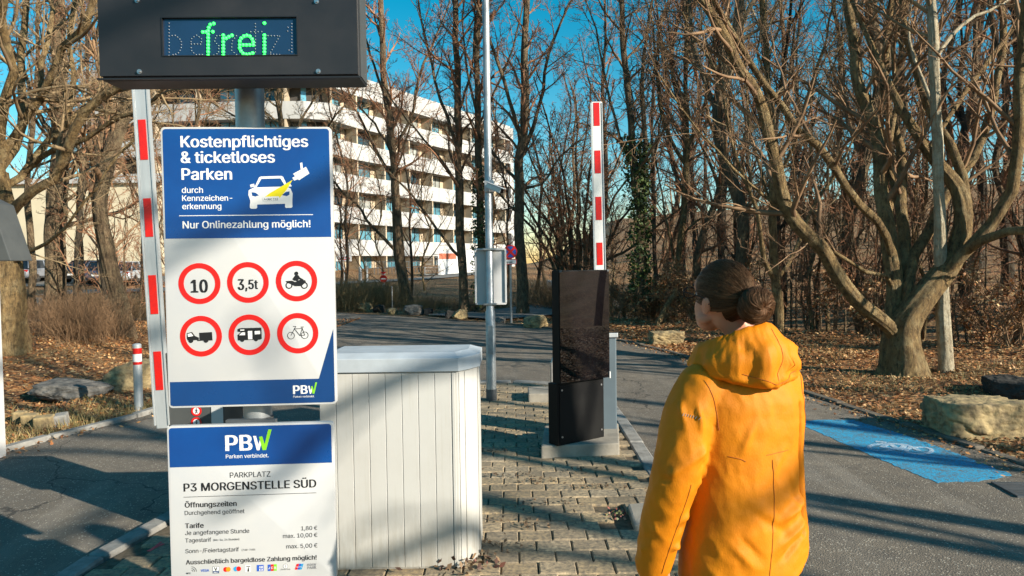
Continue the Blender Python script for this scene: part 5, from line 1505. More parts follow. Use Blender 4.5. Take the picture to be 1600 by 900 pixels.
bushes = [bush_model(301), bush_model(302, 700, 1.2, 1.0), bush_model(303, 1100, 1.7, 1.5)]
for azr, yr, n_, lab, grp in (((8, 17), (17, 25), 24, 'low beech bush holding dry brown leaves on the bank left of the person', 'beech bushes on the bank'), ((17, 40), (12.5, 19), 13, 'low beech bush with dry leaves at the foot of the dark wood', 'beech bushes in the wood')):
    for i in range(n_):
        a = rad(rngw.uniform(*azr)); d = rngw.uniform(*yr)
        x, y = d * math.sin(a), d * math.cos(a)
        if (x - 9.5) * .857 + (y - 8.8) * .514 < .5: continue
        root = thing('beech_bush', (x, y, H(x, y)), lab, 'bush', grp, rz=rngw.uniform(0, 6.28))
        s_ = rngw.uniform(.7, 1.15); root.scale = (s_, s_, s_)
        for nm, me in zip(('stems', 'leaves'), rngw.choice(bushes)):
            o = bpy.data.objects.new(nm, me); COL.objects.link(o); o.parent = root
# --- ivy on three trunks: leaves as a part of the tree
def ivy(tree, pxs, Y, wpx, n, seed, dY=0.0):
    rng = np.random.default_rng(seed)
    c = resample(crom(pl(pxs, Y, dY), 6), 60)
    i = rng.integers(0, 60, n); a = rng.uniform(0, 6.28, n)
    prof = .7 + .5 * np.sin(i * .35 + seed) ** 2
    r = wpx * Y / F / 2 * prof * rng.uniform(.6, 1.15, n)
    C = c[i] + np.stack([np.cos(a) * r, np.sin(a) * r, rng.normal(size=n) * .1], 1)
    V, Q, col = leafquads(C, .055, rng, IVY, .0)
    link('ivy', np_mesh('ivy', V, Q, False, col), MAT['green_leaf'], tree)
trees = {o['label']: o for o in COL.objects if 'label' in o and o.name.startswith('ivy_tree')}
for lb, o in trees.items():
    if 'lamp post' in lb: ivy(o, [(754, 480), (752, 430), (750, 340), (748, 265)], 23.5, 26, 1500, 5)
    else:
        ivy(o, [(1002, 470), (1001, 420), (1000, 330), (990, 260), (986, 215)], 20.5, 34, 2600, 6); ivy(o, [(1000, 330), (1007, 260), (1006, 225)], 20.5, 20, 700, 8, .3)
# --- dry brush and long grass
def brush_model(seed, n, h, w, mat, lean=.35):
    rng = np.random.default_rng(seed)
    P0 = np.stack([rng.normal(size=n) * w * .5, rng.normal(size=n) * w * .35, np.full(n, -.1)], 1)
    d = nrm(np.stack([rng.normal(size=n) * lean, rng.normal(size=n) * lean, np.ones(n)], 1))
    K = 5; out = np.empty((n, K, 3)); out[:, 0] = P0; ln = h * rng.uniform(.45, 1.15, n)
    for k in range(1, K):
        d = nrm(d + rng.normal(size=(n, 3)) * .16); out[:, k] = out[:, k - 1] + d * (ln / (K - 1))[:, None]
    R = np.tile(np.linspace(1, .4, K), (n, 1)) * rng.uniform(.003, .008, n)[:, None]
    V1, Q1 = tube_batch(out, R, 3)
    P2, R2 = spawn(out, R, 5, rng, .3, (20, 50), .4, K=4, rmin=.003)
    V2, Q2 = tube_batch(P2, R2, 3)
    me = np_mesh('stems', np.concatenate([V1, V2]), np.concatenate([Q1, Q2 + len(V1)])); me.materials.append(MAT[mat])
    return me
br_ = [brush_model(401, 260, 1.5, 1.5, 'twig'), brush_model(402, 240, 1.3, 1.6, 'straw'), brush_model(403, 260, 1.1, 1.6, 'twig_pale')]
def put_brush(x, y, i, s_, lab, grp, name='brush_shrub'):
    o = bpy.data.objects.new(name, br_[i]); COL.objects.link(o)
    o.location = (x, y, H(x, y)); o.rotation_euler = (0, 0, rngw.uniform(0, 6.28)); o.scale = (s_, s_, s_)
    return tag(o, lab, 'shrub', grp)
for i in range(22):
    x = -17.5 + i * .42 + rngw.uniform(-.2, .2); y = 24 + rngw.uniform(-1.2, 2.5) + (x + 17) * .1
    put_brush(x, y, rngw.choice([0, 1, 2]), rngw.uniform(.45, .75), 'dry brushwood shrub in the hedge between the left lawn and the cars', 'dry hedge behind the left lawn')
for i in range(10):
    px_ = 520 + i * 9; p_ = P(px_, 480, 27 + rngw.uniform(-1, 2.5))
    put_brush(p_.x, p_.y, 1, rngw.uniform(.6, .95), 'tuft of tall straw coloured dry grass beside the parking board, beyond the road', 'dry grass tufts beyond the road', 'grass_tuft')
for i in range(8):
    p_ = P(850 + i * 14, 480, 27 + rngw.uniform(-1, 3))
    put_brush(p_.x, p_.y, rngw.choice([0, 2]), rngw.uniform(.7, 1.2), 'dark low brush behind the black pillar', 'brush behind the pillar')
for i in range(7):
    p_ = P(650 + i * 22, 480, 25 + rngw.uniform(-1, 4))
    put_brush(p_.x, p_.y, rngw.choice([0, 1]), rngw.uniform(.3, .5), 'small dry shrub between the roadside trees', 'shrubs between the roadside trees')
for i in range(5):
    p_ = GT(118 + i * 9 - 15, 525 + rngw.uniform(-10, 10))
    put_brush(p_.x, p_.y, 0, rngw.uniform(.5, .75), 'thin twiggy shrub beside the pale left tree', 'twiggy shrubs beside the left tree')
# ------------------------------------------------------------------ white terraced building
MAT['white_concrete'] = M('white_concrete', (0.47, 0.47, 0.46), (0.34, 0.34, 0.34), 1.2, 0.75, bmp=.03, stretch=(1, 1, .25), detail=8)
MAT['loggia'] = M('loggia_wall', (0.50, 0.41, 0.30), (0.42, 0.34, 0.24), .8, 0.8)
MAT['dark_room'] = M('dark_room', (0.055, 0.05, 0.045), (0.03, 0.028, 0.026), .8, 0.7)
def glass(name, c):
    m, t, b = node_mat(name)
    f = noisef(t, coords(t), .5, 2, .5)
    t.links.new(mixc(t, f, c, tuple(x * .5 for x in c)), b.inputs['Base Color'])
    b.inputs['Roughness'].default_value = .04; b.inputs['Specular IOR Level'].default_value = 1.0; b.inputs['Metallic'].default_value = .1
    return m
MAT['glass'] = glass('window_glass', (0.14, 0.38, 0.50))
MAT['glass_dark'] = glass('window_glass_dark', (0.03, 0.06, 0.08))
MAT['glass_curtain'] = glass('window_curtain', (0.42, 0.44, 0.42))
GZ = 1.1
def along(a, b, f): return (a[0] + (b[0] - a[0]) * f, a[1] + (b[1] - a[1]) * f)
corner = [P(388, 415, 66.5), P(480, 415, 66.8), P(523, 415, 67.8), P(560, 415, 71.5), P(800, 415, 99)]
fac = [(c.x, c.y) for c in corner]
fac = [(-41, 68.5)] + fac
def offset_line(pts, d):
    """moves the line d metres away from the viewer"""
    out = []
    for i, p in enumerate(pts):
        a = np.array(pts[max(i - 1, 0)]); b = np.array(pts[min(i + 1, len(pts) - 1)])
        t = (b - a) / np.linalg.norm(b - a); out.append((p[0] - t[1] * d, p[1] + t[0] * d))
    return out
bld = thing('apartment_building', (fac[3][0], fac[3][1], GZ), 'large white building of six storeys with long curved balcony bands and recessed windows', 'building')
back = None
def wallstrip(mb, pts, pts2, z0, z1):
    for i in range(len(pts) - 1):
        a, b = pts[i], pts[i + 1]; c, d = pts2[i + 1], pts2[i]
        mb.prism([a, b, c, d], z0, z1)
inner = offset_line(fac, .25)
for k_ in range(6):
    z0 = 2.65 + 3.2 * k_
    mb = MB(); wallstrip(mb, fac, inner, z0, z0 + 1.62 + (.35 if k_ == 5 else 0))
    mb.build('balcony_band', MAT['white_concrete'], bld)
    mb = MB(); wallstrip(mb, inner, offset_line(fac, 1.5), z0 + .02, z0 + .28); mb.build('floor_slab', MAT['white_concrete'], bld)
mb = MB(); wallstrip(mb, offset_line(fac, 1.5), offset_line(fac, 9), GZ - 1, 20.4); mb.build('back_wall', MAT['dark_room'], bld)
mb = MB(); wallstrip(mb, offset_line(fac, .3), offset_line(fac, 9), 20.3, 20.6); mb.build('roof', MAT['white_concrete'], bld)
e_ = offset_line(fac, 9)[-1]
mb = MB(); mb.prism([fac[-1], (fac[-1][0] + .4, fac[-1][1] + .3), (e_[0] + .4, e_[1] + .3), e_], GZ - 1, 20.4); mb.build('end_wall', MAT['white_concrete'], bld)
# bays
d_ = [0]
for a, b in zip(fac[:-1], fac[1:]): d_.append(d_[-1] + math.hypot(b[0] - a[0], b[1] - a[1]))
def at_s(s):
    x = np.interp(s, d_, [p[0] for p in fac]); y = np.interp(s, d_, [p[1] for p in fac])
    i = min(max(np.searchsorted(d_, s) - 1, 0), len(fac) - 2)
    t = np.array(fac[i + 1]) - np.array(fac[i]); t = t / np.linalg.norm(t)
    return np.array([x, y]), t, np.array([-t[1], t[0]])
BAY = 4.25
nb = int(d_[-1] / BAY)
s_off = d_[3] % BAY
brk = random.Random(4)
for k_ in range(6):
    z0 = GZ if k_ == 0 else 1.1 + 3.2 * k_ + .05
    z1 = 2.66 + 3.2 * k_
    for i in range(nb):
        s = s_off + i * BAY
        if s > d_[-1] - .5: continue
        p, t, nr = at_s(s)
        # dividing wall
        mb = MB(); a = p + nr * .05; b = p + nr * 1.5
        mb.prism([tuple(a - t * .09), tuple(a + t * .09), tuple(b + t * .09), tuple(b - t * .09)], z0 - .4, z1 + .03)
        mb.build('dividing_wall', MAT['loggia'], bld)
        p, t, nr = at_s(s + BAY * .5); q_ = p + nr * 1.45
        mb = MB(); a = q_ - t * BAY * .12; b = q_ + t * BAY * .3
        lo = z0 + (0 if k_ else .0)
        mb.prism([tuple(a), tuple(b), tuple(b + nr * .06), tuple(a + nr * .06)], lo, z1 - .02)
        wn = mb.build('window', MAT[brk.choice(['glass', 'glass', 'glass', 'glass_dark', 'glass_curtain'])], bld)
        mb = MB()
        for f in (-.12, .09, .3):
            m_ = q_ + t * BAY * f - nr * .05
            mb.prism([tuple(m_ - t * .04), tuple(m_ + t * .04), tuple(m_ + t * .04 + nr * .05), tuple(m_ - t * .04 + nr * .05)], lo, z1 - .02)
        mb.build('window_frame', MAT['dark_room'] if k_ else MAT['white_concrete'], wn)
        mb = MB(); a = q_ + t * BAY * .31; b = q_ + t * BAY * .47
        mb.prism([tuple(a - nr * .02), tuple(b - nr * .02), tuple(b + nr * .03), tuple(a + nr * .03)], lo, z1 - .02); mb.build('side_panel', MAT['loggia'], bld)
# white strip near the ground
# ------------------------------------------------------------------ cream hall behind the cars
hb_ = thing('hall_building', (-38, 60, 1.0), 'plain cream walled building in the sun behind the parked cars at the left', 'building')
MAT['cream'] = M('cream_render', (0.56, 0.50, 0.36), (0.50, 0.44, 0.32), .5, .85)
mb = MB(); mb.box((-62, 58, 0), (-28.5, 66, 8.6)); mb.build('wall', MAT['cream'], hb_)
mb = MB(); mb.box((-62.4, 57.6, 8.602), (-28.1, 66.4, 9.0)); mb.build('roof', MAT['white_concrete'], hb_)
mb = MB()
for i in range(9): mb.box((-60 + i * 3.7, 57.985, .2), (-59.95 + i * 3.7, 57.998, 8.5))
mb.build('wall_joints', MAT['loggia'], hb_)
# ------------------------------------------------------------------ parked cars
def car_part_profile(mb, prof, y0, y1, inset=0.0, mi=0):
    pass
def make_car(name, loc, rz, paint, label, estate=False):
    c = thing(name, loc, label, 'car', 'cars parked in front of the cream building', rz)
    m = M(name + '_paint', paint, tuple(x * .9 for x in paint), 2, .3, .3, coat=.6)
    # body: loft of cross sections along x
    secs = [(-2.15, .38, .72, .70), (-2.05, .24, .84, .80), (-1.3, .22, .92, .88), (0, .22, .94, .90), (1.1, .22, .90, .88), (1.85, .24, .78, .82), (2.15, .36, .60, .68)]
    V = []; nS = 12
    for x, z0, z1, hw in secs:
        for k in range(nS):
            a = 2 * math.pi * k / nS + math.pi / nS
            cx, sx = math.cos(a), math.sin(a)
            sg = lambda v: math.copysign(abs(v) ** .45, v)
            V.append((x, hw * sg(cx), (z0 + z1) / 2 + (z1 - z0) / 2 * sg(sx)))
    fs = []
    for i in range(len(secs) - 1):
        for k in range(nS):
            k2 = (k + 1) % nS
            fs.append((i * nS + k, i * nS + k2, (i + 1) * nS + k2, (i + 1) * nS + k))
    fs.append(list(range(nS))); fs.append([(len(secs) - 1) * nS + k for k in range(nS)][::-1])
    MB().add(V, fs).build('body', m, c, smooth=True, local=True)
    def cabin(dx, top, ins, z0, z1):
        b = [(-1.75 - dx if not estate else -2.0 - dx, -.74 + ins), (1.15 + dx, -.74 + ins), (1.15 + dx, .74 - ins), (-1.75 - dx if not estate else -2.0 - dx, .74 - ins)]
        tt = [(-1.1 if not estate else -1.75, -.56 + ins), (.35, -.56 + ins), (.35, .56 - ins), (-1.1 if not estate else -1.75, .56 - ins)]
        return [(x, y, z0) for x, y in b] + [(x, y, z1) for x, y in tt]
    cf = [(0, 1, 5, 4), (1, 2, 6, 5), (2, 3, 7, 6), (3, 0, 4, 7), (4, 5, 6, 7)]
    MB().add(cabin(0, 0, 0, .86, 1.40), cf).build('glasshouse', MAT['car_glass'], c, bevel=.04, smooth=True, local=True)
    mb = MB()
    x0 = -1.75 if estate else -1.1
    mb.box((x0 - .05, -.57, 1.385), (.42, .57, 1.45)); mb.build('roof', m, c, bevel=.03, smooth=True, local=True)
    mb = MB()
    for sy in (-1, 1):
        for xb, xt in (((-1.75 if not estate else -2.0), x0), (-.35, -.3), (1.15, .35)):
            mb.tube([(xb, sy * .745, .88), (xt, sy * .565, 1.40)], .035, 6)
    mb.build('pillars', m, c, local=True)
    for x in (-1.32, 1.32):
        for sy in (-1, 1):
            mb = MB(); mb.tube([(x, sy * .66, .31), (x, sy * .86, .31)], .31, 20); w_ = mb.build('wheel', MAT['rubber'], c, smooth=True, local=True)
            mb = MB(); mb.tube([(x, sy * .80, .31), (x, sy * .872, .31)], .19, 16); mb.build('rim', MAT['chrome'], w_, smooth=True, local=True)
    for sy in (-1, 1):
        mb = MB(); mb.box((-2.14, sy * .62 - .12, .62), (-2.03, sy * .62 + .12, .78)); mb.build('tail_light', MAT['lamp_red'], c, bevel=.02, local=True)
        mb = MB(); mb.box((1.95, sy * .58 - .15, .56), (2.13, sy * .58 + .15, .70)); mb.build('headlight', MAT['print_white'], c, bevel=.02, local=True)
        mb = MB(); mb.box((.75, sy * .80 - .09, .95), (.88, sy * .80 + .09, 1.06)); mb.build('wing_mirror', m, c, bevel=.02, local=True)
    mb = MB(); mb.box((-2.165, -.26, .48), (-2.15, .26, .59)); mb.build('number_plate', MAT['print_white'], c, local=True)
    return c
for px, Yc, rz, pa, lab, es in ((207, 46.5, 68, (.50, .52, .54), 'silver car parked nearest to the left hand boom, seen from behind', False),
                             (178, 47.0, 66, (.06, .08, .14), 'dark blue car parked left of the silver car', True),
                             (142, 47.6, 66, (.02, .022, .026), 'black car parked between the rough trunk and the dark blue car', False),
                             (60, 48.0, 64, (.30, .31, .34), 'grey car mostly hidden left of the rough trunk', True),
                             (20, 48.4, 64, (.62, .63, .64), 'white car glimpsed at the far left between the trunks', False)):
    p = P(px, 430, Yc)
    make_car('parked_car', (p.x, p.y, H(p.x, p.y) + .07), rad(rz + 25), pa, lab, es)
# ------------------------------------------------------------------ fence panels with banner, small signs, posts, railings
bY = 56
f0 = P(664, 437, bY); f1 = P(762, 434, bY + 3.5)
zg = min(H(f0.x, f0.y), H(f1.x, f1.y))
fb = thing('site_fence', (f0.x, f0.y, zg), 'site fence hung with a pale banner with an orange red corner, by the white building', 'fence')
L_ = (f1 - f0).length; yw = math.atan2(f1.y - f0.y, f1.x - f0.x)
Mf = Matrix.Translation((f0.x, f0.y, zg)) @ Matrix.Rotation(yw, 4, 'Z')
def banner_mat():
    m, t, b = node_mat('banner_print')
    v = coords(t)
    f = noisef(t, v, 1.1, 4, .6); f2 = noisef(t, v, 2.6, 3, .6)
    c = mixc(t, f, (.62, .64, .66), (.30, .33, .37)); c = mixc(t, math_(t, 'MULTIPLY', f2, .5), c, (.78, .78, .76))
    t.links.new(c, b.inputs['Base Color']); b.inputs['Roughness'].default_value = .6
    return m
mb = MB(); mb.box((1.2, -.03, .1), (L_, -.02, 2.05), Mf); bn = mb.build('banner', banner_mat(), fb)
mb = MB(); mb.box((1.3, -.036, 1.35), (2.9, -.0315, 1.8), Mf); mb.build('banner_patch', M('banner_red', (.55, .13, .06), None, 2, .6), bn)
for i in range(4):
    mb = MB(); x = L_ * i / 3; mb.cyl(Mf @ Vector((x, 0, 0)), .03, 2.15, 10); mb.build('fence_post', MAT['galv'], fb)
mb = MB()
for i in range(14): mb.tube([Mf @ Vector((i * .09, 0, .12)), Mf @ Vector((i * .09, 0, 2.05))], .006, 4)
for i in range(8): mb.tube([Mf @ Vector((0, 0, .15 + i * .27)), Mf @ Vector((1.2, 0, .15 + i * .27))], .006, 4)
mb.build('mesh_panel', MAT['galv'], fb)
for x in (0.0, L_ * .98):
    mb = MB(); mb.box((x - .35, -.12, 0), (x + .35, .12, .13), Mf); mb.build('foot', MAT['rubber'], fb)
# direction sign near the building
p = P(538, 437, 52)
ds_ = thing('direction_sign', (p.x, p.y, H(p.x, p.y)), 'small white direction sign with red marks on a thin post before the white building', 'sign')
z_ = P(538, 404, 52).z
mb = MB(); mb.cyl((p.x, p.y, H(p.x, p.y) - .1), .035, z_ - H(p.x, p.y) + .3, 10); mb.build('post', MAT['galv'], ds_)
mb = MB(); mb.box((p.x - .58, p.y - .05, z_ - .2), (p.x + .58, p.y - .037, z_ + .2)); pa_ = mb.build('plate', MAT['print_white'], ds_)
mb = MB()
for i in range(4): mb.box((p.x - .38 + i * .16, p.y - .056, z_ + .03), (p.x - .28 + i * .16, p.y - .051, z_ + .1))
mb.box((p.x - .42, p.y - .056, z_ - .1), (p.x + .2, p.y - .051, z_ - .05))
mb.prism([(.36, -.06), (.48, .02), (.36, .1)], .0, .004, Matrix.Translation((p.x, p.y - .052, z_)) @ RY); mb.build('marks', MAT['print_red'], pa_)
# no entry post
p = GT(600, 455)
ne = thing('no_entry_sign', p, 'small red no entry sign on a short white post among the grass beyond the road', 'traffic sign')
zb_ = P(600, 437, p.y).z
mb = MB(); mb.cyl((p.x, p.y, p.z - .1), .07, zb_ - p.z + .5, 12); mb.build('post', MAT['sign_white'], ne, smooth=True)
Mf2 = face(p.x, p.y - .08, zb_ + .05)
mb = MB(); mb.disc(0, 0, .20, 0, .012, 28, Mf2); dd = mb.build('disc', MAT['print_red'], ne)
mb = MB(); mb.box((-.14, -.035, .0125), (.14, .035, .015), Mf2); mb.build('bar', MAT['print_white'], dd)
mb = MB(); mb.prism([(-.2, .0), (.2, .0), (.0, -.13)], 0, .012, face(p.x, p.y - .08, zb_ + .42)); mb.build('give_way_plate', MAT['print_red'], ne)
# delineator posts
def small_post(px, py, Y, h, r, lab, m='galv', grp='short posts near the building'):
    q_ = P(px, py, Y); z = H(q_.x, q_.y)
    o = MB().cyl((q_.x, q_.y, z - .1), r, h + .1, 12).build('short_post', MAT[m], None, smooth=True)
    tag(o, lab, 'post', grp)
small_post(612.5, 462, 27, .85, .03, 'thin grey post standing just right of the no entry sign')
small_post(563, 432, 50, 1.0, .12, 'stout grey bollard before the white building, left of a pair')
small_post(573, 432, 50, 1.0, .12, 'stout grey bollard before the white building, right of a pair')
# railing before the building
r0 = P(585, 428, 60); r1 = P(664, 428, 64)
ra = thing('railing', (r0.x, r0.y, H(r0.x, r0.y)), 'low dark railing along the forecourt of the white building', 'railing')
mb = MB()
for k in range(2): mb.tube([(r0.x, r0.y, 1.75 + k * .5 - .3), (r1.x, r1.y, 1.75 + k * .5 - .3)], .03, 6)
mb.build('rail', MAT['galv_dark'], ra)
mb = MB()
for i in range(16):
    f = i / 15; x = r0.x + (r1.x - r0.x) * f; y = r0.y + (r1.y - r0.y) * f
    mb.tube([(x, y, .9), (x, y, 1.95)], .03, 6)
mb.build('uprights', MAT['galv_dark'], ra)
# ------------------------------------------------------------------ boulders
def boulder(c, r, seed, mat, label, group='boulders along the road', flat=0.0, rz=0.0, boxy=.55, sub=6):
    bm = bmesh.new(); bmesh.ops.create_icosphere(bm, subdivisions=sub, radius=1.0)
    off_ = Vector((seed * 3.7, seed * 1.3, seed * 2.1))
    cuts = []
    rr_ = random.Random(seed)
    for i in range(9):
        d = Vector((rr_.gauss(0, 1), rr_.gauss(0, 1), rr_.gauss(0, .8))).normalized(); cuts.append((d, rr_.uniform(.62, .9)))
    for v in bm.verts:
        p = v.co.copy()
        m_ = max(abs(p.x), abs(p.y), abs(p.z)); p = p * ((1 - boxy) + boxy / m_ * (.82 if boxy < .8 else .9))
        for d, k in (cuts if boxy < .8 else cuts[:2]):
            q_ = p.dot(d)
            if q_ > k: p -= d * (q_ - k) * .85
        if boxy > .8: n_ = noise.fractal(p * 2.2 + off_, .9, 2.0, 7) * .075 - max(0, .25 - abs(noise.noise(p * 2.0 + off_))) * .22 - abs(noise.noise(p * 7 + off_)) * .035
        else: n_ = noise.fractal(p * 1.6 + off_, 1.0, 2.0, 5) * .09 + noise.fractal(p * 5 + off_, .8, 2.1, 6) * .045 - abs(noise.noise(p * 3.1 + off_)) * .05
        p *= 1 + n_
        v.co = Vector((p.x * r[0], p.y * r[1], p.z * r[2]))
    me = bpy.data.meshes.new('boulder'); bm.to_mesh(me); bm.free()
    me.polygons.foreach_set('use_smooth', np.ones(len(me.polygons), bool)); me.update()
    o = link('boulder', me, MAT[mat]); o.location = c; o.rotation_euler = (0, 0, rz)
    return tag(o, label, 'boulder', group)
def bo_px(px, py, w, h, dr, seed, mat, label, rz=0, boxy=.55, Y=None):
    g_ = GT(px, py) if Y is None else P(px, py, Y)
    k = g_.y / F
    return boulder((g_.x, g_.y + dr * .5, g_.z + h * k * .36), (w * k / 2 * 1.12, dr / 2 * 1.15, h * k * .64), seed, mat, label, rz=rz, boxy=boxy)
bo_px(1556, 690, 138, 62, .5, 3, 'stone', 'large flat topped sandstone block on the right verge beside the blue patch', boxy=.93, rz=-.05)
bo_px(1604, 634, 68, 42, .55, 5, 'stone_dark', 'dark jagged boulder at the right picture edge behind the flat sandstone block')
bo_px(1046, 541, 52, 22, .5, 6, 'stone', "flat pale stone block at the kerb just left of the person's hood", boxy=.93)
bo_px(838, 514, 40, 22, .6, 7, 'stone', 'bright boulder at the road edge just left of the black pillar')
bo_px(88, 633, 112, 36, .75, 8, 'stone_grey', 'long low grey boulder on the left lawn')
bo_px(192, 614, 92, 48, .85, 9, 'stone', 'pointed sandstone boulder leaning behind the slim bollard', boxy=.3)
for i, (px, py, w_, h_, ma) in enumerate(((570, 488, 24, 15, 'stone'), (590, 489, 18, 13, 'stone_dark'), (612, 492, 14, 12, 'stone'), (645, 493, 32, 17, 'stone_grey'), (668, 493, 16, 11, 'stone_dark'), (717, 500, 26, 17, 'stone'), (703, 500, 18, 16, 'stone_dark'), (782, 506, 18, 10, 'stone_grey'))):
    lab = ['small tan rock at the far road edge, nearest the parking board', 'dark rock between two tan rocks at the far road edge', 'small upright tan rock left of the first roadside trunk', 'wide grey rock below the first roadside trunk', 'dark rock between the two roadside trunks at the road edge', 'tan rock at the foot of the straight tree left of the lamp post', 'dark rock left of the tan rock at the foot of the straight tree', 'low grey rock behind the lamp post at the road edge'][i]
    bo_px(px, py, w_, h_, .5, 20 + i, ma, lab)
# loose edging stones on the left lawn
for i, (px, py, w_) in enumerate(((31, 664, 14), (47, 668, 20), (70, 671, 26), (97, 668, 18))):
    g_ = GT(px, py); k = g_.y / F
    mb = MB(); mb.box((-w_ * k * .5, -.06, -.05), (w_ * k * .5, .07, .085)); 
    o = mb.build('edging_stone', MAT['kerb_stone'] if i == 3 else MAT['stone'], None, bevel=.015); o.location = g_ + Vector((0, 0, .05)); o.rotation_euler = (rad(3 * i), rad(4 - 3 * i), rad(8 + 4 * i))
    tag(o, ['small tan edging stone, first of the short row on the left lawn', 'square tan edging stone, second of the short row on the left lawn', 'widest tan edging stone of the short row on the left lawn', 'grey edging stone ending the short row on the left lawn'][i], 'stone', 'edging stones on the left lawn')
# broken block and weed in the hole of the paving
g_ = G(1000, 812, IZ)
mb = MB(); mb.prism([(-.10, -.16), (.12, -.18), (.15, .16), (-.05, .17)], -.06, .02); o = mb.build('kerb_block', MAT['concrete'], None, bevel=.014); o.location = (g_.x + .02, g_.y, IZ + .022); o.rotation_euler = (rad(2), rad(-4), rad(6))
tag(o, 'loose tilted concrete block lying at the hole in the paving', 'block')
rng = np.random.default_rng(9)
C = np.array([HOLE.x, HOLE.y, IZ]) + rng.normal(size=(60, 3)) * np.array([.045, .05, .014]); C[:, 2] = np.abs(C[:, 2] - IZ) + IZ
V, Q, col = leafquads(C, .011, rng, [(.16, .03, .04), (.10, .16, .04), (.3, .08, .06), (.16, .18, .07), (.34, .2, .14)], .2)
tag(link('weed', np_mesh('weed', V, Q, False, col), MAT['leaf']), 'small reddish weed growing in the hole of the paving', 'plant')
g_ = G(722, 884, IZ)
C = np.array([g_.x + .03, g_.y + .02, IZ]) + rng.normal(size=(140, 3)) * np.array([.11, .07, .022]); C[:, 2] = np.abs(C[:, 2] - IZ) + IZ
V, Q, col = leafquads(C, .018, rng, [(.14, .045, .03), (.10, .06, .03), (.24, .15, .08), (.07, .03, .02)], .3)
tag(link('withered_plant', np_mesh('withered_plant', V, Q, False, col), MAT['leaf']), 'withered reddish creeper at the foot of the white cabinet', 'plant')
# pink chalk mark on the paving
mb = MB()
pts = [G(232, 863, IZ), G(242, 857, IZ), G(256, 851, IZ)]
flat_line(mb, [(p.x, p.y) for p in pts], .02, IZ + .006, IZ + .0075); 
mb2 = [G(240, 858, IZ), G(252, 849, IZ)]
flat_line(mb, [(p.x, p.y) for p in mb2], .012, IZ + .008, IZ + .0095)
tag(mb.build('marking', M('pink_marking', (.75, .10, .12), None, 40, .8)), 'pink spray mark on the paving left of the tariff board', kind='structure')
# ------------------------------------------------------------------ person in the orange jacket
from mathutils.bvhtree import BVHTree
MAT['skin'] = M('skin', (0.56, 0.25, 0.15), (0.48, 0.19, 0.11), 9, 0.5, bmp=.06, bscale=220)
def jacket_mat():
    m, t, b = node_mat('orange_fabric')
    v = coords(t)
    f = noisef(t, v, 7, 5, .6)
    t.links.new(mixc(t, f, (0.62, 0.20, 0.002), (0.54, 0.165, 0.002)), b.inputs['Base Color'])
    b.inputs['Roughness'].default_value = .62; b.inputs['Sheen Weight'].default_value = 0; b.inputs['Specular IOR Level'].default_value = .25; b.inputs['Sheen Tint'].default_value = (1, .6, .2, 1)
    wv = noisef(t, coords(t, (1, 1, .35)), 420, 2, .5, 0, 1)
    n1 = bump(t, b, noisef(t, coords(t, (1, 1, .6), (0.3, .5, .4)), 11, 9, .78, 0, 1), .30, .010)
    bump(t, b, wv, .25, .0025, n1)
    return m
MAT['jacket'] = jacket_mat()
MAT['seam'] = M('seam_thread', (0.36, 0.085, 0.003), None, 30, .7)
MAT['denim'] = M('denim', (0.10, 0.16, 0.27), (0.05, 0.085, 0.15), 12, .8, bmp=.2, bscale=300)
MAT['shoe'] = M('shoe_leather', (0.04, 0.03, 0.025), None, 12, .6)
def hair_mat():
    m, t, b = node_mat('brown_hair')
    a = t.nodes.new('ShaderNodeAttribute'); a.attribute_name = 'Col'
    t.links.new(a.outputs[0], b.inputs['Base Color']); b.inputs['Roughness'].default_value = .5; b.inputs['Specular IOR Level'].default_value = .35
    b.inputs['Specular Tint'].default_value = (1, .72, .5, 1)
    return m
MAT['hair'] = hair_mat()
PD = 2.2
PX = P(1160, 600, PD).x
BODY = Matrix.Translation((PX, PD, IZ)) @ Matrix.Rotation(rad(18), 4, 'Z')
HEADL = Matrix.Translation((-.052, .028, 1.466)) @ Matrix.Rotation(rad(9), 4, 'Z') @ Matrix.Rotation(rad(3), 4, 'X')
def remesh(mb, voxel, smooth=6, sub=0):
    me = bpy.data.meshes.new('tmp'); me.from_pydata(mb.v, [], mb.f); me.update()
    o = bpy.data.objects.new('tmp', me); COL.objects.link(o)
    r_ = o.modifiers.new('r', 'REMESH'); r_.mode = 'VOXEL'; r_.voxel_size = voxel; r_.use_smooth_shade = True
    s_ = o.modifiers.new('s', 'SMOOTH'); s_.factor = .5; s_.iterations = smooth
    dg = bpy.context.evaluated_depsgraph_get(); dg.update()
    out = bpy.data.meshes.new_from_object(o.evaluated_get(dg))
    bpy.data.objects.remove(o); bpy.data.meshes.remove(me)
    out.polygons.foreach_set('use_smooth', np.ones(len(out.polygons), bool))
    return out
def chain(mb, pts, rs, n=16):
    c = crom(pts, 5); k = len(c)
    rr_ = np.interp(np.linspace(0, len(rs) - 1, k), np.arange(len(rs)), rs)
    mb.tube([tuple(p) for p in c], [float(x) for x in rr_], n)
    mb.sphere(c[0], float(rr_[0]) * .99, n, 8); mb.sphere(c[-1], float(rr_[-1]) * .99, n, 8)
def loft(mb, secs, n=40, pw=.85):
    """secs: (z, a, b, cy)"""
    vs = []; fs = []
    for z, a, b, cy in secs:
        for i in range(n):
            t = 2 * math.pi * i / n; c, s = math.cos(t), math.sin(t)
            vs.append((a * math.copysign(abs(c) ** pw, c), cy + b * math.copysign(abs(s) ** pw, s), z))
    for j in range(len(secs) - 1):
        for i in range(n):
            i2 = (i + 1) % n; fs.append((j * n + i, j * n + i2, (j + 1) * n + i2, (j + 1) * n + i))
    fs.append(list(range(n))[::-1]); fs.append([(len(secs) - 1) * n + i for i in range(n)])
    mb.add(vs, fs)
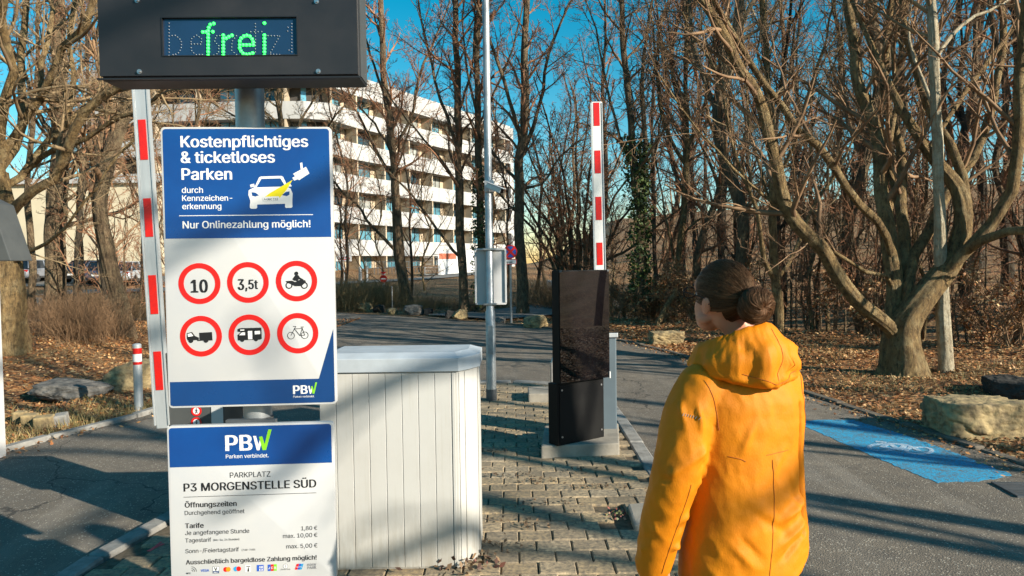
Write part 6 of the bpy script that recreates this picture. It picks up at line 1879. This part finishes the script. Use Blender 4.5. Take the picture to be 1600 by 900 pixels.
LSH, LEL, LWR = (-.150, -.01, 1.165), (-.245, -.03, .965), (-.285, .05, .70)
RSH, REL, RWR = (.125, -.01, 1.165), (.142, .07, .965), (.105, .20, .80)
# ---- body: one continuous skin surface
mb = MB()
hd = lambda x, y, z: tuple(HEADL @ Vector((x, y, z)))
R3 = HEADL.to_3x3().to_4x4()
mb.sphere(hd(0, -.008, .012), (.073, .094, .094), 28, 18, R3)
mb.sphere(hd(0, .040, -.045), (.060, .053, .068), 24, 14, R3)
mb.sphere(hd(0, .052, -.085), (.044, .042, .032), 20, 12, R3)
mb.sphere(hd(0, .080, -.098), (.020, .016, .017), 16, 10, R3)
mb.sphere(hd(0, .070, .028), (.05, .026, .04), 20, 12, R3)
mb.tube([hd(0, .093, .010), hd(0, .108, -.028), hd(0, .098, -.036)], [.006, .0095, .008], 12)
for sx in (-1, 1):
    mb.sphere(hd(sx * .009, .097, -.034), .0070, 12, 8)
    mb.sphere(hd(sx * .074, -.008, -.026), (.008, .019, .031), 14, 10, R3)
    mb.sphere(hd(sx * .079, -.016, -.016), (.007, .013, .018), 12, 8, R3)
    mb.sphere(hd(sx * .050, .03, -.072), (.016, .03, .02), 14, 8, R3)
mb.sphere(hd(0, .091, -.062), (.019, .008, .006), 14, 8, R3); mb.sphere(hd(0, .089, -.072), (.017, .008, .0065), 14, 8, R3)
chain(mb, [hd(0, -.01, -.05), (-.008, .0, 1.36), (0, -.01, 1.26)], [.050, .049, .060])
loft(mb, [(.74, .155, .105, 0), (.86, .15, .10, 0), (.98, .128, .09, 0), (1.10, .14, .10, 0), (1.18, .14, .095, -.005), (1.235, .10, .07, -.005), (1.28, .06, .05, -.005)])
for S_, E_, W_ in ((LSH, LEL, LWR), (RSH, REL, RWR)):
    chain(mb, [S_, E_, W_], [.046, .040, .027])
for sx in (-1, 1):
    chain(mb, [(sx * .082, 0, .80), (sx * .088, .015, .44), (sx * .090, -.015, .08)], [.082, .052, .038])
    chain(mb, [(sx * .090, -.03, .045), (sx * .096, .05, .04), (sx * .10, .13, .028)], [.036, .034, .024])
def hand(W_, d, side, palmdir):
    """palm and five bent fingers"""
    d = Vector(d).normalized(); pn = Vector(palmdir); pn = (pn - d * pn.dot(d)).normalized(); ac = d.cross(pn) * side
    W_ = Vector(W_)
    mb.sphere(W_ + d * .045, .03, 14, 8, Matrix(((ac.x * 1.15, pn.x * .5, d.x * 1.45, 0), (ac.y * 1.15, pn.y * .5, d.y * 1.45, 0), (ac.z * 1.15, pn.z * .5, d.z * 1.45, 0), (0, 0, 0, 1))))
    for k, (o, l) in enumerate(((-.027, .058), (-.009, .072), (.009, .076), (.026, .068))):
        a = W_ + d * .075 + ac * o; b = a + d * l * .45 + pn * .008; c = b + d * l * .3 + pn * .016; e = c + d * l * .22 + pn * .018
        chain(mb, [tuple(a), tuple(b), tuple(c), tuple(e)], [.0095, .0088, .0082, .007], 10)
    a = W_ + d * .025 + ac * .022; b = a + ac * .026 + d * .024 + pn * .012; c = b + d * .028 + ac * .006 + pn * .012
    chain(mb, [tuple(a), tuple(b), tuple(c)], [.012, .0105, .0085], 10)
hand(LWR, (-.05, .16, -1), 1, (1, .1, .1)); hand(RWR, (-.5, .8, -.35), -1, (-.5, -.2, -1))
me = remesh(mb, .0055, 5)
person = link('person', me, MAT['skin']); person.matrix_basis = BODY
tag(person, 'person with a brown hair bun in an orange hooded jacket, back to the viewer', 'person')
def cloth(name, me, mat, parent=person):
    me.materials.append(mat); o = bpy.data.objects.new(name, me); COL.objects.link(o); o.parent = parent; return o
# ---- trousers and shoes
mb = MB()
loft(mb, [(.72, .165, .115, 0), (.80, .168, .118, 0), (.92, .16, .112, 0), (.96, .15, .105, 0)])
for sx in (-1, 1): chain(mb, [(sx * .088, 0, .78), (sx * .092, .015, .44), (sx * .095, -.012, .10)], [.095, .070, .066])
cloth('trousers', remesh(mb, .010, 4), MAT['denim'])
for sx in (-1, 1):
    mb = MB(); chain(mb, [(sx * .090, -.045, .05), (sx * .096, .05, .052), (sx * .102, .15, .04)], [.047, .047, .037]); mb.box((sx * .096 - .045, -.09, .002), (sx * .096 + .045, .18, .022))
    cloth('shoe', remesh(mb, .007, 3), MAT['shoe'])
# ---- jacket
mb = MB()
loft(mb, [(.585, .208, .150, .0), (.66, .206, .148, -.002), (.76, .198, .145, -.004), (.88, .188, .140, -.004), (1.0, .184, .136, -.006), (1.08, .186, .134, -.012), (1.15, .184, .124, -.018), (1.205, .164, .105, -.018), (1.255, .120, .085, -.015), (1.31, .085, .068, -.01)], 48, .88)
chain(mb, [(-.148, -.012, 1.190), (-.205, -.02, 1.10), (-.248, -.03, .965), (-.272, .005, .82), (-.290, .05, .645)], [.082, .080, .074, .066, .058], 24)
chain(mb, [(.128, -.012, 1.185), (.140, .02, 1.09), (.142, .07, .965), (.125, .14, .87), (.105, .205, .80)], [.074, .070, .068, .063, .056], 24)
jm = remesh(mb, .0068, 7)
# folds
n = len(jm.vertices); co = np.empty(n * 3, np.float32); jm.vertices.foreach_get('co', co); co = co.reshape(-1, 3)
no = np.empty(n * 3, np.float32); jm.vertices.foreach_get('normal', no); no = no.reshape(-1, 3)
def ridge(p, sc, off):
    v = noise.noise(Vector((p[0] * sc[0] + off, p[1] * sc[1], p[2] * sc[2])))
    return (1 - abs(v) * 2.2)
def fold_line(p, a, b, w, amp):
    a = Vector(a); b = Vector(b); p = Vector(p); ab = b - a
    t = max(0, min(1, (p - a).dot(ab) / ab.length_squared)); d = (p - (a + ab * t)).length
    return amp * math.sin(math.pi * (0.1 + .8 * t)) * math.exp(-(d / w) ** 2)
FOLDS = [((.120, -.12, 1.14), (.135, -.12, .72), .010, -.016), ((-.06, -.15, 1.10), (-.13, -.14, .96), .014, .009), ((.06, -.15, .95), (.11, -.14, .80), .012, -.009), ((-.14, -.14, .80), (-.04, -.16, .70), .012, -.010),
         ((-.19, -.11, 1.235), (-.155, -.15, 1.05), .012, .012), ((-.225, -.09, 1.20), (-.21, -.11, 1.07), .010, .010), ((-.255, -.06, 1.16), (-.245, -.09, 1.03), .011, .008),
         ((-.165, -.145, 1.09), (-.175, -.13, .93), .013, -.022), ((-.20, -.10, 1.03), (-.30, -.08, .96), .014, .012), ((-.20, -.09, .985), (-.31, -.06, .94), .012, -.010), ((-.21, -.08, .93), (-.31, -.04, .90), .013, .011),
         ((-.23, -.06, .83), (-.32, -.02, .78), .013, .010), ((-.22, -.05, .79), (-.33, 0, .755), .012, -.008), ((-.24, -.04, .73), (-.34, .02, .71), .012, .010),
         ((-.13, -.16, .93), (.0, -.165, .80), .020, .010), ((-.10, -.16, .86), (.06, -.16, .76), .016, -.009), ((.02, -.16, .80), (.17, -.12, .88), .018, .012), ((.0, -.165, .72), (.19, -.12, .82), .016, .010), ((.0, -.165, .68), (.16, -.13, .74), .014, -.008),
         ((.10, -.15, 1.18), (.15, -.13, .98), .016, .008), ((.13, -.14, 1.0), (.09, -.155, .86), .015, .009), ((.05, -.15, 1.02), (-.02, -.16, .92), .014, .007), ((-.12, -.16, 1.0), (-.05, -.165, .96), .012, -.012),
         ((.19, -.05, 1.16), (.20, -.06, .98), .012, -.012), ((.18, -.06, 1.02), (.23, .0, .98), .012, .008), ((-.05, -.165, .66), (-.17, -.13, .78), .016, .011)]
disp = np.empty(n)
for i in range(n):
    p = co[i]
    d = .0030 * (ridge(p, (9, 9, 4), 0) - .5) + .0022 * (ridge((p[0] + p[2] * .5, p[1], p[2] - p[0] * .4), (20, 18, 9), 7) - .5) + .0012 * noise.noise(Vector(p) * 45)
    if p[1] < .06:
        for f_ in FOLDS: d += 2.3 * fold_line(p, f_[0], f_[1], f_[2] * .8, f_[3])
    disp[i] = d
co += no * disp[:, None]
hem = np.clip((.80 - co[:, 2]) / .2, 0, 1) * np.clip((co[:, 0] - .05) / .12, 0, 1); co[:, 2] += hem * .085
jm.vertices.foreach_set('co', co.ravel()); jm.update()
jacket = cloth('jacket', jm, MAT['jacket'])
bv = BVHTree.FromPolygons([Vector(c) for c in co], [tuple(p.vertices) for p in jm.polygons])
def on_back(x, z, o=.0008):
    h = bv.ray_cast(Vector((x, -1, z)), Vector((0, 1, 0)))
    if h[0] is None: return None
    return h[0] + h[1] * o
def seam(pts, r=.0009, nm='seam', mt='seam', parent=None):
    c = crom(pts, 14); P_ = [on_back(p[0], p[1]) for p in c]; P_ = [p for p in P_ if p]
    # break where the line jumps between sleeve and back
    run = [P_[0]]
    mb = MB()
    for a, b in zip(P_[:-1], P_[1:]):
        if (b - a).length > .035:
            if len(run) > 1: mb.tube(run, r, 6)
            run = []
        run.append(b)
    if len(run) > 1: mb.tube(run, r, 6)
    cloth(nm, mk(mb), MAT[mt], parent or jacket)
def mk(mb):
    me = bpy.data.meshes.new('m'); me.from_pydata(mb.v, [], mb.f); me.update(); return me
seam([(.0, .99), (.004, .88), (-.004, .76), (-.015, .66), (-.02, .59)])
seam([(-.185, 1.225), (-.16, 1.15), (-.150, 1.08)])
seam([(-.13, 1.005), (-.10, .998), (-.085, .99)]); seam([(-.02, 1.005), (.03, 1.01), (.06, 1.012)])
seam([(.16, 1.22), (.15, 1.14), (.165, 1.06), (.16, .99)])
seam([(-.245, .93), (-.262, .83), (-.285, .70), (-.292, .64)])
seam([(-.20, .625), (-.05, .618), (.1, .62), (.2, .628)])
# small pale mark on the upper sleeve
mb = MB()
for i in range(7):
    x = -.262 + i * .0065
    p = on_back(x, 1.128 - i * .0016, .0012); p2 = on_back(x + .004, 1.135 - i * .0016, .0012)
    if p and p2: mb.tube([p, p2], .0008, 5)
if mb.v: cloth('sleeve_mark', mk(mb), MAT['alu'], jacket)
# ---- hood lying on the shoulders
NT, prof_n = 96, 9
vs = []
for i in range(NT):
    th = 2 * math.pi * i / NT; s = math.sin(th); c = math.cos(th); b = (1 - s) / 2
    lf = max(0, -c)
    fold = .006 * math.sin(th * 7 + 1.2) * b + .004 * math.sin(th * 13)
    zt = 1.322 + .068 * b ** 1.5 - .014 * max(0, -c)
    fr = (1 - b) ** .8 * .050 + .022 * max(0, -c) - .056 * max(0, c)
    pr = [(.060, 1.255), (.066 + .012 * b, zt - .02), (.074 + .014 * b, zt), (.086 + .018 * b, zt + .001), (.105 + .03 * b + fold * .4, zt - .028 - .008 * b), (.118 + .042 * b + fold, zt - .055 - .012 * b), (.126 + .036 * b + fold * 1.2, 1.258 - .012 * b ** 3), (.124 + .034 * b + fold, 1.238 - .026 * b ** 6), (.108 + .030 * b, 1.226 - .028 * b ** 6)]
    for k_, (r_, z) in enumerate(pr): vs.append((c * (r_ + fr * (1 - k_ / 12)) * 1.04, s * (r_ + fr * (1 - k_ / 12)) * .98 - .012, z))
fs = []
for i in range(NT):
    j = (i + 1) % NT
    for k in range(prof_n - 1): fs.append((i * prof_n + k, j * prof_n + k, j * prof_n + k + 1, i * prof_n + k + 1))
hm = bpy.data.meshes.new('hood'); hm.from_pydata(vs, [], fs); hm.update()
bm = bmesh.new(); bm.from_mesh(hm); bmesh.ops.subdivide_edges(bm, edges=bm.edges, cuts=2, use_grid_fill=True, smooth=.6); bmesh.ops.recalc_face_normals(bm, faces=bm.faces); bm.to_mesh(hm); bm.free()
HF = [((-.10, -.09, 1.345), (.05, -.16, 1.275), .012, .011), ((-.12, -.06, 1.31), (.0, -.165, 1.245), .012, -.010), ((.0, -.14, 1.335), (.13, -.10, 1.30), .011, .010), ((.02, -.17, 1.28), (.14, -.11, 1.25), .012, .009), ((-.03, -.16, 1.30), (.10, -.14, 1.275), .009, -.009), ((-.14, -.02, 1.30), (-.12, -.09, 1.26), .012, .009)]
for v in hm.vertices:
    p = v.co
    d = .0045 * (ridge(p, (16, 16, 22), 3) - .5) + .0028 * (ridge((p.x + p.z, p.y, p.z - p.x * .6), (38, 34, 30), 5) - .5)
    for f_ in HF: d += 2.2 * fold_line(p, f_[0], f_[1], f_[2] * .85, f_[3])
    v.co = p + v.normal * d
hm.polygons.foreach_set('use_smooth', np.ones(len(hm.polygons), bool)); hm.update()
hood = cloth('hood', hm, MAT['jacket'], jacket)
bvh = BVHTree.FromPolygons([v.co.copy() for v in hm.vertices], [tuple(p.vertices) for p in hm.polygons])
def on_hood(x, z):
    h = bvh.ray_cast(Vector((x, -1, z)), Vector((0, 1, 0))); return None if h[0] is None else h[0] + h[1] * .0006
for line in ([(.005, 1.375), (.012, 1.33), (.02, 1.29), (.005, 1.25), (.0, 1.218)], [(-.10, 1.248), (-.05, 1.232), (0, 1.216), (.05, 1.230), (.09, 1.246)]):
    pp_ = [on_hood(p[0], p[1]) for p in crom(line, 10)]; pp_ = [p for p in pp_ if p]
    if len(pp_) > 2:
        mb = MB(); mb.tube(pp_, .0009, 6); cloth('seam', mk(mb), MAT['seam'], hood)
# ---- hair drawn back into a bun
BUN = Vector((0, -.118, -.012))
pole = BUN.normalized(); e1 = Vector((1, 0, 0)); e2 = pole.cross(e1).normalized()
C0 = Vector((0, -.008, .012))
vs = []; cols = []; NU, NV = 220, 70
keep = []
hr = random.Random(3)
streak = [hr.uniform(.35, 2.1) for _ in range(NU)]
for j in range(NV + 1):
    a = math.pi * .93 * j / NV
    for i in range(NU):
        b = 2 * math.pi * i / NU
        d = (pole * math.cos(a) + (e1 * math.cos(b) + e2 * math.sin(b)) * math.sin(a))
        rr_ = 1.0 + .022 * noise.noise(Vector((b * 6, a * .7, 1))) + 0.009 * noise.noise(Vector((math.cos(b) * 22, math.sin(b) * 22, a * 1.2))) + 0.005 * noise.noise(Vector((math.cos(b) * 60, math.sin(b) * 60, a * 2)))
        p = C0 + Vector((d.x * .0805, d.y * .1015, d.z * .1015)) * rr_
        vs.append(p)
        g_ = streak[i] * (.8 + .5 * noise.noise(Vector((b * 30, a * 4, 5)))) * (1 + .6 * max(0, d.z - .3))  # last factor paints a sunlit highlight into the crown colour
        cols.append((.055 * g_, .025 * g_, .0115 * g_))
        # hairline: forehead, temples, in front of the ears, nape
        front = .062 + .35 * max(0, d.z * .1 - .035)
        ok = True
        if p.y > .070 and p.z < .070: ok = False
        if p.z < .010 and p.y > .012 - (0.01 - p.z) * .15: ok = False
        if p.z < .045 and p.y > .046: ok = False
        if p.z < -.045 and p.y > -.055: ok = False
        if p.z < -.098: ok = False
        keep.append(ok)
fs = []
for j in range(NV):
    for i in range(NU):
        i2 = (i + 1) % NU; q_ = (j * NU + i, (j + 1) * NU + i, (j + 1) * NU + i2, j * NU + i2)
        if all(keep[k] for k in q_): fs.append(q_)
hm = np_mesh('hair', [tuple(HEADL @ v) for v in vs], fs, True, np.array(cols))
hair = cloth('hair', hm, MAT['hair'])
vs = []; cols = []; fs = []; NU, NV = 160, 60
bc = BUN + Vector((0, -.022, -.004))
for j in range(NV + 1):
    a = math.pi * j / NV
    for i in range(NU):
        b = 2 * math.pi * i / NU
        sw = b + a * 1.1 + .5 * noise.noise(Vector((math.cos(b) * 1.5, math.sin(b) * 1.5, a * 1.5)))
        rr_ = 1 + .02 * math.sin(sw * 2 + 1.5 * math.sin(a * 3)) + .09 * noise.noise(Vector((math.cos(sw) * 5, math.sin(sw) * 5, a * .8))) + .018 * noise.noise(Vector((math.cos(sw) * 14, math.sin(sw) * 14, a * .8))) + 0.008 * noise.noise(Vector((math.cos(sw) * 38, math.sin(sw) * 38, a * .9)))
        rr_ *= 1 - .28 * math.exp(-((math.pi - a if False else a) / .38) ** 2)
        ax_ = -pole if False else pole
        d = ax_ * math.cos(a) * .044 + (e1 * math.cos(b) * .056 + e2 * math.sin(b) * .055) * math.sin(a)
        vs.append(bc + d * rr_); g_ = (.7 + .9 * abs(noise.noise(Vector((math.cos(sw) * 18, math.sin(sw) * 18, 3))))) * hr.uniform(.8, 1.2)
        cols.append((.075 * g_, .031 * g_, .013 * g_))
for j in range(NV):
    for i in range(NU):
        i2 = (i + 1) % NU; fs.append((j * NU + i, (j + 1) * NU + i, (j + 1) * NU + i2, j * NU + i2))
cloth('bun', np_mesh('bun', [tuple(HEADL @ v) for v in vs], fs, True, np.array(cols)), MAT['hair'], hair)
# loose hairs
N_ = 4200
rg = np.random.default_rng(8)
out = []
for k in range(N_):
    b = rg.uniform(0, 6.28); a1 = rg.uniform(.9, 2.2); a0 = a1 - rg.uniform(.3, .9)
    pts = []
    for q_ in range(6):
        a = a0 + (a1 - a0) * q_ / 5; bb = b + rg.normal() * .01
        d = (pole * math.cos(a) + (e1 * math.cos(bb) + e2 * math.sin(bb)) * math.sin(a)); l = 1.006 + .010 * math.sin(q_ * 1.1 + k) + (rg.uniform(0, .05) if k % 9 == 0 and q_ == 0 else 0)
        p = C0 + Vector((d.x * .0805, d.y * .1015, d.z * .1015)) * l
        pts.append(tuple(HEADL @ p))
    if all(((HEADL.inverted() @ Vector(p)).z > -.03 and (HEADL.inverted() @ Vector(p)).y < .05) for p in pts): out.append(pts)
for k in range(900):
    b0 = rg.uniform(0, 6.28); a0 = rg.uniform(.25, 1.9); a1 = a0 + rg.uniform(.4, 1.0); l = rg.uniform(1.0, 1.05); fly = rg.uniform(.02, .14) if k % 14 == 0 else 0
    pts = []
    for q_ in range(6):
        a = a0 + (a1 - a0) * q_ / 5; bb = b0 - a * 1.1
        dd = pole * math.cos(a) * .044 + (e1 * math.cos(bb) * .056 + e2 * math.sin(bb) * .055) * math.sin(a)
        pts.append(tuple(HEADL @ (bc + dd * (l + fly * q_ / 5))))
    out.append(pts)
out = np.array(out); Rr = np.full(out.shape[:2], .00045)
V, Q = tube_batch(out, Rr, 3)
cc_ = np.repeat(np.array([(.09, .045, .022), (.15, .085, .045), (.045, .021, .011), (.06, .03, .015)])[rg.integers(0, 4, len(out))], 6 * 3, 0)
cloth('loose_hair', np_mesh('loose_hair', V, Q, True, cc_), MAT['hair'], hair)
# ---- eyes, brows, glasses
for sx in (-1, 1):
    mb = MB(); mb.sphere(hd(sx * .031, .0705, .004), .0112, 16, 10); ey = cloth('eye', mk(mb), MAT['print_white'])
    mb = MB(); mb.sphere(hd(sx * .031, .0777, .004), .0050, 12, 8); cloth('iris', mk(mb), MAT['grey_dark'], ey)
    mb = MB(); mb.tube([hd(sx * .014, .096, .026), hd(sx * .03, .093, .031), hd(sx * .047, .082, .027)], [.003, .004, .002], 8); cloth('eyebrow', mk(mb), MAT['shoe'])
mb = MB()
for sx in (-1, 1):
    mb.tube([hd(sx * .035 + .026 * math.cos(2 * math.pi * k / 20), .114 - .004 * abs(math.cos(2 * math.pi * k / 20)), .002 + .018 * math.sin(2 * math.pi * k / 20)) for k in range(21)], .0018, 6, False)
    mb.tube([hd(sx * .060, .111, .008), hd(sx * .074, .092, .007), hd(sx * .0785, .03, .002), hd(sx * .081, -.012, -.004), hd(sx * .079, -.028, -.022)], .0016, 6)
mb.tube([hd(-.010, .114, .006), hd(0, .117, .009), hd(.010, .114, .006)], .0013, 6)
gl_ = cloth('glasses', mk(mb), MAT['rubber'])
# ------------------------------------------------------------------ fallen leaves and grass
rng = np.random.default_rng(42)
def leaf_field(name, n, sampler, size, label, lift=.006, up=1.6, cols=BROWN):
    xy = sampler(n)
    z = Hn(xy[:, 0], xy[:, 1]) + rng.uniform(0.004, .03, len(xy)) + lift
    C = np.c_[xy, z]
    V, Q, col = leafquads(C, size, rng, cols, up)
    tag(link(name, np_mesh(name, V, Q, False, col), MAT['leaf']), label, kind='stuff')
def er(y): return np.interp(y, EDGE_R[:61, 1], EDGE_R[:61, 0])
def el(y): return np.interp(y, EDGE_L[:61, 1], EDGE_L[:61, 0])
def right_verge(n):
    y = 2.5 + 11.5 * rng.random(n) ** .9; s = np.abs(rng.random(n)) ** 1.2 * 6.5 + .06
    x = er(y) + s
    return np.stack([x, y], 1)
leaf_field('leaf_litter', 44000, right_verge, .021, 'dry brown leaves covering the right verge')
def right_bank(n):
    y = rng.uniform(11, 22, n); x = er(y) + .1 + rng.random(n) ** 1.3 * 9
    return np.stack([x, y], 1)
leaf_field('leaf_litter', 24000, right_bank, .032, 'dry brown leaves on the bank beyond the right kerb')
def left_lawn(n):
    y = 5 + 17 * rng.random(n) ** 1.1; x = el(np.minimum(y, 9.5)) - .12 - rng.random(n) ** 1.1 * 9
    x = np.minimum(x, el(y) - .12)
    return np.stack([x, y], 1)
leaf_field('leaf_litter', 42000, left_lawn, .026, 'brown leaves covering the left lawn')
def far_edge(n):
    f = rng.random(n); k = (62 + f * 44).astype(int); p = EDGE_R[np.minimum(k, len(EDGE_R) - 1)]
    return np.stack([p[:, 0] + rng.normal(size=n) * .3 + .4 + rng.random(n) * 3, p[:, 1] + .3 + rng.random(n) ** 1.3 * 6], 1)
leaf_field('leaf_litter', 7000, far_edge, .045, 'leaves under the roadside trees beyond the road')
# few leaves along kerbs and on the paving
def gutter(n):
    y = rng.uniform(2.5, 16, n); return np.stack([er(y) - np.abs(rng.normal(size=n)) * .16, y], 1)
leaf_field('leaf_litter', 1500, gutter, .019, 'leaves gathered in the right gutter', .016)
def gutl(n):
    y = rng.uniform(3.5, 10, n); return np.stack([el(y) + np.abs(rng.normal(size=n)) * .12, y], 1)
leaf_field('leaf_litter', 350, gutl, .022, 'leaves gathered along the left kerb', .016)
cen = [(-.05, 5.2), (.12, 5.05), (-.2, 4.3), (-.12, 3.9), (.25, 4.6), (.5, 5.3), (-.15, 6.6), (.1, 4.2), (-.18, 5.9), (.6, 4.9)]
def onpav(n):
    k = rng.integers(0, len(cen), n); c = np.array(cen)[k]
    p = c + rng.normal(size=(n, 2)) * np.array([.11, .035]); m = rng.random(n) < .25
    p[m] = np.stack([rng.uniform(-.25, .9, m.sum()), rng.uniform(3, 8.8, m.sum())], 1)
    return p
leaf_field('leaf_litter', 420, onpav, .013, 'small dry leaf scraps in the joints of the paving', IZ, cols=[(.10, .06, .03), (.2, .12, .06), (.06, .04, .02)])
# grass blades
def grass(n, sampler, h, cols, label):
    xy = sampler(n); z = Hn(xy[:, 0], xy[:, 1])
    a = rng.uniform(0, 6.28, n); w_ = .004 * rng.uniform(.7, 1.4, n); hh = h * rng.uniform(.5, 1.3, n)
    lean = rng.normal(size=(n, 2)) * .45
    b0 = np.c_[xy[:, 0] - np.cos(a) * w_, xy[:, 1] - np.sin(a) * w_, z]; b1 = np.c_[xy[:, 0] + np.cos(a) * w_, xy[:, 1] + np.sin(a) * w_, z]
    tp = np.c_[xy + lean * hh[:, None], z + hh]
    V = np.stack([b0, b1, tp], 1).reshape(-1, 3); Q = np.arange(3 * n).reshape(n, 3)
    col = np.array(cols)[rng.integers(0, len(cols), n)] * rng.uniform(.7, 1.3, n)[:, None]
    tag(link('grass', np_mesh('grass', V, Q, False, np.repeat(col, 3, 0)), MAT['green_leaf']), label, kind='stuff')
GR = [(.24, .19, .07), (.32, .25, .11), (.17, .14, .045), (.40, .31, .15), (.20, .18, .06)]
def left_grass(n):
    y = 5 + 3.6 * rng.random(n); return np.stack([el(y) - .1 - np.abs(rng.normal(size=n)) * .8, y], 1)
grass(3000, left_grass, .10, GR, 'short pale grass along the left kerb')
def right_grass(n):
    y = 6 + 8 * rng.random(n); x = er(y) + .5 + rng.random(n) * 6
    m = np.sin(x * 1.3 + y * .7) + np.sin(y * 1.9 - x * .6) > .1
    return np.stack([x, y], 1)[m]
def right_grass_n(n):
    p = right_grass(int(n * 2.4)); return p[:n]
try:
    grass(6000, right_grass_n, .07, GR, 'yellowish winter grass showing through the leaves on the right verge')
except Exception as ex:
    print('grass', ex)
